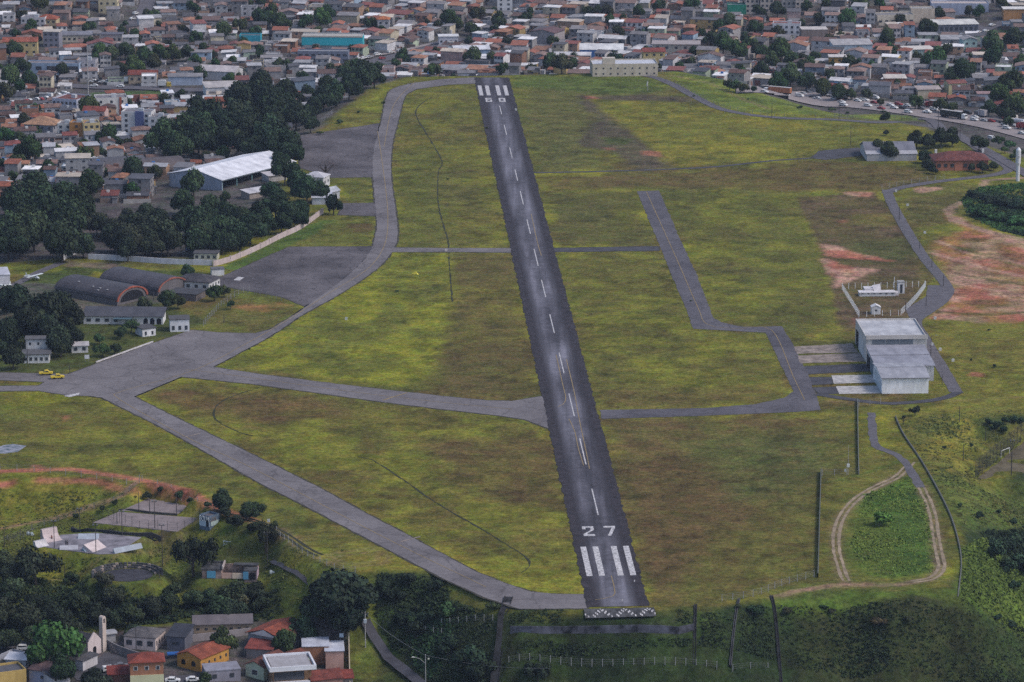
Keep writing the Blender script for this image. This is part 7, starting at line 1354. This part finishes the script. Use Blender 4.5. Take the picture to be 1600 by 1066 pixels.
on(38, 1017, 'suv', CW, 5, 'white car parked by the yard wall, bottom left', .25, 'cars of the near neighbourhood'); on(172, 1050, 'suv', CW, 20, 'white estate car parked in the churchyard', .2, 'cars of the near neighbourhood'); on(190, 1044, 'car', CG, 20, 'dark grey car parked beside the white estate car', .2, 'cars of the near neighbourhood'); on(302, 1066, 'car', CW, 8, 'white car at the bottom edge right of the brick house', .25, 'cars of the near neighbourhood'); on(270, 1067, 'car', CW, 0, 'pale car at the bottom edge close to the brick house', .25, 'cars of the near neighbourhood')
YEL_ = ('yellow', (.62, .45, .03)); on(72, 586, 'pickup', YEL_, 8, 'yellow service pickup, farther of the two beside the apron', .1, 'yellow airfield trucks'); on(90, 592, 'pickup', YEL_, 14, 'yellow service pickup, nearer of the two beside the apron', .1, 'yellow airfield trucks')
for px, py, c in ((303, 243, CB), (311, 246, CG), (298, 392, CBL), (308, 388, CBL), (190, 388, CW), (315, 385, CW), (345, 235, CW)): on(px, py, 'car', c, 30, None, .1, 'cars parked among the trees')
# light aircraft
def plane(label, px, py, rot, s=1.0):
    p = P(px, py); t = thing('light_aircraft', label, 'aircraft', (p.x, p.y, p.z), R(rot), 'parked light aircraft'); t.scale = (s, s, s); c = (.62, .66, .66)
    b = MB(); b.tube([(3.0, 0, 1.2), (2.4, 0, 1.3), (.6, 0, 1.5), (-1, 0, 1.4), (-4.2, 0, 1.5)], [.25, .5, .62, .45, .14], 12); b.build('fuselage', 'paint', t, color=c)
    b = MB(); b.box(-.2, 1.1, -4.9, 4.9, 2.05, 2.18); b.build('wing', 'paint', t, color=c); b = MB(); b.box(-4.4, -3.6, -1.6, 1.6, 1.5, 1.58); b.build('tailplane', 'paint', t, color=c); b = MB(); profile(b, [(-4.5, 1.5), (-3.5, 1.5), (-4.2, 2.8), (-4.6, 2.8)], -.05, .05); b.build('fin', 'paint', t, color=c); ubox('windscreen', t, 1.3, 0, 1.6, .8, .9, .5, 'glass')
    for x, y in ((.6, -1), (.6, 1), (2.2, 0)): link('wheel', WHM, t, (x, y, .3), 0, None, (.8, .8, .8)); 
    b = MB(); b.tube([(.6, -1, .4), (.6, 0, 1.2), (.6, 1, .4)], .05, 5); b.tube([(2.2, 0, .4), (2.2, 0, 1.1)], .05, 5); b.build('undercarriage', 'metal', t)
plane('white high winged light aircraft parked on the small lawn', 53, 438, -35, .95); plane('white light aircraft tail first at the left edge by the pink banded building', 3, 452, -140, .9)
# people
def person(label, px, py, z, rot, top, legs, arm=.25, up=.1):
    x, y = U(px, py, z); t = thing('person', label, 'person', (x, y, z + up), R(rot), 'people in the park')
    V = [(0, 0, .92), (0, 0, 1.12), (0, 0, 1.38), (0, 0, 1.50), (0, .02, 1.62), (0, .02, 1.72), (.11, 0, .86), (.13, .06, .48), (.13, -.02, .06), (.13, .14, .03), (-.11, 0, .86), (-.14, -.05, .48), (-.15, .02, .06), (-.15, .18, .03), (.20, 0, 1.40), (.27, 0, 1.12), (.26, arm * .6, .88), (-.20, 0, 1.40), (-.28, 0, 1.12), (-.26, arm, .92)]
    E = [(0, 1), (1, 2), (2, 3), (3, 4), (4, 5), (0, 6), (6, 7), (7, 8), (8, 9), (0, 10), (10, 11), (11, 12), (12, 13), (2, 14), (14, 15), (15, 16), (2, 17), (17, 18), (18, 19)]
    RR = [.15, .14, .16, .06, .10, .08, .10, .065, .045, .04, .10, .065, .045, .04, .07, .05, .04, .07, .05, .04]
    me = bpy.data.meshes.new('body'); me.from_pydata(V, E, []); o = bpy.data.objects.new('body', me); COL.objects.link(o); o.parent = t; m = o.modifiers.new('skin', 'SKIN'); 
    for i, sv in enumerate(me.skin_vertices[0].data): sv.radius = (RR[i], RR[i]); sv.use_root = i == 0
    o.modifiers.new('sub', 'SUBSURF').levels = 1; me.materials.append(M['paint']); o.color = (*top, 1)
    b = MB(); b.tube([(0, .02, 1.60), (0, .0, 1.72), (0, 0, 1.78)], [.11, .12, .05], 8); b.build('hair', 'dark', t); b = MB(); b.tube([(.12, 0, .92), (.14, .06, .5), (.14, -.02, .12)], [.13, .09, .07], 8); b.tube([(-.12, 0, .92), (-.15, -.05, .5), (-.16, .02, .12)], [.13, .09, .07], 8); b.build('trousers', 'paint', t, color=legs)
person('person in dark clothes standing by the low box, left of the pair', 103, 853, -5, 10, (.03, .03, .04), (.02, .02, .03)); person('person in dark clothes standing by the low box, right of the pair', 106, 853.5, -5, 60, (.06, .05, .06), (.02, .02, .03)); person('person in a reddish top at the foot of the tall quarter pipe', 81, 845, -5, -30, (.30, .08, .04), (.03, .03, .05))

# ---------------------------------------------------------------- brush nobody could count
def brush(name, label, pts, n, size, cols, seed, squash=.7, world=None):
    poly = PP(pts); xs = [q[0] for q in poly]; ys = [q[1] for q in poly]; rs = np.random.RandomState(seed); X = rs.uniform(min(xs), max(xs), n * 3); Y = rs.uniform(min(ys), max(ys), n * 3)
    k = (sdist(X, Y, poly) < 0)
    for pd, _, _ in PADS: k &= sdist(X, Y, pd) > .8
    for ln, w_ in KEEP: k &= ldist(X, Y, ln) > w_
    X, Y = X[k][:n], Y[k][:n]; n = len(X); dens = fbm(X, Y, 14, 3, seed % 50); keep = rs.rand(n) < .45 + .5 * sstep(.4, .62, dens); X, Y, dens = X[keep], Y[keep], dens[keep]; n = len(X)
    tone = fbm(X, Y, 22, 3, seed % 37 + 5); ruf = RUF(X, Y); b = MB(); C = []; rr = random.Random(seed)
    for i in range(n):
        z = H(X[i], Y[i]) + float(ruf[i]); s0 = size * rr.uniform(.5, 1.3) * (.6 + dens[i]); c0 = cols[min(len(cols) - 1, max(0, int((tone[i] - .32) / .36 * len(cols))))]
        for j in range(5):
            c = Vector((X[i] + rr.uniform(-s0, s0) * .8, Y[i] + rr.uniform(-s0, s0) * .8, z + rr.uniform(0, s0 * squash))); nr = Vector((rr.uniform(-1, 1), rr.uniform(-1, .4), rr.uniform(.2, 1))).normalized(); u = nr.orthogonal().normalized(); v = nr.cross(u); q = s0 * rr.uniform(.25, .5)
            b.quad(c - u * q - v * q * .7, c + u * q * .8 - v * q, c + u * q + v * q * .8, c - u * q * .7 + v * q); f = rr.uniform(.6, 1.4); C.append(tuple(x * f for x in c0))
    o = b.build(name, 'leafstuff'); at = o.data.color_attributes.new('Col', 'FLOAT_COLOR', 'CORNER'); at.data.foreach_set('color', [x for c in C for _ in range(4) for x in (*c, 1)]); tag(o, label, 'undergrowth', kind='stuff')
KEEP = [(PP(q), w_) for q, w_ in (([(797, 990), (900, 992), (1084, 986)], 2.4), ([(795, 934), (785, 962), (782, 1000), (771, 1080)], 2.6), ([(912, 962), (1022, 960)], 6.5), ([(1087, 946), (1085, 1040)], 1.2), ([(1155, 937), (1148, 975), (1141, 1042)], 1.2), ([(1205, 932), (1213, 975), (1222, 1080)], 1.2), ([(571, 972), (584, 996), (600, 1020), (625, 1045), (668, 1080)], 2.6), ([(145, 868), (250, 850), (262, 832), (312, 812)], 1.2))]
def RUF(a, c): return sstep(2, 25, sdist(a, c, PLATEAU)) * (c < 1300) * sstep(-22, -8, a) * (fbm(a, c, 9, 3, 81) - .5) * 2.2
m, nt, bb = new_mat('leaf_stuff'); at = N(nt, 'ShaderNodeAttribute', attribute_name='Col'); nt.links.new(at.outputs[0], bb.inputs[0]); bb.inputs['Roughness'].default_value = .9; bb.inputs['Specular IOR Level'].default_value = .1; M['leafstuff'] = m
DK = [(.020, .032, .016), (.024, .039, .017), (.029, .044, .018), (.030, .042, .019), (.028, .050, .019)]
brush('undergrowth', 'dense dark undergrowth covering the slope below the runway end', [(690, 968), (790, 962), (1120, 958), (1210, 945), (1400, 935), (1490, 950), (1610, 985), (1610, 1100), (620, 1100), (640, 1010)], 12000, .55, DK, 3, .18)
brush('undergrowth', 'dark undergrowth in the gully left of the wide drain', [(590, 898), (690, 899), (705, 940), (780, 966), (770, 1090), (680, 1090), (640, 1030), (585, 960)], 3600, .65, DK[:3] + [(.028, .06, .024)], 5)
brush('undergrowth', 'dark undergrowth on the bank between park and houses', [(-30, 925), (60, 905), (200, 925), (320, 935), (440, 915), (440, 960), (300, 970), (150, 985), (-30, 1005)], 4200, 1.0, DK[:3], 7)
brush('tall_grass', 'tall fresh green grass inside the dirt loop', [(1350, 775), (1420, 747), (1443, 780), (1458, 850), (1460, 893), (1400, 902), (1350, 896), (1330, 850)], 3200, .5, [(.09, .135, .028), (.10, .155, .030), (.115, .16, .032)], 9, .3)
brush('tall_grass', 'rank grass on the steep right hand slope', [(1500, 860), (1540, 840), (1620, 920), (1620, 1000), (1560, 965), (1500, 945)], 3500, .6, [(.08, .115, .026), (.10, .145, .030), (.11, .15, .03)], 11, .35)
brush('undergrowth', 'dark brush in the valley at the right edge', [(1535, 835), (1620, 812), (1620, 905), (1570, 880)], 1500, 1.0, DK[:3], 13)
brush('undergrowth', 'dense green scrub filling the hollow at the right edge', [(1500, 312), (1530, 294), (1610, 286), (1610, 372), (1560, 360), (1515, 338)], 3500, .8, [(.018, .032, .018), (.022, .045, .020), (.035, .075, .026), (.045, .095, .028)], 19, .5)
brush('tall_grass', 'tufted grass above the football pitch', [(1400, 655), (1500, 645), (1620, 640), (1610, 690), (1520, 760), (1620, 770), (1620, 830), (1510, 830), (1460, 750)], 3500, .45, [(.095, .105, .032), (.12, .118, .034), (.085, .105, .032)], 15, .35)
brush('tall_grass', 'tufted grass on the park terrace', [(-20, 760), (200, 765), (330, 800), (430, 850), (560, 900), (480, 960), (420, 905), (200, 925), (-20, 900)], 5000, .45, [(.08, .09, .026), (.105, .108, .028), (.085, .105, .028)], 17, .3)

# ---------------------------------------------------------------- the air between
def haze():
    zb = float(ZZ.min()) - 1.0; zt = max(CAMH, float(ZZ.max())) + 12
    b = MB(); b.box(float(GX.min()) - 5, float(GX.max()) + 5, float(GY.min()) - 5, float(GY.max()) + 5, zb, zt); m = bpy.data.materials.new('haze_air'); m.use_nodes = True; nt = m.node_tree; nt.nodes.clear()
    out = nt.nodes.new('ShaderNodeOutputMaterial'); v = nt.nodes.new('ShaderNodeVolumePrincipled'); v.inputs['Color'].default_value = (.62, .74, 1.0, 1); v.inputs['Density'].default_value = HAZE_DENSITY; v.inputs['Anisotropy'].default_value = 0.2
    nt.links.new(v.outputs[0], out.inputs['Volume']); M['haze'] = m; o = b.build('haze', 'haze'); tag(o, 'thin bluish haze lying over the whole valley', 'haze', kind='stuff')
HAZE_DENSITY = 0.000038
haze()
settle_labels()
print('objects', len(bpy.data.objects))
